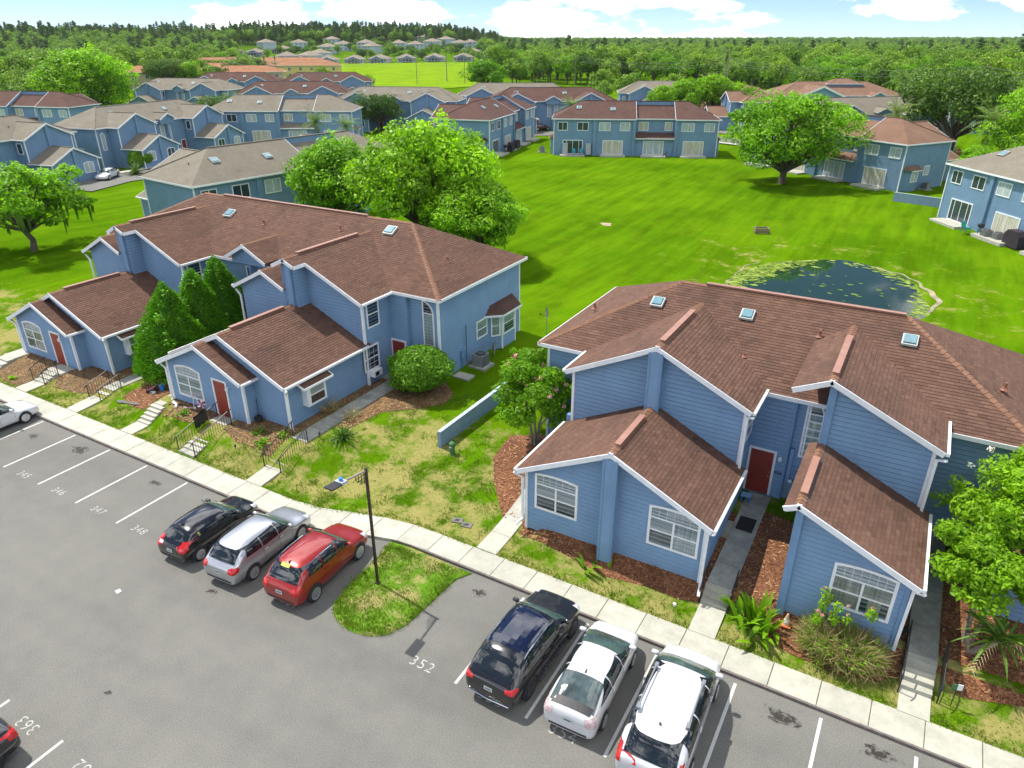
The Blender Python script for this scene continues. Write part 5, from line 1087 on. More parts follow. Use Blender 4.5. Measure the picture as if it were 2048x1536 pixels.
# ------------------------------------------------------------------ townhouse blocks farther back: one of each roof colour, then copies
def far_block(name, label, rmat, loc, rz):
    b = thing(name, label, 'townhouse', loc, rz, 'blue townhouse blocks across the common'); z0 = -.8
    hip(b, -14.3, 14.3, -4.6, 4.6, z0, 6.0, .53, False, m=rmat, walls=(1, 1, 0, 1), rear=False)
    # rear in three: outer parts proud, middle part (x -6.9..-0.1) set back under a lower roof
    xa_, xb_, d_ = -6.9, -.1, 5.0; zr_ = 6 + .53 * d_; r0_, r1_ = -14.7 + d_ * 1.08, 14.7 - d_ * 1.08; zm = 8.0
    roof(b, [(14.7, 5, 6), (xb_, 5, 6), (xb_, 0, zr_), (r1_, 0, zr_)], False, rmat); roof(b, [(xa_, 5, 6), (-14.7, 5, 6), (r0_, 0, zr_), (xa_, 0, zr_)], False, rmat); roof(b, [(xb_, 3.8, 6.0), (xa_, 3.8, 6.0), (xa_, 0, zm), (xb_, 0, zm)], False, rmat)
    wall(b, [(xa_, .02, zm - .1), (xb_, .02, zm - .1), (xb_, .02, zr_), (xa_, .02, zr_)], (0, 1, 0))
    for x_, n_ in ((xa_, 1), (xb_, -1)):
        wall(b, [(x_, 0, zm - .1), (x_, 0, zr_ - .1), (x_, 4.9, 5.95), (x_, 4.9, 5.75), (x_, 3.4, 5.9)], (n_, 0, 0)); wall(b, [(x_, 3.3, z0), (x_, 4.6, z0), (x_, 4.6, 6.1), (x_, 3.3, 6.1)], (n_, 0, 0)); bar(b, 'fascia', (x_ + n_ * .03, 5.0, 5.95), (x_ + n_ * .03, 0, zr_ - .05), .045, .17)
    wall(b, [(-14.3, 4.6, z0), (xa_, 4.6, z0), (xa_, 4.6, 6.1), (-14.3, 4.6, 6.1)], (0, 1, 0)); wall(b, [(xb_, 4.6, z0), (14.3, 4.6, z0), (14.3, 4.6, 6.1), (xb_, 4.6, 6.1)], (0, 1, 0)); wall(b, [(xa_, 3.4, z0), (xb_, 3.4, z0), (xb_, 3.4, 6.1), (xa_, 3.4, 6.1)], (0, 1, 0))
    for p_, q_ in (((14.7, 5.02, 5.94), (xb_, 5.02, 5.94)), ((xa_, 5.02, 5.94), (-14.7, 5.02, 5.94)), ((xb_, 3.82, 5.94), (xa_, 3.82, 5.94))): bar(b, 'fascia', p_, q_, .045, .17)
    for sx in (-1, 1):
        w = lambda a, c: (min(sx * a, sx * c), max(sx * a, sx * c))
        x0, x1 = w(12.0, 4.4); xc = (x0 + x1) / 2
        gable(b, x0, x1, xc, -10.9, -6.8, z0, 4.75, .47, False, m=rmat, yr=-6.7); gable(b, x0, x1, xc, -6.8, -4.6, z0, 7.9, .47, False, m=rmat, yr=-1.1)
        for y, za, zz in ((-10.9, z0, 4.5), (-6.8, 4.4, 7.6)): MB().box(xc - .25, xc + .25, y - .25, y + .02, za, zz).build('pier', M_siding, b)
        for dx in (-2.1, 2.1): fwindow(b, (xc + dx, -10.9, .9), FX, 1.7, 1.6, M_fpane_pale if dx * sx > 0 else M_fpane_dark, arch=.2)
        for xx in (x0, x1):
            corner(b, xx, -10.9, z0, 2.9); corner(b, xx, -6.8, 2.6, 6.0)
        s_ = -sx; fwindow(b, (x0 if sx > 0 else x1, -5.7, 4.0), (0, s_ if False else (1 if sx < 0 else -1), 0), 1.0, 1.5, M_fpane_dark, mull=())
        door(b, (sx * 3.6, -4.6, .2), FX, .95, 2.1, False)
        fwindow(b, (sx * 13.2, -4.6, 2.6), FX, .8, 2.7, M_fpane_pale, mull=(), arch=.35); 
        fwindow(b, (sx * 14.3, -.6, 1.6), (0, sx, 0), 1.2, 1.3, M_fpane_pale); corner(b, sx * 14.3, -4.6, z0, 6.0); corner(b, sx * 14.3, 4.6, z0, 6.0)
        # canted bay at the end wall
        P = [(sx * 14.3, 1.2), (sx * 14.9, 1.8), (sx * 14.9, 3.3), (sx * 14.3, 3.9)]
        for i in range(3):
            (xa, ya), (xb, yb) = P[i], P[i + 1]; wall(b, [(xa, ya, z0), (xb, yb, z0), (xb, yb, 2.6), (xa, ya, 2.6)], (sx * (yb - ya), -sx * (xb - xa), 0), False)
        fwindow(b, (sx * 14.9, 2.55, 1.0), (0, sx, 0), 1.35, 1.4, M_fpane_pale)
        MB().add([(sx * 14.3, .7, 2.6), (sx * 15.2, 1.5, 2.58), (sx * 15.2, 3.6, 2.58), (sx * 14.3, 4.4, 2.6), (sx * 14.3, 1.2, 3.1), (sx * 14.75, 1.9, 3.05), (sx * 14.75, 3.2, 3.05), (sx * 14.3, 3.9, 3.1)], [(0, 1, 5, 4), (1, 2, 6, 5), (2, 3, 7, 6), (5, 6, 7, 4), (3, 2, 1, 0)]).build('bay_roof', rmat, b)
        bar(b, 'fascia', (sx * 15.2, 1.5, 2.53), (sx * 15.2, 3.6, 2.53), .05, .13)
    gable(b, -1.6, 1.6, 0, -5.3, -4.6, 5.4, 7.2, .5, False, m=rmat, yr=-2.4, gut=(0, 0))
    for x in (-.75, .75): fwindow(b, (x, -4.6, 2.6), FX, .95, 2.9, M_fpane_pale, mull=(), arch=.4)
    MB().box(-.12, .12, -5.3, -5.05, z0, 5.6).build('post', M_bluetrim, b)
    # rear: windows, glazed doors, patios, pent roof over the middle bay
    up = [(-12.75, 1.75, 1), (-9.2, 2.0, 1), (-5.35, 2.0, 0), (-1.8, 1.75, 0), (1.5, 1.75, 2), (5.9, 1.35, 2), (9.1, 2.2, 0), (12.8, 1.8, 0)]
    pm_ = [M_fpane_dark, M_fpane_pale, M_fpane_cream]
    for i, (x, w_, k) in enumerate(up): fwindow(b, (-x, 3.4 if i in (4, 5) else 4.6, 4.0), FXm, w_, 1.45, [M_fpane_pale, M_fpane_dark, M_fpane_cream][k])
    for i, x in enumerate((-10.9, -3.8, 3.35, 10.3)):
        y = 4.6
        fwindow(b, (-x, y, .02), FXm, 3.6, 2.4, [M_fpane_dark, M_fpane_cream, M_fpane_pale, M_fpane_cream][i], 'patio_door', mull=(-1.1, 0, 1.1), fw=.12)
        MB().box(-x - 2.2, -x + 2.2, y + .05, y + 1.9, -.3, .04).build('patio_slab', M_concrete, b)
    wall(b, [(-6.9, 4.6, z0), (-.1, 4.6, z0), (-.1, 4.6, 2.95), (-6.9, 4.6, 2.95)], (0, 1, 0))
    roof(b, [(-.1, 5.1, 2.85), (-6.9, 5.1, 2.85), (-6.9, 3.4, 3.7), (-.1, 3.4, 3.7)], False, rmat); bar(b, 'fascia', (-.1, 5.12, 2.8), (-6.9, 5.12, 2.8), .05, .16)
    for x in (7.1, .15, -7.15): MB().box(x - .25, x + .25, 4.5, 4.85, z0, 6.0).build('pier', M_siding, b)
    for x, y in ((-8, -1.9), (3, -2.2), (10, 2.0), (4, 2.4)):
        skylight(b, (x, y, 6 + .53 * (5 - abs(y)) + .0), FX, (0, 1, .53 if y < 0 else -.53), (0, -.53 if y < 0 else .53, 1), .42)
    for x, y in ((-5, 1.8), (6, -2.5), (12, .5)): vent_pipe(b, (x, y, 6 + .53 * (5 - abs(y)) - .1 if x < 10 else 7.2), .35)
    return b
def zoff(x, y): return zt(x, y) + .05
LB = [('brown', (-49.2, 129.5), -155.5, 'dark brown roofed block whose rear patios face the common across the lawn'),
      ('grey', (-64.4, 59.9), -97, 'grey roofed block directly behind the left brown roofed block'),
      ('brown', (-76.3, 124.0), -77.3, 'dark brown roofed block with barbecue patios beside the big oak'),
      ('brown', (-80.5, 157.0), 35, 'dark brown roofed block with paired gables behind the parked dark car'),
      ('grey', (-111.5, 141), 22, 'grey roofed block with paired front gables above the big oak'),
      ('grey', (-122.5, 82.5), 100, 'grey roofed block with round bush and white sedan before it'),
      ('grey', (-115.5, 109), -150, 'grey roofed block just beyond the block with the white sedan'),
      ('grey', (-117, 50.5), 100, 'grey roofed block half hidden behind the small tree at the left edge'),
      ('brown', (-172, 89), -160, 'dark brown roofed block at the left edge beside the tallest tree'),
      ('grey', (-187, 142), 20, 'grey roofed block showing its gable end behind the tallest tree'),
      ('brown', (-150, 146), 35, 'dark brown roofed block behind the clipped round trees'),
      ('grey', (-96, 168), 30, 'far grey roofed block partly hidden by the brown block with paired gables'),
      ('tan', (-13.4, 124.2), 147, 'tan brown roofed block behind the spreading oak on the common'),
      ('grey', (13.6, 89.8), 126, 'grey roofed block at the right edge with chairs on its patio'),
      ('tan', (-43, 186), -60, 'tan brown roofed block beyond the common near the tall thin palm'),
      ('grey', (-14, 161), 42, 'grey roofed block behind the crown of the spreading oak'),
      ('grey', (12, 206), 45, 'grey roofed block at the far right behind the dark trees'),
      ('brown', (-205, 175), 30, 'long dark brown roofed block behind the tallest tree'),
      ('brown', (-180, 190), 40, 'dark brown roofed block by the bright field'),
      ('grey', (-64, 196), 25, 'far grey roofed block beside the bright green row of trees')]
PRO = {}
RM = {'brown': M_roof_brown, 'grey': M_roof_grey, 'tan': M_roof_tan}
for k, (x, y), a, lb in LB:
    loc = (x, y, zoff(x, y) + .15)
    if k not in PRO: PRO[k] = far_block('townhouse', lb, RM[k], loc, R(a))
    else: dup(PRO[k], loc, R(a), lb)
A['group'] = B['group'] = 'blue townhouse blocks in front'
# clubhouse with broad tan roofs
c = thing('clubhouse', 'low pale clubhouse with broad tan roofs and white framed front gable', 'clubhouse', (-33, 252, zt(-33, 252)), R(30))
hip(c, -19, 19, -8, 8, -.5, 3.6, .42, False, m=M_roof_tan); gable(c, -14, -1, -7.5, -13, -8, -.5, 6.6, .42, False, m=M_roof_tan, yr=0, fw=.5); gable(c, 8, 12, 10, -11, -8, -.5, 4.8, .5, False, m=M_roof_tan, yr=-5); hip(c, -34, -20, -4, 4, -.5, 3.2, .4, False, m=M_roof_tan); hip(c, -2, 8, -3, 3, 5.0, 6.6, .4, False, m=M_roof_tan)
for x in (-11, -4): fwindow(c, (x, -13, .8), FX, 2.0, 1.8, M_fpane_dark)
for x in (2, 5, 15): fwindow(c, (x, -8, .8), FX, 1.6, 1.6, M_fpane_dark)
# yellow apartment building and orange-roofed rows
def apartment(label, x, y, rz, L_, col, rcol, group=None):
    b = thing('apartment_building', label, 'building', (x, y, zt(x, y)), R(rz), group); m = siding_mat('render_' + col[0], col[1], False) if 'render_' + col[0] not in MATS else MATS['render_' + col[0]]
    h = L_ / 2
    for pp, nn in (([(-h, -6, -.5), (h, -6, -.5), (h, -6, 6.3), (-h, -6, 6.3)], (0, -1, 0)), ([(h, -6, -.5), (h, 6, -.5), (h, 6, 6.3), (h, -6, 6.3)], (1, 0, 0)), ([(-h, -6, -.5), (-h, 6, -.5), (-h, 6, 6.3), (-h, -6, 6.3)], (-1, 0, 0)), ([(-h, 6, -.5), (h, 6, -.5), (h, 6, 6.3), (-h, 6, 6.3)], (0, 1, 0))): wall(b, pp, nn, False, m)
    hip(b, -h, h, -6, 6, 0, 6.3, .36, False, ov=.7, m=rcol, walls=(0, 0, 0, 0))
    n_ = max(2, int(L_ / 5))
    for i in range(n_):
        x_ = -h + L_ * (i + .5) / n_
        for z in (.8, 3.8): fwindow(b, (x_, -6, z), FX, 1.5, 1.6, M_fpane_dark)
    for z in (.0, 3.6): fwindow(b, (h, -2, z + .6), (0, 1, 0), 1.2, 1.8, M_fpane_dark)
    return b
M_roof_orange = far_roof_mat('orange_tile_roof', (0.26, 0.12, 0.06), (0.34, 0.17, 0.09), (0.40, 0.22, 0.13))
apartment('yellow two storey apartment building with orange tiled roof by the field', -301, 304, 36, 34, ('yellow', (.62, .50, .20)), M_roof_orange)
for i, (x, y, rz, L_) in enumerate([(-330, 280, 60, 40), (-300, 250, 20, 34), (-265, 232, 40, 30), (-340, 330, 35, 44), (-372, 300, 70, 40), (-290, 210, 30, 36)]):
    apartment(('cream low building with orange roof, nearest the yellow building', 'cream low building with orange roof behind dark trees', 'cream building with orange roof nearest the brown roofed blocks', 'long cream building with orange roof behind the yellow one', 'cream building with orange roof farthest towards the hill', 'cream building with orange roof beside the tallest tree')[i], x, y, rz, L_, ('cream', (.50, .40, .28)), M_roof_orange, 'orange roofed buildings')
# bungalows: one row facing the field, more scattered up the hill
M_bung = siding_mat('pale_render', (.55, .53, .48), False); M_screen = mat('dark_pool_screen', (.05, .06, .075), .5, .3, .6); M_roof_far = far_roof_mat('pale_tan_roof', (.20, .165, .125), (.27, .225, .175), (.33, .29, .235)); M_bung2 = siding_mat('pale_blue_render', (.42, .50, .55), False)
def bungalow(label, x, y, rz, two=False, s=1.0, wm=None, screen=True):
    b = thing('bungalow', label, 'house', (x, y, zt(x, y)), R(rz), 'pale houses on the hillside'); h = 5.8 if two else 3.0; m = wm or M_bung
    for pp, nn in (([(-7, -6, -2), (7, -6, -2), (7, -6, h), (-7, -6, h)], (0, -1, 0)), ([(7, -6, -2), (7, 7, -2), (7, 7, h), (7, -6, h)], (1, 0, 0)), ([(-7, -6, -2), (-7, 7, -2), (-7, 7, h), (-7, -6, h)], (-1, 0, 0)), ([(-7, 7, -2), (7, 7, -2), (7, 7, h), (-7, 7, h)], (0, 1, 0))): wall(b, pp, nn, False, m)
    hip(b, -7, 7, -6, 7, 0, h - .05, .42, False, ov=.5, m=M_roof_far, walls=(0, 0, 0, 0))
    if two:
        for x_ in (-4, 0, 4):
            for z in (.8, 3.6): fwindow(b, (x_, -6, z), FX, 1.6, 1.5, M_fpane_dark)
    else:
        gable(b, -4.5, 4.5, 0, -8, -6, -2, 4.6, .38, False, m=M_roof_far, yr=-2, gut=(0, 0))
        if screen:
            MB().add([(-3.6, -10.5, -1.5), (3.6, -10.5, -1.5), (3.6, -10.5, 2.0), (0, -10.5, 2.9), (-3.6, -10.5, 2.0), (-3.6, -8, -1.5), (3.6, -8, -1.5), (3.6, -8, 2.6), (0, -8, 3.3), (-3.6, -8, 2.6)], [(0, 1, 2, 3, 4), (1, 6, 7, 2), (5, 0, 4, 9), (4, 3, 8, 9), (3, 2, 7, 8)]).build('pool_screen', M_screen, b)
            f = MB()
            for x_ in (-3.6, -1.2, 1.2, 3.6): f.beam((x_, -10.55, -1.5), (x_, -10.55, 2.0 + .9 * (1 - abs(x_) / 3.6)), .12, .12)
            f.beam((-3.6, -10.55, .6), (3.6, -10.55, .6), .1, .1).build('screen_frame', M_trim, b)
        for x_ in (-5.6, 5.6): fwindow(b, (x_, -6, .8), FX, 1.4, 1.4, M_fpane_dark)
    b.scale = (s, s, s); return b
def polar(px, d):      # bearing of the photograph's column px, distance d along the ground
    a = math.atan((px - 1024) / 1422.0); th = R(120) - a; return d * math.cos(th), d * math.sin(th)
row = [(548, 'tw'), (592, ''), (632, ''), (690, ''), (738, ''), (784, ''), (832, ''), (884, ''), (936, ''), (985, ''), (1010, ''), (1035, '')]
names = ['first', 'second', 'third', 'fourth', 'fifth', 'sixth', 'seventh', 'eighth', 'ninth', 'tenth', 'eleventh', 'last']
protoB = protoT = None
BP = []
for i, (px, k) in enumerate(row):
    d = 640 + 6 * i; x, y = polar(px, d); lb = 'pale house backing onto the field, %s in its row from the white fence' % names[i]; lb = lb[:]; rz = 30 + 10 * math.sin(i * 2.3)
    if protoB is None: protoB = bungalow(lb, x, y, rz, False, 1.15)
    else: o = dup(protoB, (x, y, zt(x, y)), R(rz), lb)
for i, (px, d, tw) in enumerate([(320, 560, 0), (352, 575, 0), (395, 600, 0), (455, 610, 0), (505, 640, 1), (616, 655, 1), (655, 660, 1), (675, 700, 1), (610, 800, 0), (560, 760, 0), (520, 780, 0), (690, 790, 1), (720, 830, 1), (760, 850, 1), (770, 800, 1), (820, 840, 1), (850, 820, 1), (880, 860, 1), (905, 900, 1), (930, 860, 1), (948, 900, 1), (975, 930, 1), (868, 930, 1), (640, 850, 1), (700, 900, 1), (580, 850, 1), (460, 720, 0), (420, 700, 0), (990, 800, 0), (950, 780, 0)]):
    x, y = polar(px, d); lb = 'small pale house on the wooded hillside'
    if tw:
        if protoT is None: protoT = bungalow(lb, x, y, 20, True, 1.1, M_bung2)
        else: dup(protoT, (x, y, zt(x, y)), R(20 + 37 * math.sin(i * 1.7)), lb)
    else: dup(protoB, (x, y, zt(x, y)), R(30 + 25 * math.sin(i * 2.1)), lb)
# the bright field, its white fence and a pale road beyond the roofs
fp = [polar(px, d) for px, d in ((560, 420), (640, 330), (820, 300), (985, 335), (1010, 480), (1050, 640), (900, 660), (700, 655), (520, 640))]
sheet('mown_field', fp, M_field, .25, 'structure', 25)
def strip(name, pts, w, m, dz, kind='structure', step=4):
    mb = MB(); P = [Vector((*p, 0)) for p in pts]; Q = []
    for i in range(len(P) - 1):
        n_ = max(1, int((P[i + 1] - P[i]).length / step)); Q += [P[i].lerp(P[i + 1], k / n_) for k in range(n_)]
    Q.append(P[-1]); rows = []
    for i, q in enumerate(Q):
        d = (Q[min(i + 1, len(Q) - 1)] - Q[max(0, i - 1)]).normalized(); n_ = Vector((-d.y, d.x, 0)) * w / 2
        rows.append([(q.x + n_.x, q.y + n_.y, zt(q.x + n_.x, q.y + n_.y) + dz), (q.x - n_.x, q.y - n_.y, zt(q.x - n_.x, q.y - n_.y) + dz)])
    for i in range(len(rows) - 1): mb.add(rows[i] + rows[i + 1], [(0, 1, 3, 2)])
    return struct(name, mb, m)
strip('field_road', [polar(600, 330), polar(700, 290), polar(900, 268), polar(1000, 275)], 9, M_concrete_old, .4)
f = thing('white_fence', 'long white panel fence below the first pale houses', 'fence', (*polar(560, 600), 0), world=True)
pa, pb = Vector((*polar(455, 590), 0)), Vector((*polar(665, 622), 0)); n_ = 24
for i in range(n_):
    a_, b_ = pa.lerp(pb, i / n_), pa.lerp(pb, (i + .96) / n_); za, zb2 = zt(a_.x, a_.y), zt(b_.x, b_.y); MB().prism([(a_.x, a_.y, za - 1), (b_.x, b_.y, zb2 - 1), (b_.x, b_.y, zb2 + 2.6), (a_.x, a_.y, za + 2.6)], (.1, .12, 0)).build('panel', M_trim, f)
# roads and parking between the far blocks
strip('side_road', [(-103, 56), (-105.5, 64), (-104, 85), (-96, 112), (-94, 134), (-70, 150), (-48, 158), (-22, 150), (2, 150)], 7.5, M_asphalt, .12)
strip('side_road', [(-58, 150), (-64, 163), (-58, 178), (-40, 168)], 7, M_asphalt, .14); strip('side_pavement', [(-111.5, 57), (-109.8, 66), (-109.2, 80)], 1.4, M_concrete, .22); strip('side_pavement', [(-56, 143.5), (-46, 152.4), (-24, 145)], 1.5, M_concrete, .2)
# ------------------------------------------------------------------ vegetation
def leaf_cloud(mb, c, rad, n, size, rs, shell=.55, up=.35, tone=0.0, flat=1.0, elong=1.0):
    """n leaf faces spread through an ellipsoid; tint follows height and chance"""
    cx, cy, cz = c; rx, ry, rz = rad
    for _ in range(n):
        while True:
            u, v, w = rs.uniform(-1, 1), rs.uniform(-1, 1), rs.uniform(-1, 1); q = u * u + v * v + w * w
            if .02 < q <= 1: break
        q = math.sqrt(q); r = shell + (1 - shell) * rs.random() ** .6; u, v, w = u / q * r, v / q * r, w / q * r
        x, y, z = cx + u * rx, cy + v * ry, cz + w * rz
        s = size * rs.uniform(.6, 1.35); nx, ny, nz = u + rs.gauss(0, .55), v + rs.gauss(0, .55), w + up + rs.gauss(0, .55)
        N = Vector((nx, ny, nz)); N = N.normalized() if N.length > 1e-4 else Vector((0, 0, 1)); a = N.orthogonal().normalized(); t = rs.uniform(0, 6.3); b = N.cross(a); d1 = a * math.cos(t) + b * math.sin(t); d2 = N.cross(d1)
        p = Vector((x, y, z)); e1, e2 = d1 * s * elong, d2 * s * .55
        mb.add([p - e1, p - e2 * flat, p + e1 * .9, p + e2 * flat], [(0, 1, 2, 3)], min(1, max(0, .45 + tone + rs.gauss(0, .22))))
def limbs(mb, base, tips, r0, rs, fork=.35, bend=.15):
    b = Vector(base)
    for tp in tips:
        t = Vector(tp); d = t - b; m1 = b + d * .35 + Vector((rs.gauss(0, bend), rs.gauss(0, bend), .1)) * d.length * .3; m2 = b + d * .7 + Vector((rs.gauss(0, bend), rs.gauss(0, bend), .05)) * d.length * .3
        mb.tube([b, m1, m2, t], [r0, r0 * .75, r0 * .48, r0 * .16], 6, False)
def make_tree(seed, h, spread, trunk_h, r0, lobes, leaves, size, squash=.75, lobe_r=.42, shape='round', hang=0, low=-.62):
    """returns (trunk mesh builder, crown mesh builder) with the base at the origin"""
    rs = random.Random(seed); tr, cr = MB(), MB(); cz = trunk_h + (h - trunk_h) * .5; L = []; sp0 = spread
    for i in range(lobes):
        f = (i + .5) / lobes; el = math.asin(max(-1, min(1, low + (.98 - low) * f))); az = i * 2.39996 + rs.uniform(-.4, .4); spread = sp0 * (1 + .16 * math.sin(2 * az + seed) + .10 * math.sin(3 * az + 2 * seed))
        if shape == 'wide': rr = spread * rs.uniform(.50, .80) * math.cos(el) ** .5; z = cz + (h - cz) * .72 * math.sin(el)
        elif shape == 'tall': rr = spread * rs.uniform(.35, .7) * math.cos(el); z = cz + (h - cz) * .85 * math.sin(el)
        else: rr = spread * rs.uniform(.5, .72) * math.cos(el); z = cz + (h - cz) * .70 * math.sin(el)
        L.append((Vector((rr * math.cos(az), rr * math.sin(az), z)), spread * lobe_r * rs.uniform(.6, 1.3)))
    spread = sp0
    L.append((Vector((rs.gauss(0, .2), rs.gauss(0, .2), cz + (h - cz) * .62)), spread * lobe_r))
    per = leaves // len(L)
    for c, r in L:
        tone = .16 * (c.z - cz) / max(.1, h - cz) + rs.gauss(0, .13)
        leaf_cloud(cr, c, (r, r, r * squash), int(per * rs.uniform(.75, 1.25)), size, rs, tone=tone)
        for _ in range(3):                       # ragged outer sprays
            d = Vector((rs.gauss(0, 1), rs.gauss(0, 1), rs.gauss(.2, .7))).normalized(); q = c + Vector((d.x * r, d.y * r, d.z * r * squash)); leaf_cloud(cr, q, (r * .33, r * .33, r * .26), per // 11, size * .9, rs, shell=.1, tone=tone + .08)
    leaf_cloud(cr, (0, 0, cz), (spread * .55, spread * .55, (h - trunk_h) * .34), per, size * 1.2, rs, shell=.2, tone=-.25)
    tr.tube([(0, 0, -.4), (0, 0, .0), (rs.gauss(0, .1), rs.gauss(0, .1), trunk_h * .5), (rs.gauss(0, .18), rs.gauss(0, .18), trunk_h)], [r0 * 1.45, r0 * 1.1, r0 * .9, r0 * .82], 10, False)
    top = tr.v[-5]; limbs(tr, (0, 0, trunk_h * .93), [tuple(c - Vector((0, 0, r * .2))) for c, r in L], r0 * .5, rs)
    if hang:                                     # hanging moss
        for _ in range(hang):
            c, r = rs.choice(L); a = rs.uniform(0, 6.3); x, y, z = c.x + r * .8 * math.cos(a), c.y + r * .8 * math.sin(a), c.z - r * squash * rs.uniform(.3, .8); l = rs.uniform(.5, 1.3)
            for k in range(2): cr.add([(x - .08, y, z), (x + .08, y + .04, z), (x + rs.gauss(0, .05), y + rs.gauss(0, .05), z - l)], [(0, 1, 2)], .02)
    return tr, cr
TREE = {}
def tree_meshes(key, lm, bm, *a, **k):
    if key not in TREE:
        tr, cr = make_tree(*a, **k); TREE[key] = (tr.mesh('trunk', bm, True), cr.mesh('crown', lm, False, None, True))
    return TREE[key]
def plant(key, name, label, x, y, rz=0.0, s=1.0, group=None, cat='tree', z=None, sz=None):
    t = thing(name, label, cat, (x, y, zt(x, y) if z is None else z), rz, group); t.scale = (s, s, s if sz is None else sz)
    link('trunk', TREE[key][0], t); link('crown', TREE[key][1], t); return t
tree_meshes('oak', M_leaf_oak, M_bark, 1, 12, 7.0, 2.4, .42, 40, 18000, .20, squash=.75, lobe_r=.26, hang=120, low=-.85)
tree_meshes('oak2', M_leaf_oak, M_bark, 2, 12.5, 7.6, 1.6, .45, 40, 16000, .21, shape='wide', squash=.7, lobe_r=.25, hang=160, low=-.92)
tree_meshes('bright', M_leaf_bright, M_bark, 3, 9.5, 4.2, 2.0, .25, 26, 9500, .17, lobe_r=.30)
tree_meshes('dark', M_leaf_dark, M_bark, 4, 11, 7.5, 2.6, .4, 30, 11000, .22, shape='wide', squash=.62, lobe_r=.29)
tree_meshes('small', M_leaf_oak, M_bark, 5, 6.2, 3.4, 1.5, .17, 24, 9000, .115, shape='wide', lobe_r=.28, hang=80, low=-.8)
tree_meshes('thin', M_leaf_oak, M_bark, 6, 8.5, 3.2, 2.4, .18, 11, 3600, .16, lobe_r=.36)
for i in range(3): tree_meshes('far%d' % i, M_leaf_far, M_bark, 20 + i, 11 + i, 5.2, 3, .26, 12 + i, 2600, .34, shape=('round', 'wide', 'tall')[i])
tree_meshes('farb', M_leaf_bright, M_bark, 25, 10, 4.8, 2.5, .24, 12, 2600, .32)
def make_pine(seed, h):
    rs = random.Random(seed); tr, cr = MB(), MB(); tr.tube([(0, 0, -.3), (rs.gauss(0, .1), 0, h * .5), (rs.gauss(0, .2), rs.gauss(0, .2), h * .97)], [.24, .17, .05], 7, False)
    for i in range(11):
        z = h * (.56 + .42 * i / 11); r = (1 - .6 * i / 11) * rs.uniform(1.0, 2.3); a = i * 2.4; c = (r * math.cos(a), r * math.sin(a), z + .25); tr.tube([(0, 0, z - .4), c], [.06, .02], 5, False); leaf_cloud(cr, c, (1.15, 1.15, .6), 170, .24, rs, shell=.1, tone=rs.gauss(0, .08), elong=1.3)
    leaf_cloud(cr, (0, 0, h * .97), (.8, .8, .8), 170, .22, rs, shell=.1); return tr, cr
for i, h in enumerate((16, 19)):
    tr, cr = make_pine(40 + i, h); TREE['pine%d' % i] = (tr.mesh('trunk', M_bark, True), cr.mesh('crown', M_leaf_pine, False, None, True))
def make_palm(seed, h, n=22, L_=2.3, droop=1.0, dead=6, width=.42):
    rs = random.Random(seed); tr, cr = MB(), MB(); lean = rs.gauss(0, .25)
    tr.tube([(0, 0, -.3), (lean * .3, 0, h * .5), (lean, 0, h)], [.2, .14, .13], 9, False)
    for i in range(n + dead):
        a = i * 2.39996; isd = i >= n; el = rs.uniform(-.25, 1.2) if not isd else rs.uniform(-1.4, -1.0); l = L_ * rs.uniform(.8, 1.1); pts = []; P = Vector((lean, 0, h)); d = Vector((math.cos(a) * math.cos(el), math.sin(a) * math.cos(el), math.sin(el)))
        for k in range(7): pts.append(P.copy()); P = P + d * l / 6; d = (d + Vector((0, 0, -.20 * droop))).normalized()
        tr.tube(pts[:6], [.03, .025, .02, .015, .012, .008], 4, False) if not isd else None
        for k in range(1, 7):
            q = pts[k]; dd = (pts[k] - pts[k - 1]).normalized(); s = dd.cross(Vector((0, 0, 1))); s = s.normalized() if s.length > .1 else Vector((1, 0, 0)); wv = width * (1 - abs(k - 3) / 5.5) * l / 2.3
            for f in (0, .33, .66):
                b = pts[k - 1].lerp(q, f)
                for sg in (-1, 1): tip = b + s * sg * wv + dd * .18 - Vector((0, 0, wv * .45)); cr.add([b - dd * .035, b + dd * .035, tip], [(0, 1, 2)], (.02 if isd else min(1, max(0, rs.gauss(.55, .2)))))
    return tr, cr
for k, a in (('palm_tall', (51, 11.5, 20, 1.7, 1.5, 8, .35)), ('palm_queen', (52, 5.2, 24, 2.6, .9, 4, .5)), ('palm_young', (53, 3.2, 26, 2.4, 1.0, 10, .5))):
    tr, cr = make_palm(*a); TREE[k] = (tr.mesh('trunk', M_bark_pale, True), cr.mesh('fronds', M_leaf_palm, False, None, True))
def palm(key, label, x, y, rz=0, s=1.0, sz=None, group='palms'):
    t = thing('palm_tree', label, 'palm tree', (x, y, zt(x, y)), rz, group); t.scale = (s, s, s if sz is None else sz); link('trunk', TREE[key][0], t); link('fronds', TREE[key][1], t)
# --- named trees
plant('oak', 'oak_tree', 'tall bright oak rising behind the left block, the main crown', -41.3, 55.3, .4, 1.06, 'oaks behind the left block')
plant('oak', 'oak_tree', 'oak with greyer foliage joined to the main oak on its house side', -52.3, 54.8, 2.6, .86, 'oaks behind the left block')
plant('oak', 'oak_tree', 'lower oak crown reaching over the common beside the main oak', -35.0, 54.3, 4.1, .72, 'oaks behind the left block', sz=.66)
plant('oak2', 'oak_tree', 'spreading moss hung oak standing alone on the common by the tan roofed block', -19.0, 111.2, 1.0, 1.2, sz=1.02)
plant('oak', 'oak_tree', 'tallest dense bright tree standing above the roofs at upper left', -180, 108, 1.2, 1.65, sz=1.42)
plant('small', 'young_tree', 'small spreading tree on the lawn at the left edge', -73.5, 35.2, .3, 1.75, sz=1.34)
plant('small', 'young_tree', 'small tree crown cut by the left frame edge', -79.5, 30.5, 2.3, 1.25, sz=1.2)
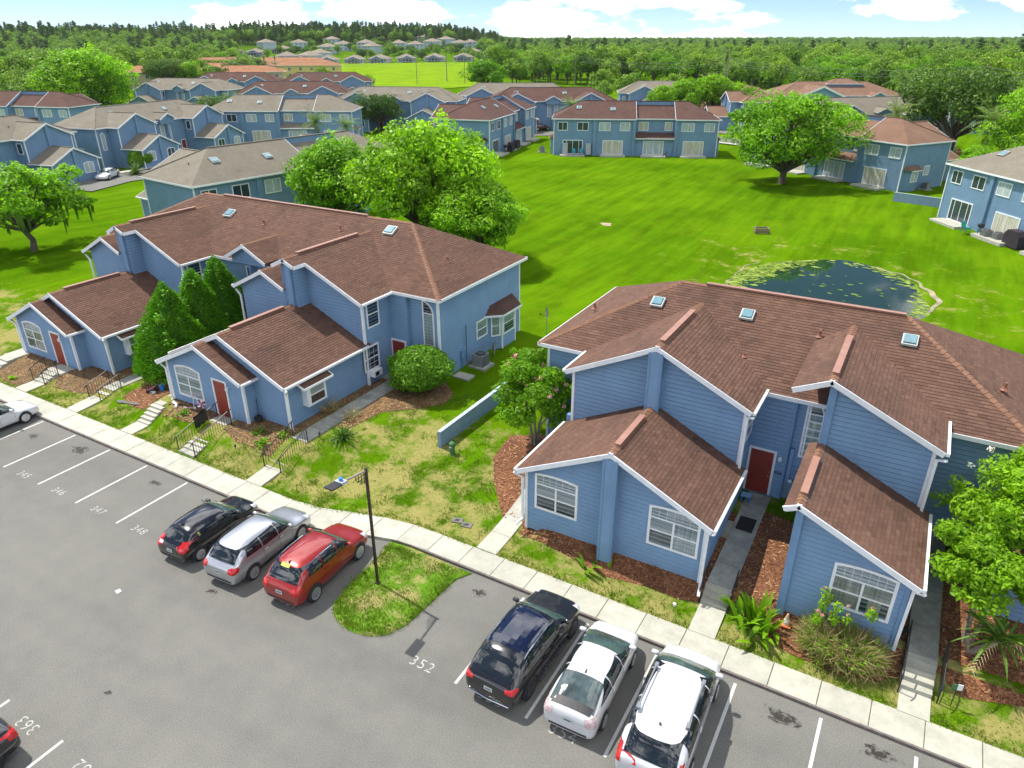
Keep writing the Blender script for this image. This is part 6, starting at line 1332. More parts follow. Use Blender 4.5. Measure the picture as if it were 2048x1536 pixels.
plant('dark', 'oak_tree', 'dark broad oak behind the tan roofed block', 1.5, 152, .7, 1.35, sz=1.35)
plant('dark', 'oak_tree', 'wide clipped dark tree between the grey roofed blocks at left', -136, 112, .3, .95, sz=.74)
plant('dark', 'oak_tree', 'rounded dark tree behind the grey block beyond the white sedan', -110, 131, 2.0, .72, sz=.74)
plant('bright', 'broadleaf_tree', 'dense rounded tree at the near edge of the bright field', -141, 226, .5, 1.9, sz=1.35)
for i, (x, y, s, lb) in enumerate([(-55, 178, 1.15, 'vivid green tree in a row, first beside the brown roof'), (-50, 183, 1.25, 'vivid green tree in a row, second from the brown roof'), (-45, 186, 1.05, 'vivid green tree in a row, third from the brown roof'), (-40, 178, 1.0, 'vivid green tree in a row, last before the tall palm'), (-62, 182, .95, 'darker rounded tree beside the vivid row')]): plant('bright', 'broadleaf_tree', lb, x, y, i, s, 'row of vivid green trees')
for i, (x, y, s, lb) in enumerate([(12.5, 128, 1.05, 'leafy green tree mass at the right edge, the nearest crown'), (19, 131, 1.2, 'leafy green tree mass at the right edge, the outer crown'), (14, 145, 1.1, 'leafy green tree behind the nearest crown at the right edge'), (9, 118, .75, 'lower leafy tree by the gap between the right hand houses')]): plant('oak2' if i < 3 else 'thin', 'broadleaf_tree', lb, x, y, 1.3 * i, s, 'trees at the right edge')
plant('thin', 'broadleaf_tree', 'slender tree standing between the tan and grey roofed blocks', 4.0, 110, .2, .85)
plant('thin', 'broadleaf_tree', 'small bright tree beside the parked cars beyond the common', -28.5, 141, .7, .7)
palm('palm_tall', 'tall thin palm rising above the tan roofed block', -51.5, 197, 0, 1.25, 1.35); palm('palm_queen', 'leaning palm beside the tall thin palm', -54, 192, 1, 1.5, 1.7)
palm('palm_queen', 'bright palm behind the middle blocks at left, left of pair', -91, 92, .5, 1.3, 1.25); palm('palm_queen', 'bright palm behind the middle blocks at left, right of pair', -87, 95, 1.8, 1.2, 1.1)
palm('palm_queen', 'small palm in front of the paired gables block', -69, 144, 1.1, 1.2, 1.2); palm('palm_queen', 'shaggy palm among trees near the right edge', 5.5, 127, .6, 1.5, 1.6); palm('palm_queen', 'bright palm before the clubhouse roof', -12, 225, .8, 2.2, 1.8); palm('palm_queen', 'palm beside the dark broad oak', -7.5, 140, .8, 1.3, 1.5)
palm('palm_tall', 'lone palm in the bright field', *polar(904, 375), .4, 1.4, 1.25)
for i, px in enumerate((525, 545, 572, 592)): palm('palm_tall', ('palm before the yellow building, first of four', 'palm before the yellow building, second of four', 'palm before the yellow building, third of four', 'palm before the yellow building, last of four')[i], *polar(px, 398 + 6 * i), i, 1.25, .95)
# --- conifers by the left block
def make_cypress(seed, h, r):
    rs = random.Random(seed); tr, cr = MB(), MB(); tr.tube([(0, 0, -.3), (0, 0, h * .9)], [.14, .04], 7, False)
    for i in range(15000):
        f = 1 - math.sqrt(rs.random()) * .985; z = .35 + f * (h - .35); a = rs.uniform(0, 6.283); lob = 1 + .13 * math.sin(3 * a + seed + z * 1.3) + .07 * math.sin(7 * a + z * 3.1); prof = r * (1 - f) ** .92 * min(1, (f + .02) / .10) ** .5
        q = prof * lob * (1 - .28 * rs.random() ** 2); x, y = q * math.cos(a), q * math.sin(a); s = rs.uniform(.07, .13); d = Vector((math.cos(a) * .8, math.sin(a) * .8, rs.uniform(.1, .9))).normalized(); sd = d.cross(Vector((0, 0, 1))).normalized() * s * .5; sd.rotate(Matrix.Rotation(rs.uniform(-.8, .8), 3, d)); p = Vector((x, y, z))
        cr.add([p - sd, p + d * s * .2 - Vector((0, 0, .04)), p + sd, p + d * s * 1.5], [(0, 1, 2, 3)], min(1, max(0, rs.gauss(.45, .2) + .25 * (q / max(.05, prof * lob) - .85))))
    for k in range(46):
        f = rs.random() ** 1.2 * .9; a = rs.uniform(0, 6.283); q = r * (1 - f) ** .92 * min(1, (f + .02) / .1) ** .5; leaf_cloud(cr, (q * .95 * math.cos(a), q * .95 * math.sin(a), .35 + f * (h - .35)), (.22, .22, .42), 70, .075, rs, shell=.2, up=.8, tone=rs.gauss(.08, .12))
    core = []
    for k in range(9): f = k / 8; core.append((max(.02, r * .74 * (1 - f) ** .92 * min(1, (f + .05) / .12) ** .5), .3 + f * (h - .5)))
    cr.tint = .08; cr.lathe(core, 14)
    return tr, cr
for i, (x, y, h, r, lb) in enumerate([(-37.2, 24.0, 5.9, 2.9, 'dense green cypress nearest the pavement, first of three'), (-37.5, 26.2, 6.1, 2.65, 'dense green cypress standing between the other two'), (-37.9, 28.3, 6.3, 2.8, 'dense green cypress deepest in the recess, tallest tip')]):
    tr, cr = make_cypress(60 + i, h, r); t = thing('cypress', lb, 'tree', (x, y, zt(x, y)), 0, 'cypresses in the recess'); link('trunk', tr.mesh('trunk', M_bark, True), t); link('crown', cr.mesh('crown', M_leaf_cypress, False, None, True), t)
# --- clipped bushes
def ball_bush(seed, r, hz, n, size):
    rs = random.Random(seed); tr, cr = MB(), MB()
    for k in range(4): a = 1.6 * k; tr.tube([(.1 * math.cos(a), .1 * math.sin(a), -.1), (.4 * r * math.cos(a), .4 * r * math.sin(a), hz * .6)], [.06, .03], 6, False)
    leaf_cloud(cr, (0, 0, hz), (r, r, hz * .88), n, size, rs, shell=.9, up=.1)
    for k in range(26):
        d = Vector((rs.gauss(0, 1), rs.gauss(0, 1), rs.gauss(.2, .8))).normalized(); q = rs.uniform(.16, .34) * r; leaf_cloud(cr, (d.x * r * .92, d.y * r * .92, hz + d.z * hz * .8), (q, q, q * .7), n // 60, size, rs, shell=.3, tone=rs.gauss(.05, .1))
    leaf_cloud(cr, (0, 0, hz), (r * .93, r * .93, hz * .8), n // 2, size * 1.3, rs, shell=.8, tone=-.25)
    return tr.mesh('stems', M_bark, True), cr.mesh('foliage', M_leaf_bush, False, None, True)
def bush(label, ms, x, y, s=1.0, sz=None, group='clipped round bushes'):
    t = thing('round_bush', label, 'bush', (x, y, zt(x, y)), 0, group); t.scale = (s, s, s if sz is None else sz); link('stems', ms[0], t); link('foliage', ms[1], t)
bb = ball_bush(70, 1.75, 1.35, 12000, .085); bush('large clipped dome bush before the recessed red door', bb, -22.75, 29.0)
bush('round dark bush beside the block with the white sedan', bb, -111.3, 73.0, 1.05, 1.2); bush('round bush on the lawn behind the left block corner', bb, -66.5, 44.8, .95); bush('dark clipped hedge block at the left frame edge', bb, -71.5, 26.2, .7, .75)
bush('low green shrub by the wall of the block with the white sedan', bb, -110.6, 79.5, .5, .4); bush('second low green shrub by the wall of the block with the white sedan', bb, -111.5, 82.5, .45, .4)
# --- crepe myrtles
def crepe(name, label, x, y, seed, h, spread, n, size, flower, nf, lm, stems=6, lobes=16, trunk=1.5, squash=.7):
    rs = random.Random(seed); t = thing(name, label, 'tree', (x, y, zt(x, y))); tr, cr = MB(), MB(); L = []
    for i in range(lobes):
        f = (i + .5) / lobes; a = i * 2.4 + rs.uniform(-.3, .3); el = -.5 + 1.45 * f; rr = spread * rs.uniform(.45, .8) * math.cos(el); z = trunk + (h - trunk) * (.42 + .5 * math.sin(el)); L.append((Vector((rr * math.cos(a), rr * math.sin(a), z)), spread * rs.uniform(.24, .40)))
    for c, r in L: leaf_cloud(cr, c, (r, r, r * squash), n // lobes, size, rs, shell=.25, tone=rs.gauss(.05, .08), elong=1.15); 
    for c, r in L:
        for _ in range(3): d = Vector((rs.gauss(0, 1), rs.gauss(0, 1), rs.gauss(.3, .6))).normalized(); leaf_cloud(cr, c + d * r * 1.15, (r * .35, r * .35, r * .3), n // lobes // 10, size, rs, shell=.05, tone=.1, elong=1.2)
    for k in range(stems):
        a = 2 * math.pi * k / stems; c, r = L[(k * 3) % lobes]; tr.tube([(.12 * math.cos(a), .12 * math.sin(a), -.2), (.25 * math.cos(a), .25 * math.sin(a), trunk * .7), (c.x * .6, c.y * .6, trunk + (c.z - trunk) * .6), c], [.07, .055, .04, .015], 6, False)
    link('trunk', tr.mesh('trunk', M_bark_pale, True), t); link('crown', cr.mesh('crown', lm, False, None, True), t)
    for i in range(nf):
        c, r = rs.choice(L); d = Vector((rs.gauss(0, 1), rs.gauss(0, 1) - .5, rs.gauss(.1, .6))).normalized(); fl = MB(); leaf_cloud(fl, c + d * r * 1.1, (.13, .13, .15), 26, .05, rs, shell=.1); link('blossom', fl.mesh('blossom', flower, False, None, True), t)
    return t
crepe('crepe_myrtle', 'crepe myrtle with pink blossoms beside the right block', -14.45, 27.3, 81, 4.9, 2.45, 14000, .08, M_flower_p, 24, M_leaf_bright)
crepe('crepe_myrtle', 'crepe myrtle with white blossoms against the right block eave', 6.0, 25.2, 82, 6.4, 3.1, 17000, .08, M_flower_w, 9, M_leaf_bright, trunk=2.0)
crepe('leafy_tree', 'slender tree with drooping bright leaves beside the rightmost walkway', 4.35, 22.9, 83, 4.5, 1.95, 11000, .075, M_flower_w, 0, M_leaf_bright, stems=3, lobes=13, trunk=1.9, squash=.6)
# --- strap-leaved plants
def strap_plant(name, label, x, y, n, L_, w_, seed, lm, cat='plant', spread=1.0, up=(.35, 1.35), arch=1.0, dry=0.0, z=None):
    rs = random.Random(seed); t = thing(name, label, cat, (x, y, zt(x, y) if z is None else z)); cr = MB(); st = MB()
    for i in range(n):
        a = rs.uniform(0, 6.3); el = rs.uniform(*up); l = L_ * rs.uniform(.6, 1.1); P = Vector((rs.gauss(0, .1) * spread, rs.gauss(0, .1) * spread, 0)); d = Vector((math.cos(a) * math.cos(el), math.sin(a) * math.cos(el), math.sin(el))); sd = d.cross(Vector((0, 0, 1))).normalized(); prev = None; tn = rs.random() < dry; tv = (.0 + .1 * rs.random()) if tn else min(1, max(0, rs.gauss(.5, .2)))
        st.tube([P, P + d * l * .3], .012, 4, False)
        for k in range(6):
            ww = w_ * (.25, .8, 1, .9, .55, .04)[k]; r_ = [P - sd * ww, P + Vector((0, 0, -.25 * ww)), P + sd * ww]
            if prev: cr.add(prev + r_, [(0, 1, 4, 3), (1, 2, 5, 4)], tv)
            prev = r_; P = P + d * l / 5; d = (d + Vector((0, 0, -.22 * arch))).normalized()
    link('stems', st.mesh('stems', M_leaf_palm, False, None, True), t, 'stuff'); link('leaves', cr.mesh('leaves', lm, False, None, True), t); return t
strap_plant('cycad', 'spiky cycad with drooping dead leaves beside the long walkway', -22.95, 22.6, 90, .95, .03, 91, M_leaf_palm, up=(-.3, 1.3), dry=.35)
strap_plant('bird_of_paradise', 'large leafy paradise plant with broad green leaves beside the low steps', -2.0, 20.75, 60, 1.4, .10, 92, M_leaf_bright, up=(.6, 1.45), arch=.8, dry=.08, spread=3.0)
strap_plant('banana_shoot', 'small broad leaved shoot in the mulch before the pier', -8.2, 20.65, 9, .85, .09, 93, M_leaf_bright, up=(.5, 1.4), spread=2.5); strap_plant('agave', 'dark spiky plant on the lawn behind the left wing corner', -50.2, 22.6, 60, 1.1, .05, 94, M_leaf_dark, up=(.1, 1.3)); strap_plant('leafy_shrub', 'dark spreading shrub between cypress and left downspout', -35.2, 22.9, 70, 1.0, .06, 95, M_leaf_dark, up=(.2, 1.4), spread=3)
strap_plant('cycad', 'cycad on the lawn beside the white sedan', -106.5, 68.5, 90, 2.4, .09, 96, M_leaf_dark, up=(.1, 1.4))
for i, (x, y) in enumerate([(-26.85, 20.75), (-26.05, 20.2), (-25.6, 21.2), (-31.9, 20.25), (-46.3, 18.8)]): strap_plant('low_plant', ('low bright green plant in the corner bed, largest one', 'low green plant in the corner bed near the lawn edge', 'low green plant between rail and wing corner', 'low bright plant beside the draped handrail', 'low dark plant at the edge of the left mulch bed')[i], x, y, 34, .38, .045, 100 + i, M_leaf_bright if i < 4 else M_leaf_oak, up=(.2, 1.3), spread=1.5)
t = strap_plant('pygmy_palm', 'small palm with pale dead fronds beside the rightmost walkway', 5.0, 21.9, 40, 1.5, .05, 97, M_leaf_palm, 'palm tree', up=(.2, 1.2), arch=1.3, dry=.0, z=zt(5, 21.9) + 1.2); tk = MB().tube([(-.6, .6, -1.3), (-.2, .2, -.4), (0, 0, .1)], [.12, .1, .09], 8, False).tube([(-.55, .55, -1.3), (-.75, .4, -.6), (-.8, .3, -.2)], [.1, .08, .07], 8, False); link('trunk', tk.mesh('trunk', M_bark_pale, True), t)
dd = MB(); rs = random.Random(5)
for i in range(7):
    a = rs.uniform(-2.2, .6); P = Vector((.15 * math.cos(a), .15 * math.sin(a), .1)); d = Vector((math.cos(a), math.sin(a), .1)).normalized()
    for k in range(6):
        Q = P + d * .24; s = d.cross(Vector((0, 0, 1))); s = s.normalized() if s.length > .05 else Vector((1, 0, 0))
        for f in (0, .5):
            b = P.lerp(Q, f)
            for sg in (-1, 1): dd.add([b - d * .02, b + d * .02, b + s * sg * .2 + d * .12 - Vector((0, 0, .12))], [(0, 1, 2)], .9)
        P = Q; d = (d + Vector((0, 0, -.35))).normalized()
link('dead_fronds', dd.mesh('dead_fronds', M_leaf_dry, False, None, True), t)
# dry twiggy bush and twiggy stems
def twig_bush(name, label, x, y, n, rx, ry, h, seed, green=.25, cat='bush'):
    rs = random.Random(seed); t = thing(name, label, cat, (x, y, zt(x, y))); tw, gf = MB(), MB()
    for i in range(n):
        a = rs.uniform(0, 6.3); q = rs.random() ** .5; P = Vector((rx * .55 * q * math.cos(a), ry * .55 * q * math.sin(a), rs.uniform(0, h * .45))); d = Vector((math.cos(a) * q + rs.gauss(0, .5), math.sin(a) * q + rs.gauss(0, .5), rs.uniform(.4, 1.3))).normalized(); l = rs.uniform(.35, .75) * h
        s = d.cross(Vector((rs.gauss(0, 1), rs.gauss(0, 1), rs.gauss(0, 1)))).normalized() * rs.uniform(.008, .015); m = P + d * l * .5; e = m + (d + Vector((rs.gauss(0, .5), rs.gauss(0, .5), rs.gauss(-.1, .4)))).normalized() * l * .5
        g = rs.random() < green; (gf if g else tw).add([P - s, P + s, m + s, m - s, e], [(0, 1, 2, 3), (3, 2, 4)], rs.random())
        if rs.random() < .3 * green * 3: leaf_cloud(gf, m, (.08, .08, .08), 3, .05, rs, shell=.1)
    link('twigs', tw.mesh('twigs', M_leaf_dry, False, None, True), t); link('shoots', gf.mesh('shoots', M_leaf_oak, False, None, True), t)
twig_bush('dry_bush', 'wide dry twiggy bush before the rightmost arched window', .75, 20.75, 5200, 1.75, 1.0, 1.45, 110)
twig_bush('bare_bush', 'bare pinkish twigs beside the long walkway', -25.35, 24.4, 160, .5, .9, .9, 111, .02); twig_bush('bare_bush', 'bare dry twigs leaning over the walkway behind the cycad', -23.75, 24.3, 120, .4, .8, .8, 112, .02)
t = thing('hibiscus', 'tall thin hibiscus with pink flowers before the rightmost arched window', 'shrub', (.05, 21.0, zt(.05, 21))); st, lf = MB(), MB(); rs = random.Random(9); tips = []
for i in range(9):
    e = Vector((rs.uniform(-.7, 1.5), rs.uniform(-.5, .2), rs.uniform(1.3, 2.5))); tips.append(e); st.tube([(0, 0, -.1), (e.x * .3, e.y * .3, e.z * .5), e], [.025, .018, .008], 5, False); leaf_cloud(lf, e - Vector((0, 0, .1)), (.2, .2, .25), 60, .06, rs, shell=.2, tone=.15)
    if i % 2: leaf_cloud(lf, e * .75, (.2, .2, .22), 45, .06, rs, shell=.2, tone=.1)
link('stems', st.mesh('stems', M_bark_pale, True), t); link('leaves', lf.mesh('leaves', M_leaf_bright, False, None, True), t)
for i in range(10):
    e = tips[i % 9]; fl = MB(); leaf_cloud(fl, e + Vector((rs.gauss(0, .12), rs.gauss(0, .1), .1)), (.06, .06, .06), 14, .05, rs, shell=.1); link('flower', fl.mesh('flower', M_flower_p, False, None, True), t)
# --- woods: the 300 trees that show largest as things of their own, the rest as one mass
rs = random.Random(77)
def free(x, y, m=9):
    for _, (bx, by), a, _ in LB:
        if (x - bx) ** 2 + (y - by) ** 2 < (m + 9) ** 2: return False
    return not inpoly(x, y, fp) and (x + 33) ** 2 + (y - 252) ** 2 > 26 ** 2 and (x + 301) ** 2 + (y - 304) ** 2 > 400
cand = []
def region(n, px0, px1, d0, d1, keys, s0, s1, w=1.0):
    for _ in range(n):
        px = rs.uniform(px0, px1); d = d0 + (d1 - d0) * rs.random() ** w; x, y = polar(px, d)
        if free(x, y): cand.append((d, x, y, rs.choice(keys), rs.uniform(s0, s1)))
F3 = ['far0', 'far1', 'far2', 'far0', 'far1', 'farb']; FB = ['farb', 'far0', 'farb', 'far1', 'farb']
region(120, 985, 1500, 330, 430, F3, .85, 1.25); region(60, 1400, 2150, 290, 400, F3, .85, 1.25); region(60, 1550, 2150, 290, 420, FB, .85, 1.25); region(220, 985, 2150, 400, 640, F3 + ['pine0'], .9, 1.3)
region(26, 1560, 2100, 235, 300, ['far0', 'farb', 'far1'], .7, 1.0); region(10, 1180, 1330, 232, 262, ['far0', 'farb'], .6, .9)
region(60, -60, 330, 250, 420, F3, .8, 1.2); region(90, -80, 560, 400, 620, F3, .8, 1.25); region(16, 380, 560, 330, 420, ['far0', 'farb', 'dark'], .8, 1.1); region(10, 620, 760, 255, 300, ['far0', 'far1'], .5, .8)
region(40, 300, 1040, 610, 640, ['far0', 'far1', 'far2'], .5, .8); region(110, 560, 1050, 690, 900, ['far0', 'far1', 'dark'], .5, .85); region(30, -60, 200, 190, 250, ['far0', 'far1'], .7, 1.0)
cand.sort(key=lambda c: c[0] / c[4]); near_, rest = cand[:298], cand[298:]
cnt = 0
for d, x, y, k, s in near_:
    lb = {'far0': 'rounded tree in the wood beyond the roofs', 'far1': 'broad crowned tree in the wood beyond the roofs', 'far2': 'upright tree in the wood beyond the roofs', 'farb': 'light green tree in the wood beyond the roofs', 'pine0': 'thin pine in the wood beyond the roofs', 'dark': 'dark broad tree among the far roofs'}[k]
    plant(k, 'woodland_tree', lb, x, y, rs.uniform(0, 6.3), s, 'trees of the far woods')
cand = []
region(2200, 960, 2250, 600, 1500, F3 + F3 + ['pine0'], .75, 1.15, 1.0); region(900, 1500, 2250, 420, 1100, FB, .75, 1.15, 1.0); region(2800, 900, 2300, 1500, 3600, F3, .9, 1.3); region(1500, -150, 1060, 900, 1300, ['pine0', 'pine1', 'pine0', 'far0', 'far2'], .7, 1.1); region(900, -150, 520, 600, 900, F3 + ['pine0'], .8, 1.25); region(500, 520, 1000, 900, 1080, ['pine0', 'pine1', 'far2'], .9, 1.2); region(900, -200, 1000, 1300, 2400, F3 + ['pine1'], 1.0, 1.5)
rest += cand
def wood(items):
    keys = ['far0', 'far1', 'far2', 'farb', 'pine0', 'pine1', 'dark']
    me = bpy.data.meshes.new('far_wood'); me.from_pydata([(x, y, zt(x, y) - .3) for _, x, y, _, _ in items], [], [])
    a = me.attributes.new('kind', 'INT', 'POINT'); a.data.foreach_set('value', [keys.index(k) for _, _, _, k, _ in items]); b = me.attributes.new('size', 'FLOAT', 'POINT'); b.data.foreach_set('value', [s for *_, s in items]); c = me.attributes.new('turn', 'FLOAT', 'POINT'); c.data.foreach_set('value', [rs.uniform(0, 6.3) for _ in items])
    o = link('far_wood', me, None, 'stuff'); tag(o, 'mass of woodland trees running to the horizon', 'wood')
    ng = bpy.data.node_groups.new('wood', 'GeometryNodeTree'); ng.interface.new_socket('Geometry', in_out='INPUT', socket_type='NodeSocketGeometry'); ng.interface.new_socket('Geometry', in_out='OUTPUT', socket_type='NodeSocketGeometry')
    N, Lk = ng.nodes.new, ng.links.new; gi, go = N('NodeGroupInput'), N('NodeGroupOutput'); ins = N('GeometryNodeInstanceOnPoints'); g2i = N('GeometryNodeGeometryToInstance')
    for k in reversed(keys):
        src = [q for q in bpy.data.objects if q.type == 'MESH' and q.data == TREE[k][1]]
        src = src[0] if src else None
        if src is None: t_ = plant(k, 'woodland_tree', 'lone pine standing on the wooded hill', *polar(700 + 20 * keys.index(k), 980), 0, 1, 'trees of the far woods'); src = [q for q in t_.children if q.data == TREE[k][1]][0]
        oi = N('GeometryNodeObjectInfo'); oi.inputs[0].default_value = src; oi.transform_space = 'ORIGINAL'
        tro = [q for q in bpy.data.objects if q.type == 'MESH' and q.data == TREE[k][0]][0]; ot = N('GeometryNodeObjectInfo'); ot.inputs[0].default_value = tro; ot.transform_space = 'ORIGINAL'
        jg = N('GeometryNodeJoinGeometry'); Lk(oi.outputs['Geometry'], jg.inputs[0]); Lk(ot.outputs['Geometry'], jg.inputs[0]); gg = N('GeometryNodeGeometryToInstance'); Lk(jg.outputs[0], gg.inputs[0])
        nodes.append(gg) if False else WL.append(gg)
    jo = N('GeometryNodeJoinGeometry')
    for gg in WL: Lk(gg.outputs[0], jo.inputs[0])
    def at(nm, dt): n_ = N('GeometryNodeInputNamedAttribute'); n_.data_type = dt; n_.inputs[0].default_value = nm; return n_.outputs[0]
    Lk(gi.outputs[0], ins.inputs['Points']); Lk(jo.outputs[0], ins.inputs['Instance']); ins.inputs['Pick Instance'].default_value = True; Lk(at('kind', 'INT'), ins.inputs['Instance Index'])
    cx = N('ShaderNodeCombineXYZ'); Lk(at('turn', 'FLOAT'), cx.inputs[2]); Lk(cx.outputs[0], ins.inputs['Rotation']); Lk(at('size', 'FLOAT'), ins.inputs['Scale']); Lk(ins.outputs[0], go.inputs[0])
    md = o.modifiers.new('wood', 'NODES'); md.node_group = ng
WL = []
wood(rest)
# ------------------------------------------------------------------ cars: x forward, y to the left, z up, origin on the ground at the middle
def paint(name, col, metal=0.0, rough=.28): 
    m = mat(name, col, rough, .04, 1.5, metal=metal, coat=1.0); return m
M_tyre = mat('tyre_rubber', (.018, .018, .019), .85, .2, 8); M_rim = mat('alloy_rim', (.62, .63, .65), .28, .08, 6, metal=.9); M_rimdark = mat('dark_alloy', (.10, .10, .11), .35, .1, 6, metal=.8)
M_cglass = mat('car_glass', (.012, .016, .018), .03, .2, 2, spec=.9); M_cglass_g = mat('windscreen_glass', (.05, .085, .075), .05, .45, 1.6, spec=.9); M_tail = mat('tail_lamp_red', (.50, .012, .012), .12, .25, 7, spec=.8); M_head = mat('lamp_clear', (.62, .64, .66), .1, .2, 8, spec=.9); M_blackpl = mat('black_plastic', (.025, .025, .027), .55, .15, 8); M_chrome = mat('chrome', (.75, .76, .78), .12, .05, 4, metal=1.0); M_plate = mat('number_plate', (.55, .60, .56), .5, .12, 14)
def loft_body(S, m):
    """S: stations (x, zu, [(y,z) x 5 from sill to top centre]); closed, mirrored, subdivided"""
    vs, fs = [], []; rows = []
    for x, zu, prof in S:
        half = [(0.0, zu)] + [(prof[0][0] * .86, zu)] + list(prof); ring = half + [(-y, z) for y, z in reversed(half[1:-1])]; rows.append([len(vs) + i for i in range(len(ring))]); vs += [(x, y, z) for y, z in ring]
    n = len(rows[0])
    for a, b in zip(rows, rows[1:]):
        for i in range(n): j = (i + 1) % n; fs.append((a[i], a[j], b[j], b[i]))
    fs.append(tuple(reversed(rows[0]))) ; fs.append(tuple(rows[-1]))
    me = bpy.data.meshes.new('tmp'); me.from_pydata(vs, [], fs); o = bpy.data.objects.new('tmp', me); COL.objects.link(o)
    bm = bmesh.new(); bm.from_mesh(me); bmesh.ops.recalc_face_normals(bm, faces=bm.faces[:]); bm.to_mesh(me); bm.free()
    sd = o.modifiers.new('s', 'SUBSURF'); sd.levels = 2; sd.render_levels = 2; bpy.context.view_layer.update(); dg = bpy.context.evaluated_depsgraph_get()
    out = bpy.data.meshes.new_from_object(o.evaluated_get(dg)); bpy.data.objects.remove(o); out.name = 'body'; out.polygons.foreach_set('use_smooth', [True] * len(out.polygons)); out.materials.clear(); out.materials.append(m); return out
def bvh_of(me): return BVHTree.FromPolygons([v.co.copy() for v in me.vertices], [tuple(p.vertices) for p in me.polygons])
def patch(bv, corners, axis, nu=8, nv=5, off=.008, curve=0.0):
    if nu >= 8 and nv >= 5: nu, nv = nu * 2, nv * 2
    """bilinear patch thrown on the body. axis 'y+','y-' side view (x,z); 'z' top view (x,y); 'x-' rear view (y,z); 'x+' front view (y,z)"""
    mb = MB(); P = []; ok = []
    for j in range(nv + 1):
        for i in range(nu + 1):
            u, v = i / nu, j / nv; a = Vector(corners[0]).lerp(Vector(corners[1]), u); b = Vector(corners[3]).lerp(Vector(corners[2]), u); q = a.lerp(b, v)
            if axis == 'y+': o_, d = Vector((q.x, 3, q.y)), Vector((0, -1, 0))
            elif axis == 'y-': o_, d = Vector((q.x, -3, q.y)), Vector((0, 1, 0))
            elif axis == 'z': o_, d = Vector((q.x, q.y, 4)), Vector((0, 0, -1))
            elif axis == 'x-': o_, d = Vector((-5, q.x, q.y)), Vector((1, 0, 0))
            elif axis == 'x+': o_, d = Vector((5, q.x, q.y)), Vector((-1, 0, 0))
            else: d = Vector(axis).normalized(); o_ = Vector((q.x, q.y, q.z)) - d * 3
            loc, n_, _, _ = bv.ray_cast(o_, d)
            ok.append(loc is not None); 
            if loc is not None and n_.dot(d) > 0: n_ = -n_
            if loc is None and P: ok[-1] = True; P.append(P[-1]); continue
            P.append(tuple(loc + n_ * off) if loc is not None else (0, 0, 0))
    fs = []
    for j in range(nv):
        for i in range(nu):
            q = (j * (nu + 1) + i, j * (nu + 1) + i + 1, (j + 1) * (nu + 1) + i + 1, (j + 1) * (nu + 1) + i)
            if all(ok[k] for k in q): fs.append(q)
    mb.add(P, fs); return mb
def disc(bv, cx, cz, r, side, n=24):
    mb = MB(); P = []
    for rr in (0.02, r * .5, r * .85, r):
        for k in range(n):
            a = 2 * math.pi * k / n; x, z = cx + rr * math.cos(a), max(.14, cz + rr * math.sin(a)); loc, n_, _, _ = bv.ray_cast(Vector((x, 3 * side, z)), Vector((0, -side, 0))); P.append((x, (loc.y if loc is not None and loc.y * side > 0 else side * .78) + side * .006, z))
    mb.add(P, [(i * n + k, i * n + (k + 1) % n, (i + 1) * n + (k + 1) % n, (i + 1) * n + k) for i in range(3) for k in range(n)]); return mb
def wheel(car, x, y, side, r, w, spokes, rimm):
    o = y
    t = MB().lathe([(r * .64, -w / 2), (r * .9, -w / 2), (r, -w * .36), (r, w * .36), (r * .9, w / 2), (r * .64, w / 2)], 24, (x, o, r), 'y').build('wheel', M_tyre, car, True)
    yo = o + side * w / 2; rm = MB(); rm.lathe([(r * .70, -side * w * .5 - side * .004), (r * .66, -side * w * .5 - side * .010), (r * .60, -side * w * .42), (r * .58, -side * w * .30)], 24, (x, o, r), 'y')
    for k in range(spokes):
        a = 2 * math.pi * k / spokes + .2; c, s = math.cos(a), math.sin(a); rm.beam((x + .05 * c, yo - side * .005, r + .05 * s), (x + r * .64 * c, yo - side * .004, r + r * .64 * s), .025, r * (.95 / spokes), (-s, 0, c))
    rm.lathe([(r * .2, -side * (w / 2 + .012)), (r * .16, -side * (w / 2 + .02)), (.001, -side * (w / 2 + .02))], 14, (x, o, r), 'y'); rm.build('rim', rimm, t)
    MB().lathe([(r * .60, -side * w * .34), (.001, -side * w * .33)], 20, (x, o, r), 'y').build('brake_disc', M_blackpl, t)
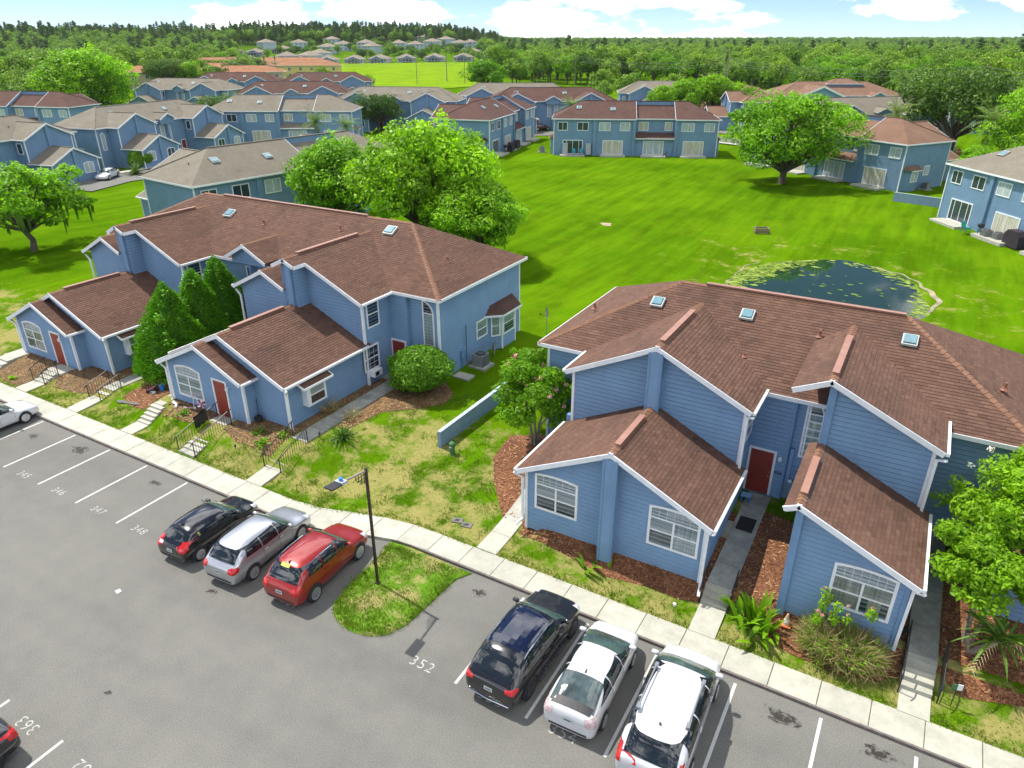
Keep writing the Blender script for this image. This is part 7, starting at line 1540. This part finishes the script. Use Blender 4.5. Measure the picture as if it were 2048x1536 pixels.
def make_car(label, loc, rz, m, L, W_, H, wb, fo, cl, hood, belt, x_cowl, x_wt, x_rr, x_rg, deck, wr=.33, spokes=7, rimm=None, rails=None, roofm=None, steep=False, tail='side', glassrear=None, dark_sill=False, pillars=(.05, -.95), group='cars parked in marked bays', name='parked_car', headm=None, plate=True, roof_w=.79, tailh=(.62, .95), rooffin=True, spoiler=0, mirror=None, sunroof=False, handle_m=None, rear_narrow=.90, tail_m=None):
    """x_* measured forward from the middle"""
    w = W_ / 2; xf, xr = L / 2, -L / 2; rimm = rimm or M_rim
    t = thing(name, label, 'car', loc, rz, group)
    def hoodsec(x, k, zu, zt_, f=1.0): return (x, zu, [(w * k, zu + .10), (w * k * 1.02, zt_ * .62 + .05), (w * k * .97, zt_ * .90), (w * k * .72, zt_ * .985), (0, zt_ * 1.01)])
    def cab(x, k, zr, rw, zb_=belt): return (x, cl, [(w * .97 * k, cl + .10), (w * 1.0 * k, zb_ * .70), (w * .96 * k, zb_), (w * rw * k, zr - .055), (0, zr + .01)])
    S = [hoodsec(xf, .55, cl + .12, hood * .60), hoodsec(xf - .06, .80, cl + .02, hood * .72), hoodsec(xf - .28, .93, cl, hood * .88), hoodsec(xf - fo, .985, cl, hood * .965), hoodsec(x_cowl + .12, 1.0, cl, hood + .01), hoodsec(x_cowl, 1.0, cl, belt + .005)]
    mid = (x_wt + x_cowl) / 2
    S.append(cab(mid, 1.0, (belt + H) / 2 + .055, (.97 + roof_w) / 2)); S.append(cab(x_wt, 1.0, H - .035, roof_w)); S.append(cab((x_wt + x_rr) * .55, 1.0, H, roof_w)); S.append(cab(x_rr, .985, H - .03, roof_w * .98, belt + .04))
    if steep:
        S.append(cab((x_rr + x_rg) / 2 , .96, (deck + H) / 2 + .05, roof_w * 1.04, belt + .05)); S.append((x_rg, cl + .02, [(w * .93, cl + .12), (w * .955, belt * .70), (w * .93, deck * .98), (w * .72, deck * 1.0), (0, deck * 1.01)]))
        S.append((xr + .04, cl + .05, [(w * .88, cl + .14), (w * .92, belt * .62), (w * rear_narrow, deck * .90), (w * .70, deck * .93), (0, deck * .95)])); S.append((xr, cl + .10, [(w * .76, cl + .18), (w * .84, belt * .58), (w * .80, deck * .68), (w * .60, deck * .70), (0, deck * .71)]))
    else:
        S.append(cab((x_rr + x_rg) / 2, .98, (deck + H) / 2 + .03, (.92 + roof_w) / 2, belt + .03)); S.append(hoodsec(x_rg, .97, cl, deck)); S.append(hoodsec(xr + .10, .93, cl + .03, deck * .99)); S.append(hoodsec(xr + .02, .86, cl + .08, deck * .86)); S.append(hoodsec(xr, .72, cl + .14, deck * .66))
    body = loft_body(S, m); bv = bvh_of(body); link('body', body, t)
    G1 = lambda nm, c, ax, mt, nu=8, nv=5, off=.012, par=t: patch(bv, c, ax, nu, nv, off).build(nm, mt, par)
    # glass
    wy = w * .80; G1('windscreen', [(x_cowl + .0, -w * .86), (x_cowl + .0, w * .86), (x_wt + .04, w * roof_w * .92), (x_wt + .04, -w * roof_w * .92)], 'z', M_cglass_g, 10, 6)
    if steep: G1('rear_window', [(-w * .74, deck * 1.02), (w * .74, deck * 1.02), (w * min(.72, roof_w * .84), H - .14), (-w * min(.72, roof_w * .84), H - .14)], 'x-', glassrear or M_cglass, 10, 6)
    else: G1('rear_window', [(x_rg + .06, -w * .80), (x_rg + .06, w * .80), (x_rr - .02, w * roof_w * .90), (x_rr - .02, -w * roof_w * .90)], 'z', glassrear or M_cglass, 10, 6)
    zt0, zb0 = H - .125, belt + .035; b0, b1 = pillars
    for sd, ax in ((1, 'y+'), (-1, 'y-')):
        xa = x_cowl - .12; x_end = x_rr + (.16 if steep else -.02); xe_b = x_rr + .02 if steep else (x_rr + x_rg) / 2 - .15
        G1('side_window', [(xa, zb0), (b0 + .03, zb0), (b0 + .03, zt0), (x_wt - .10, zt0)], ax, M_cglass); G1('side_window', [(b0 - .03, zb0), (b1 + .03, zb0 + .015), (b1 + .03, zt0), (b0 - .03, zt0)], ax, M_cglass); G1('side_window', [(b1 - .03, zb0 + .015), (xe_b + .05, zb0 + .06), (x_end + .04, zt0 - .03), (b1 - .03, zt0)], ax, M_cglass)
        for fx in (b0, b1 + (.02 if not steep else 0)): G1('door_seam', [(fx - .006, cl + .2), (fx + .006, cl + .2), (fx + .006, belt), (fx - .006, belt)], ax, M_blackpl, 1, 6, .003)
        G1('door_seam', [(x_cowl - .14, cl + .2), (x_cowl - .128, cl + .2), (x_cowl - .128, belt), (x_cowl - .14, belt)], ax, M_blackpl, 1, 6, .003)
        for fx in (b0 + .12, b1 + .12):
            loc, n_, _, _ = bv.ray_cast(Vector((fx, 3 * sd, belt - .13)), Vector((0, -sd, 0)))
            if loc is not None: MB().beam((fx - .10, loc.y + sd * .02, belt - .12), (fx + .10, loc.y + sd * .02, belt - .115), .03, .03).build('door_handle', handle_m or m, t)
        # mirror
        loc, n_, _, _ = bv.ray_cast(Vector((x_cowl - .22, 3 * sd, belt + .03)), Vector((0, -sd, 0))); yy = (loc.y if loc is not None else sd * w); mb = MB(); mb.lathe([(.02, -.13), (.075, -.10), (.085, 0), (.075, .09), (.02, .11)], 10, (x_cowl - .24, yy + sd * .13, belt + .10), 'y'); mb.beam((x_cowl - .24, yy - sd * .02, belt + .04), (x_cowl - .24, yy + sd * .08, belt + .06), .05, .03); mb.build('mirror', mirror or m, t, True)
        # wheels and arches
        for ax_x in (xf - fo, xf - fo - wb):
            disc(bv, ax_x, wr, wr * 1.16, sd).build('wheel_arch', M_blackpl, t)
            wheel(t, ax_x, sd * (w - .095), sd, wr, .22, spokes, rimm)
        if dark_sill: G1('sill_trim', [(xf - fo - .38, cl + .04), (xf - fo - wb + .38, cl + .04), (xf - fo - wb + .38, cl + .19), (xf - fo - .38, cl + .19)], ax, M_blackpl, 8, 2, .01)
        # lamps
        z0, z1 = tailh
        G1('head_lamp', [(xf - .42, hood * .70), (xf - .10, hood * .64), (xf - .10, hood * .74), (xf - .46, hood * .86)], ax, headm or M_head, 6, 3, .01)
        G1('tail_lamp', [(xr + .30, z0 + .06), (xr + .03, z0), (xr + .03, z1), (xr + .34, z1 - .02)], ax, tail_m or M_tail, 5, 4, .012)
        G1('tail_lamp', [(sd * w * .90, z0), (sd * w * (.60 if z1 - z0 < .4 else .78), z0 + .03), (sd * w * (.58 if z1 - z0 < .4 else .80), z1 - .04), (sd * w * .90, z1)], 'x-', tail_m or M_tail, 5, 4, .012)
        if rails:
            yr_ = sd * w * roof_w * .88; p = []
            for k in range(7):
                x = x_wt - .12 + (x_rr + .10 - x_wt + .12) * k / 6; loc, n_, _, _ = bv.ray_cast(Vector((x, yr_, 4)), Vector((0, 0, -1))); p.append((x, yr_, loc.z + (.055 if 0 < k < 6 else .0)))
            MB().tube(p, .018, 6).build('roof_rail', rails, t)
    if plate:
        pl = patch(bv, [(-.15, deck * .64), (.15, deck * .64), (.15, deck * .64 + .15), (-.15, deck * .64 + .15)], 'x-', 3, 2, .014).build('number_plate', M_plate, t); patch(bv, [(-.11, deck * .64 + .045), (.11, deck * .64 + .045), (.11, deck * .64 + .10), (-.11, deck * .64 + .10)], 'x-', 3, 1, .017).build('plate_characters', mat('plate_blue', (.10, .16, .16), .6, .5, 30), pl)
    G1('bumper_strip', [(-w * .7, cl + .16), (w * .7, cl + .16), (w * .7, cl + .24), (-w * .7, cl + .24)], 'x-', M_blackpl, 8, 2, .008)
    if rooffin:
        loc, n_, _, _ = bv.ray_cast(Vector((x_rr + .12, 0, 4)), Vector((0, 0, -1))); z = loc.z; MB().add([(x_rr + .2, -.02, z), (x_rr + .2, .02, z), (x_rr + .02, .02, z), (x_rr + .02, -.02, z), (x_rr + .03, 0, z + .08)], [(0, 1, 4), (1, 2, 4), (2, 3, 4), (3, 0, 4)]).build('antenna', M_blackpl, t)
    G1('wiper', [(x_cowl + .02, -w * .1), (x_cowl + .05, w * .7), (x_cowl + .025, w * .7), (x_cowl - .005, -w * .1)], 'z', M_blackpl, 6, 1, .02); G1('hood_seam', [(x_cowl + .075, -w * .84), (x_cowl + .075, w * .84), (x_cowl + .06, w * .84), (x_cowl + .06, -w * .84)], 'z', M_blackpl, 8, 1, .004)
    if sunroof: G1('glass_roof', [(x_wt - .05, -w * roof_w * .80), (x_wt - .05, w * roof_w * .80), (x_rr + .15, w * roof_w * .80), (x_rr + .15, -w * roof_w * .80)], 'z', mat('roof_glass', (.006, .010, .03), .03, .1, 2, spec=.9), 10, 8, .01)
    t['_'] = 0; del t['_']
    return t, bv
P_white = paint('white_car_paint', (.62, .63, .64), 0, .25); P_black = paint('black_car_paint', (.010, .010, .012), 0, .18); P_silver = paint('silver_car_paint', (.50, .52, .55), .75, .3); P_red = paint('red_car_paint', (.30, .018, .014), .25, .28); P_navy = paint('dark_car_paint', (.012, .013, .014), .2, .2)
HD = R(90)
def decal(bv, t, name, c, ax, m, nu=6, nv=3, off=.012): return patch(bv, c, ax, nu, nv, off).build(name, m, t)
# white sedan, nose to the kerb, cut by the frame edge
make_car('white sedan cut by the left frame edge, nose to the kerb', (-40.95, 14.9, 0), HD + .03, P_white, 4.6, 1.80, 1.44, 2.65, .95, .2, .88, .93, 1.02, .22, -1.05, -1.75, 1.02, .32, 5, pillars=(.12, -.75))
# black hatchback
t, bv = make_car('black hatchback, first of three cars parked side by side', (-23.12, 14.72, 0), HD + .045, P_black, 4.1, 1.70, 1.45, 2.57, .82, .19, .90, .94, .98, .26, -1.30, -1.78, .98, .31, 8, steep=True, rimm=M_rim, tailh=(.72, 1.08), glassrear=M_cglass, pillars=(.12, -.72), rear_narrow=.88, roof_w=.81)
decal(bv, t, 'sticker', [(.40, .86), (.62, .86), (.62, .94), (.40, .94)], 'x-', M_head); decal(bv, t, 'side_sticker', [(-1.18, 1.08), (-1.10, 1.08), (-1.10, 1.20), (-1.18, 1.20)], 'y-', mat('yellow_sticker', (.55, .50, .08), .5, .1))
# silver estate
t, bv = make_car('silver estate car with black roof rails between black and red cars', (-20.45, 15.0, 0), HD + .07, P_silver, 4.55, 1.78, 1.60, 2.70, .92, .22, .98, 1.04, 1.02, .38, -1.58, -2.0, 1.06, .34, 7, steep=True, rails=M_blackpl, rimm=M_rim, tailh=(.78, 1.02), dark_sill=False, pillars=(.18, -.68), roof_w=.84, rooffin=False, handle_m=M_chrome)
# red SUV
t, bv = make_car('red sport utility car with rails beside the grass island', (-17.55, 15.3, 0), HD + .065, P_red, 4.42, 1.84, 1.68, 2.66, .88, .24, 1.03, 1.10, .98, .42, -1.55, -1.95, 1.10, .36, 5, steep=True, rails=M_chrome, rimm=M_rim, tailh=(.80, 1.06), roof_w=.84, pillars=(.15, -.68), rooffin=True)
decal(bv, t, 'brake_sticker', [(-.12, 1.50), (.28, 1.50), (.28, 1.57), (-.12, 1.57)], 'x-', mat('yellow_sticker', (.75, .55, .03), .5, .1), 6, 1, .02)
# black SUV
t, bv = make_car('black sport utility car with glass roof and side steps', (-8.46, 15.70, 0), HD - .02, P_black, 4.92, 1.96, 1.74, 3.0, .92, .24, 1.08, 1.13, 1.18, .48, -1.55, -2.18, 1.13, .39, 10, steep=True, rails=M_chrome, rimm=M_rimdark, sunroof=True, tailh=(.88, 1.06), roof_w=.83, pillars=(.22, -.72), rooffin=False)
for sd in (1, -1):
    MB().beam((1.0, sd * .99, .36), (-1.0, sd * .99, .36), .14, .03).build('side_step', M_rimdark, t)
    for k in range(12): MB().box(-.95 + .165 * k, -.87 + .165 * k, sd * .99 - .03, sd * .99 + .05, .375, .384).build('step_pad', M_blackpl, t)
MB().tube([(-2.47, -.75, .42), (-2.50, 0, .40), (-2.47, .75, .42)], .025, 6).build('chrome_strip', M_chrome, t)
# white hybrid hatchback
t, bv = make_car('white liftback with dark rear spoiler glass between black and white cars', (-5.97, 15.70, 0), HD + .04, P_white, 4.46, 1.76, 1.49, 2.70, .92, .2, .92, .96, 1.32, .30, -.95, -2.02, 1.10, .32, 7, tailh=(.74, 1.04), pillars=(.22, -.70), roof_w=.81, rooffin=True, tail_m=mat('clear_tail_lamp', (.55, .42, .42), .12, .4, 9, spec=.8), glassrear=mat('rear_glass_grey', (.06, .085, .085), .05, .5, 1.6, spec=.9))
decal(bv, t, 'lower_glass', [(-2.06, -.62), (-2.06, .62), (-1.80, .66), (-1.80, -.66)], 'z', M_blackpl, 8, 2, .016)
# white minivan
t, bv = make_car('white minivan with grey roof rails, cut by the bottom frame edge', (-3.32, 15.50, 0), HD + .035, P_white, 5.1, 2.0, 1.76, 3.03, .98, .2, 1.08, 1.14, 1.62, .78, -1.95, -2.40, 1.15, .35, 7, steep=True, tailh=(.85, 1.35), roof_w=.93, pillars=(.48, -.72), rooffin=False)
M_vr = mat('grey_rail', (.22, .23, .26), .4, .15, 5, metal=.3)
for sd in (1, -1): MB().tube([(.45, sd * .70, 1.74), (.35, sd * .72, 1.82), (-1.25, sd * .72, 1.82), (-1.38, sd * .70, 1.74)], .03, 6).box(.28, .46, sd * .72 - .05, sd * .72 + .05, 1.73, 1.84).box(-1.40, -1.20, sd * .72 - .05, sd * .72 + .05, 1.73, 1.84).build('roof_rail', M_vr, t)
MB().lathe([(.04, 0), (.04, .03), (.01, .035)], 10, (-1.55, 0, 1.735)).build('antenna', M_blackpl, t)
# dark car in the opposite row
make_car('dark car in the opposite row at the lower left corner', (-20.35, 2.75, 0), -HD, P_navy, 4.7, 1.84, 1.46, 2.8, .95, .2, .9, .96, 1.0, .25, -1.1, -1.85, 1.08, .33, 10, tailh=(.72, 1.0), rimm=M_rimdark)
# far cars
make_car('white sedan parked before the grey roofed block at left', (-106.8, 64.3, zt(-106.8, 64.3) + .13), R(-58), P_white, 4.7, 1.84, 1.47, 2.75, .95, .2, .9, .95, 1.0, .25, -1.05, -1.8, 1.03, .33, 5, group='cars parked beyond the common')
make_car('dark red car parked beyond the lawn between the brown roofed blocks', (-79.5, 150.6, zt(-79.5, 150.6) + .16), R(62), paint('maroon_paint', (.06, .01, .014), .1), 4.6, 1.8, 1.5, 2.7, .9, .2, .95, 1.0, 1.0, .3, -1.4, -1.85, 1.02, .33, 5, steep=True, group='cars parked beyond the common')
make_car('grey car parked behind the vivid row of trees', (-27.5, 150.5, zt(-27.5, 150.5) + .16), R(-20), P_silver, 4.6, 1.8, 1.46, 2.7, .9, .2, .9, .95, 1.0, .25, -1.05, -1.8, 1.03, .33, 5, group='cars parked beyond the common')
# ------------------------------------------------------------------ patio things, signs, poles
def chair(label, x, y, z, rz, m, s=1.0, group=None, cat='chair'):
    t = thing('patio_chair', label, cat, (x, y, z), rz, group); t.scale = (s, s, s)
    MB().box(-.26, .26, -.25, .25, .38, .42).build('seat', m, t); MB().prism([(-.26, .22, .40), (.26, .22, .40), (.26, .36, .95), (-.26, .36, .95)], (0, .04, 0)).build('backrest', m, t)
    for sx in (-.23, .23):
        for sy in (-.22, .22): MB().box(sx - .02, sx + .02, sy - .02, sy + .02, 0, .4).build('leg', m, t)
        MB().box(sx - .03, sx + .03, -.24, .26, .58, .61).build('armrest', m, t)
    return t
def loc_of(b, p): 
    c, s = math.cos(b[2]), math.sin(b[2]); return (b[0] + p[0] * c - p[1] * s, b[1] + p[0] * s + p[1] * c, zt(b[0], b[1]) + .2 + .045)
IB = (-49.2, 129.5, R(-155.5)); MBk = (13.6, 89.8, R(126)); HB = (-76.3, 124.0, R(-77.3))
M_teal = mat('teal_plastic', (.02, .30, .36), .45, .1); M_grill = mat('dark_grill_cover', (.03, .02, .03), .7, .2)
for i, (px_, lb) in enumerate([(10.6, 'teal patio chair behind the brown block on the common, first of two'), (9.3, 'teal patio chair behind the brown block on the common, second of two')]): chair(lb, *loc_of(IB, (px_, 5.9)), IB[2] + 3.3, M_teal, 1.1, 'patio chairs on the common')
chair('black patio chair before the pale glazed door on the common', *loc_of(IB, (-5.2, 7.0)), IB[2] + 1.6, M_black, 1.1, 'patio chairs on the common')
for i, (p_, lb) in enumerate([((12.2, 4.95), 'pale cabinet against the brown block wall, outer one'), ((8.1, 4.95), 'pale cabinet against the brown block wall, beside the pier')]):
    x, y, z = loc_of(IB, p_); t = thing('storage_cabinet', lb, 'cabinet', (x, y, z), IB[2], 'pale patio cabinets'); MB().box(-.45, .45, -.3, .3, -.05, 1.85).build('carcass', mat('pale_plastic', (.42, .44, .48), .5, .08), t); MB().box(-.43, .43, .3, .315, .98, 1.82).build('door', mat('pale_plastic', (.42, .44, .48), .5, .08), t); MB().box(-.43, .43, .3, .315, .02, .94).build('door', mat('pale_plastic', (.42, .44, .48), .5, .08), t)
def grill(label, x, y, z, rz, s=1.0, covered=False):
    t = thing('barbecue_grill', label, 'barbecue', (x, y, z), rz, 'barbecues on patios'); t.scale = (s, s, s)
    if covered:
        MB().prism([(-.7, -.35, 0), (.7, -.35, 0), (.7, -.35, .8), (.45, -.35, 1.1), (-.45, -.35, 1.1), (-.7, -.35, .8)], (0, .7, 0)).build('cover', M_grill, t); MB().box(-.72, .72, -.37, .37, .0, .1).build('hem', M_grill, t)
    else:
        MB().lathe([(.05, .6), (.28, .72), (.32, .85), (.28, .98), (.05, 1.08)], 14).build('kettle', M_black, t)
        for k in range(3): a = 2.1 * k; MB().tube([(.2 * math.cos(a), .2 * math.sin(a), .7), (.33 * math.cos(a), .33 * math.sin(a), 0)], .02, 6).build('leg', M_black, t)
for p_, lb, cv in (((9.5, 6.0), 'black kettle barbecue on the patio beside the oak, nearest', 0), ((6.5, 6.1), 'covered dark barbecue on the patio beside the oak', 1), ((3.0, 6.1), 'covered barbecue farther along the patio beside the oak', 1)):
    x, y, z = loc_of(HB, p_); grill(lb, x, y, z, HB[2], 1.3, cv)
chair('turquoise lounge chair on the patio at the right edge', 4.3, 91.4, zt(4.3, 91.4) + .2, 2.2, M_teal, 1.3)
grill('large dark covered barbecue at the right frame edge', 8.6, 87.6, zt(8.6, 87.6) + .1, R(126), 1.5, True); grill('black kettle barbecue beside the turquoise chair', 5.6, 91.2, zt(5.6, 91.2) + .2, 0, 1.1)
ac_unit('grey outdoor air conditioner on the right edge patio, first of two', 6.2, 90.2, zt(6.2, 90.2) + .1, 1.1, R(36)); ac_unit('grey outdoor air conditioner on the right edge patio, second of two', 7.2, 89.4, zt(7.2, 89.4) + .1, 1.1, R(36)); ac_unit('dark outdoor air conditioner at the end wall of the tan roofed block', -.6, 116.2, zt(-.6, 116.2) + .05, 1.1, R(57)); ac_unit('outdoor air conditioner at the end of the brown block on the common', -63.6, 121.2, zt(-63.6, 121.2) + .1, 1.2, R(25))
t = thing('patio_umbrella', 'closed cream patio umbrella at the right frame edge', 'umbrella', (8.0, 90.3, zt(8, 90.3) + .1)); MB().tube([(0, 0, 0), (0, 0, 2.6)], .03, 6).build('pole', M_trim, t); MB().lathe([(.35, .95), (.30, 1.2), (.12, 2.3), (.02, 2.55)], 10).build('canopy', M_tan, t)
t = thing('fire_pit', 'small wooden crate box standing alone on the common', 'box', (-15.3, 82.2, zt(-15.3, 82.2)), .4)
for sx, sy in ((1, 0), (-1, 0), (0, 1), (0, -1)):
    for k in range(3): MB().box(sx * .7 - (.05 if sx else .75), sx * .7 + (.05 if sx else .75), sy * .45 - (.05 if sy else .42), sy * .45 + (.05 if sy else .42), .05 + .2 * k, .2 + .2 * k).build('plank', mat('weathered_wood', (.20, .17, .09), .9, .2, 6), t)
t.name = 'wooden_planter'
# stop sign
t = thing('stop_sign', 'red octagonal stop sign beyond the tan roofed block', 'sign', (2.6, 138, zt(2.6, 138)), R(30)); MB().tube([(0, 0, 0), (0, 0, 3.0)], .04, 6).build('post', M_greybox, t); pn = MB().prism([(.46 * math.cos(R(22.5 + 45 * k)), 0, 2.7 + .46 * math.sin(R(22.5 + 45 * k))) for k in range(8)], (0, .03, 0)).build('panel', mat('sign_red', (.45, .02, .02), .5, .1), t)
o = link('lettering', text_mesh('STOP', .26, M_trim), pn, None, (0, -.012, 2.7)); o.rotation_euler = (R(90), 0, 0)
# utility poles and wires
def pole(label, x, y, h, arm=True):
    t = thing('utility_pole', label, 'utility pole', (x, y, zt(x, y)), R(30), 'utility poles'); MB().tube([(0, 0, -.5), (0, 0, h)], [.18, .12], 8).build('pole', M_bark_pale, t)
    if arm: MB().box(-1.2, 1.2, -.06, .06, h - .9, h - .75).build('crossarm', M_bark_pale, t)
    return (x, y, zt(x, y) + h)
PP = [polar(px, d) for px, d in ((505, 345), (849, 352), (937, 352), (1140, 335), (1420, 300), (1893, 262), (2300, 240))]
lbs = ['utility pole among dark trees before the yellow building', 'utility pole at the middle of the bright field', 'utility pole near the palm in the bright field', 'utility pole before the dark wood edge', 'utility pole behind the vivid row of trees', 'utility pole above the right hand woods', 'utility pole beyond the right frame edge']
tops = [pole(lbs[i], x, y, 12.5) for i, (x, y) in enumerate(PP)]
for k, dz in enumerate((-.8, -1.9, -2.7)):
    pts = []
    for a_, b_ in zip(tops, tops[1:]):
        a_, b_ = Vector(a_), Vector(b_)
        for j in range(8): f_ = j / 8; q = a_.lerp(b_, f_); pts.append((q.x, q.y, q.z + dz - 2.2 * 4 * f_ * (1 - f_)))
    o = MB().tube(pts, .05, 4).build('power_line', M_greybox); tag(o, ('highest power line crossing before the woods', 'middle power line crossing before the woods', 'lowest power line crossing before the woods')[k], 'power line', 'power lines')
# white lorry cab and trailer by the right woods
x, y = polar(1985, 300); t = thing('lorry', 'white lorry cab and trailer parked before the right hand woods', 'lorry', (x, y, zt(x, y)), R(25)); MB().prism([(-2.2, -1.25, .8), (1.0, -1.25, .8), (1.0, -1.25, 2.0), (.2, -1.25, 3.9), (-2.2, -1.25, 4.1)], (0, 2.5, 0)).build('cab', P_white, t); MB().box(-16, -3, -1.25, 1.25, 1.1, 4.0).build('trailer', P_white, t)
for xx in (-.4, -5, -13.5, -15): MB().lathe([(.1, -1.3), (.5, -1.3), (.5, 1.3), (.1, 1.3)], 14, (xx, 0, .5), 'y').build('wheel', M_tyre, t)
MB().prism([(.45, -1.0, 2.5), (.98, -1.0, 2.1), (.98, 1.0, 2.1), (.45, 1.0, 2.5)], (.1, 0, .5)).build('windscreen', M_cglass, t)
# ------------------------------------------------------------------ aerial haze
hz = MB().box(-3600, 3600, -120, 5200, -12, 75)
m, nt, p, out = new_mat('haze_air'); nt.nodes.remove(p); v = nt.nodes.new('ShaderNodeVolumePrincipled'); v.inputs['Color'].default_value = (.80, .90, 1, 1); v.inputs['Density'].default_value = .000036; nt.links.new(v.outputs[0], out.inputs['Volume'])
HZ = hz.build('haze', m, None, kind='stuff'); tag(HZ, 'thin pale summer haze in the air over the whole place', 'haze')
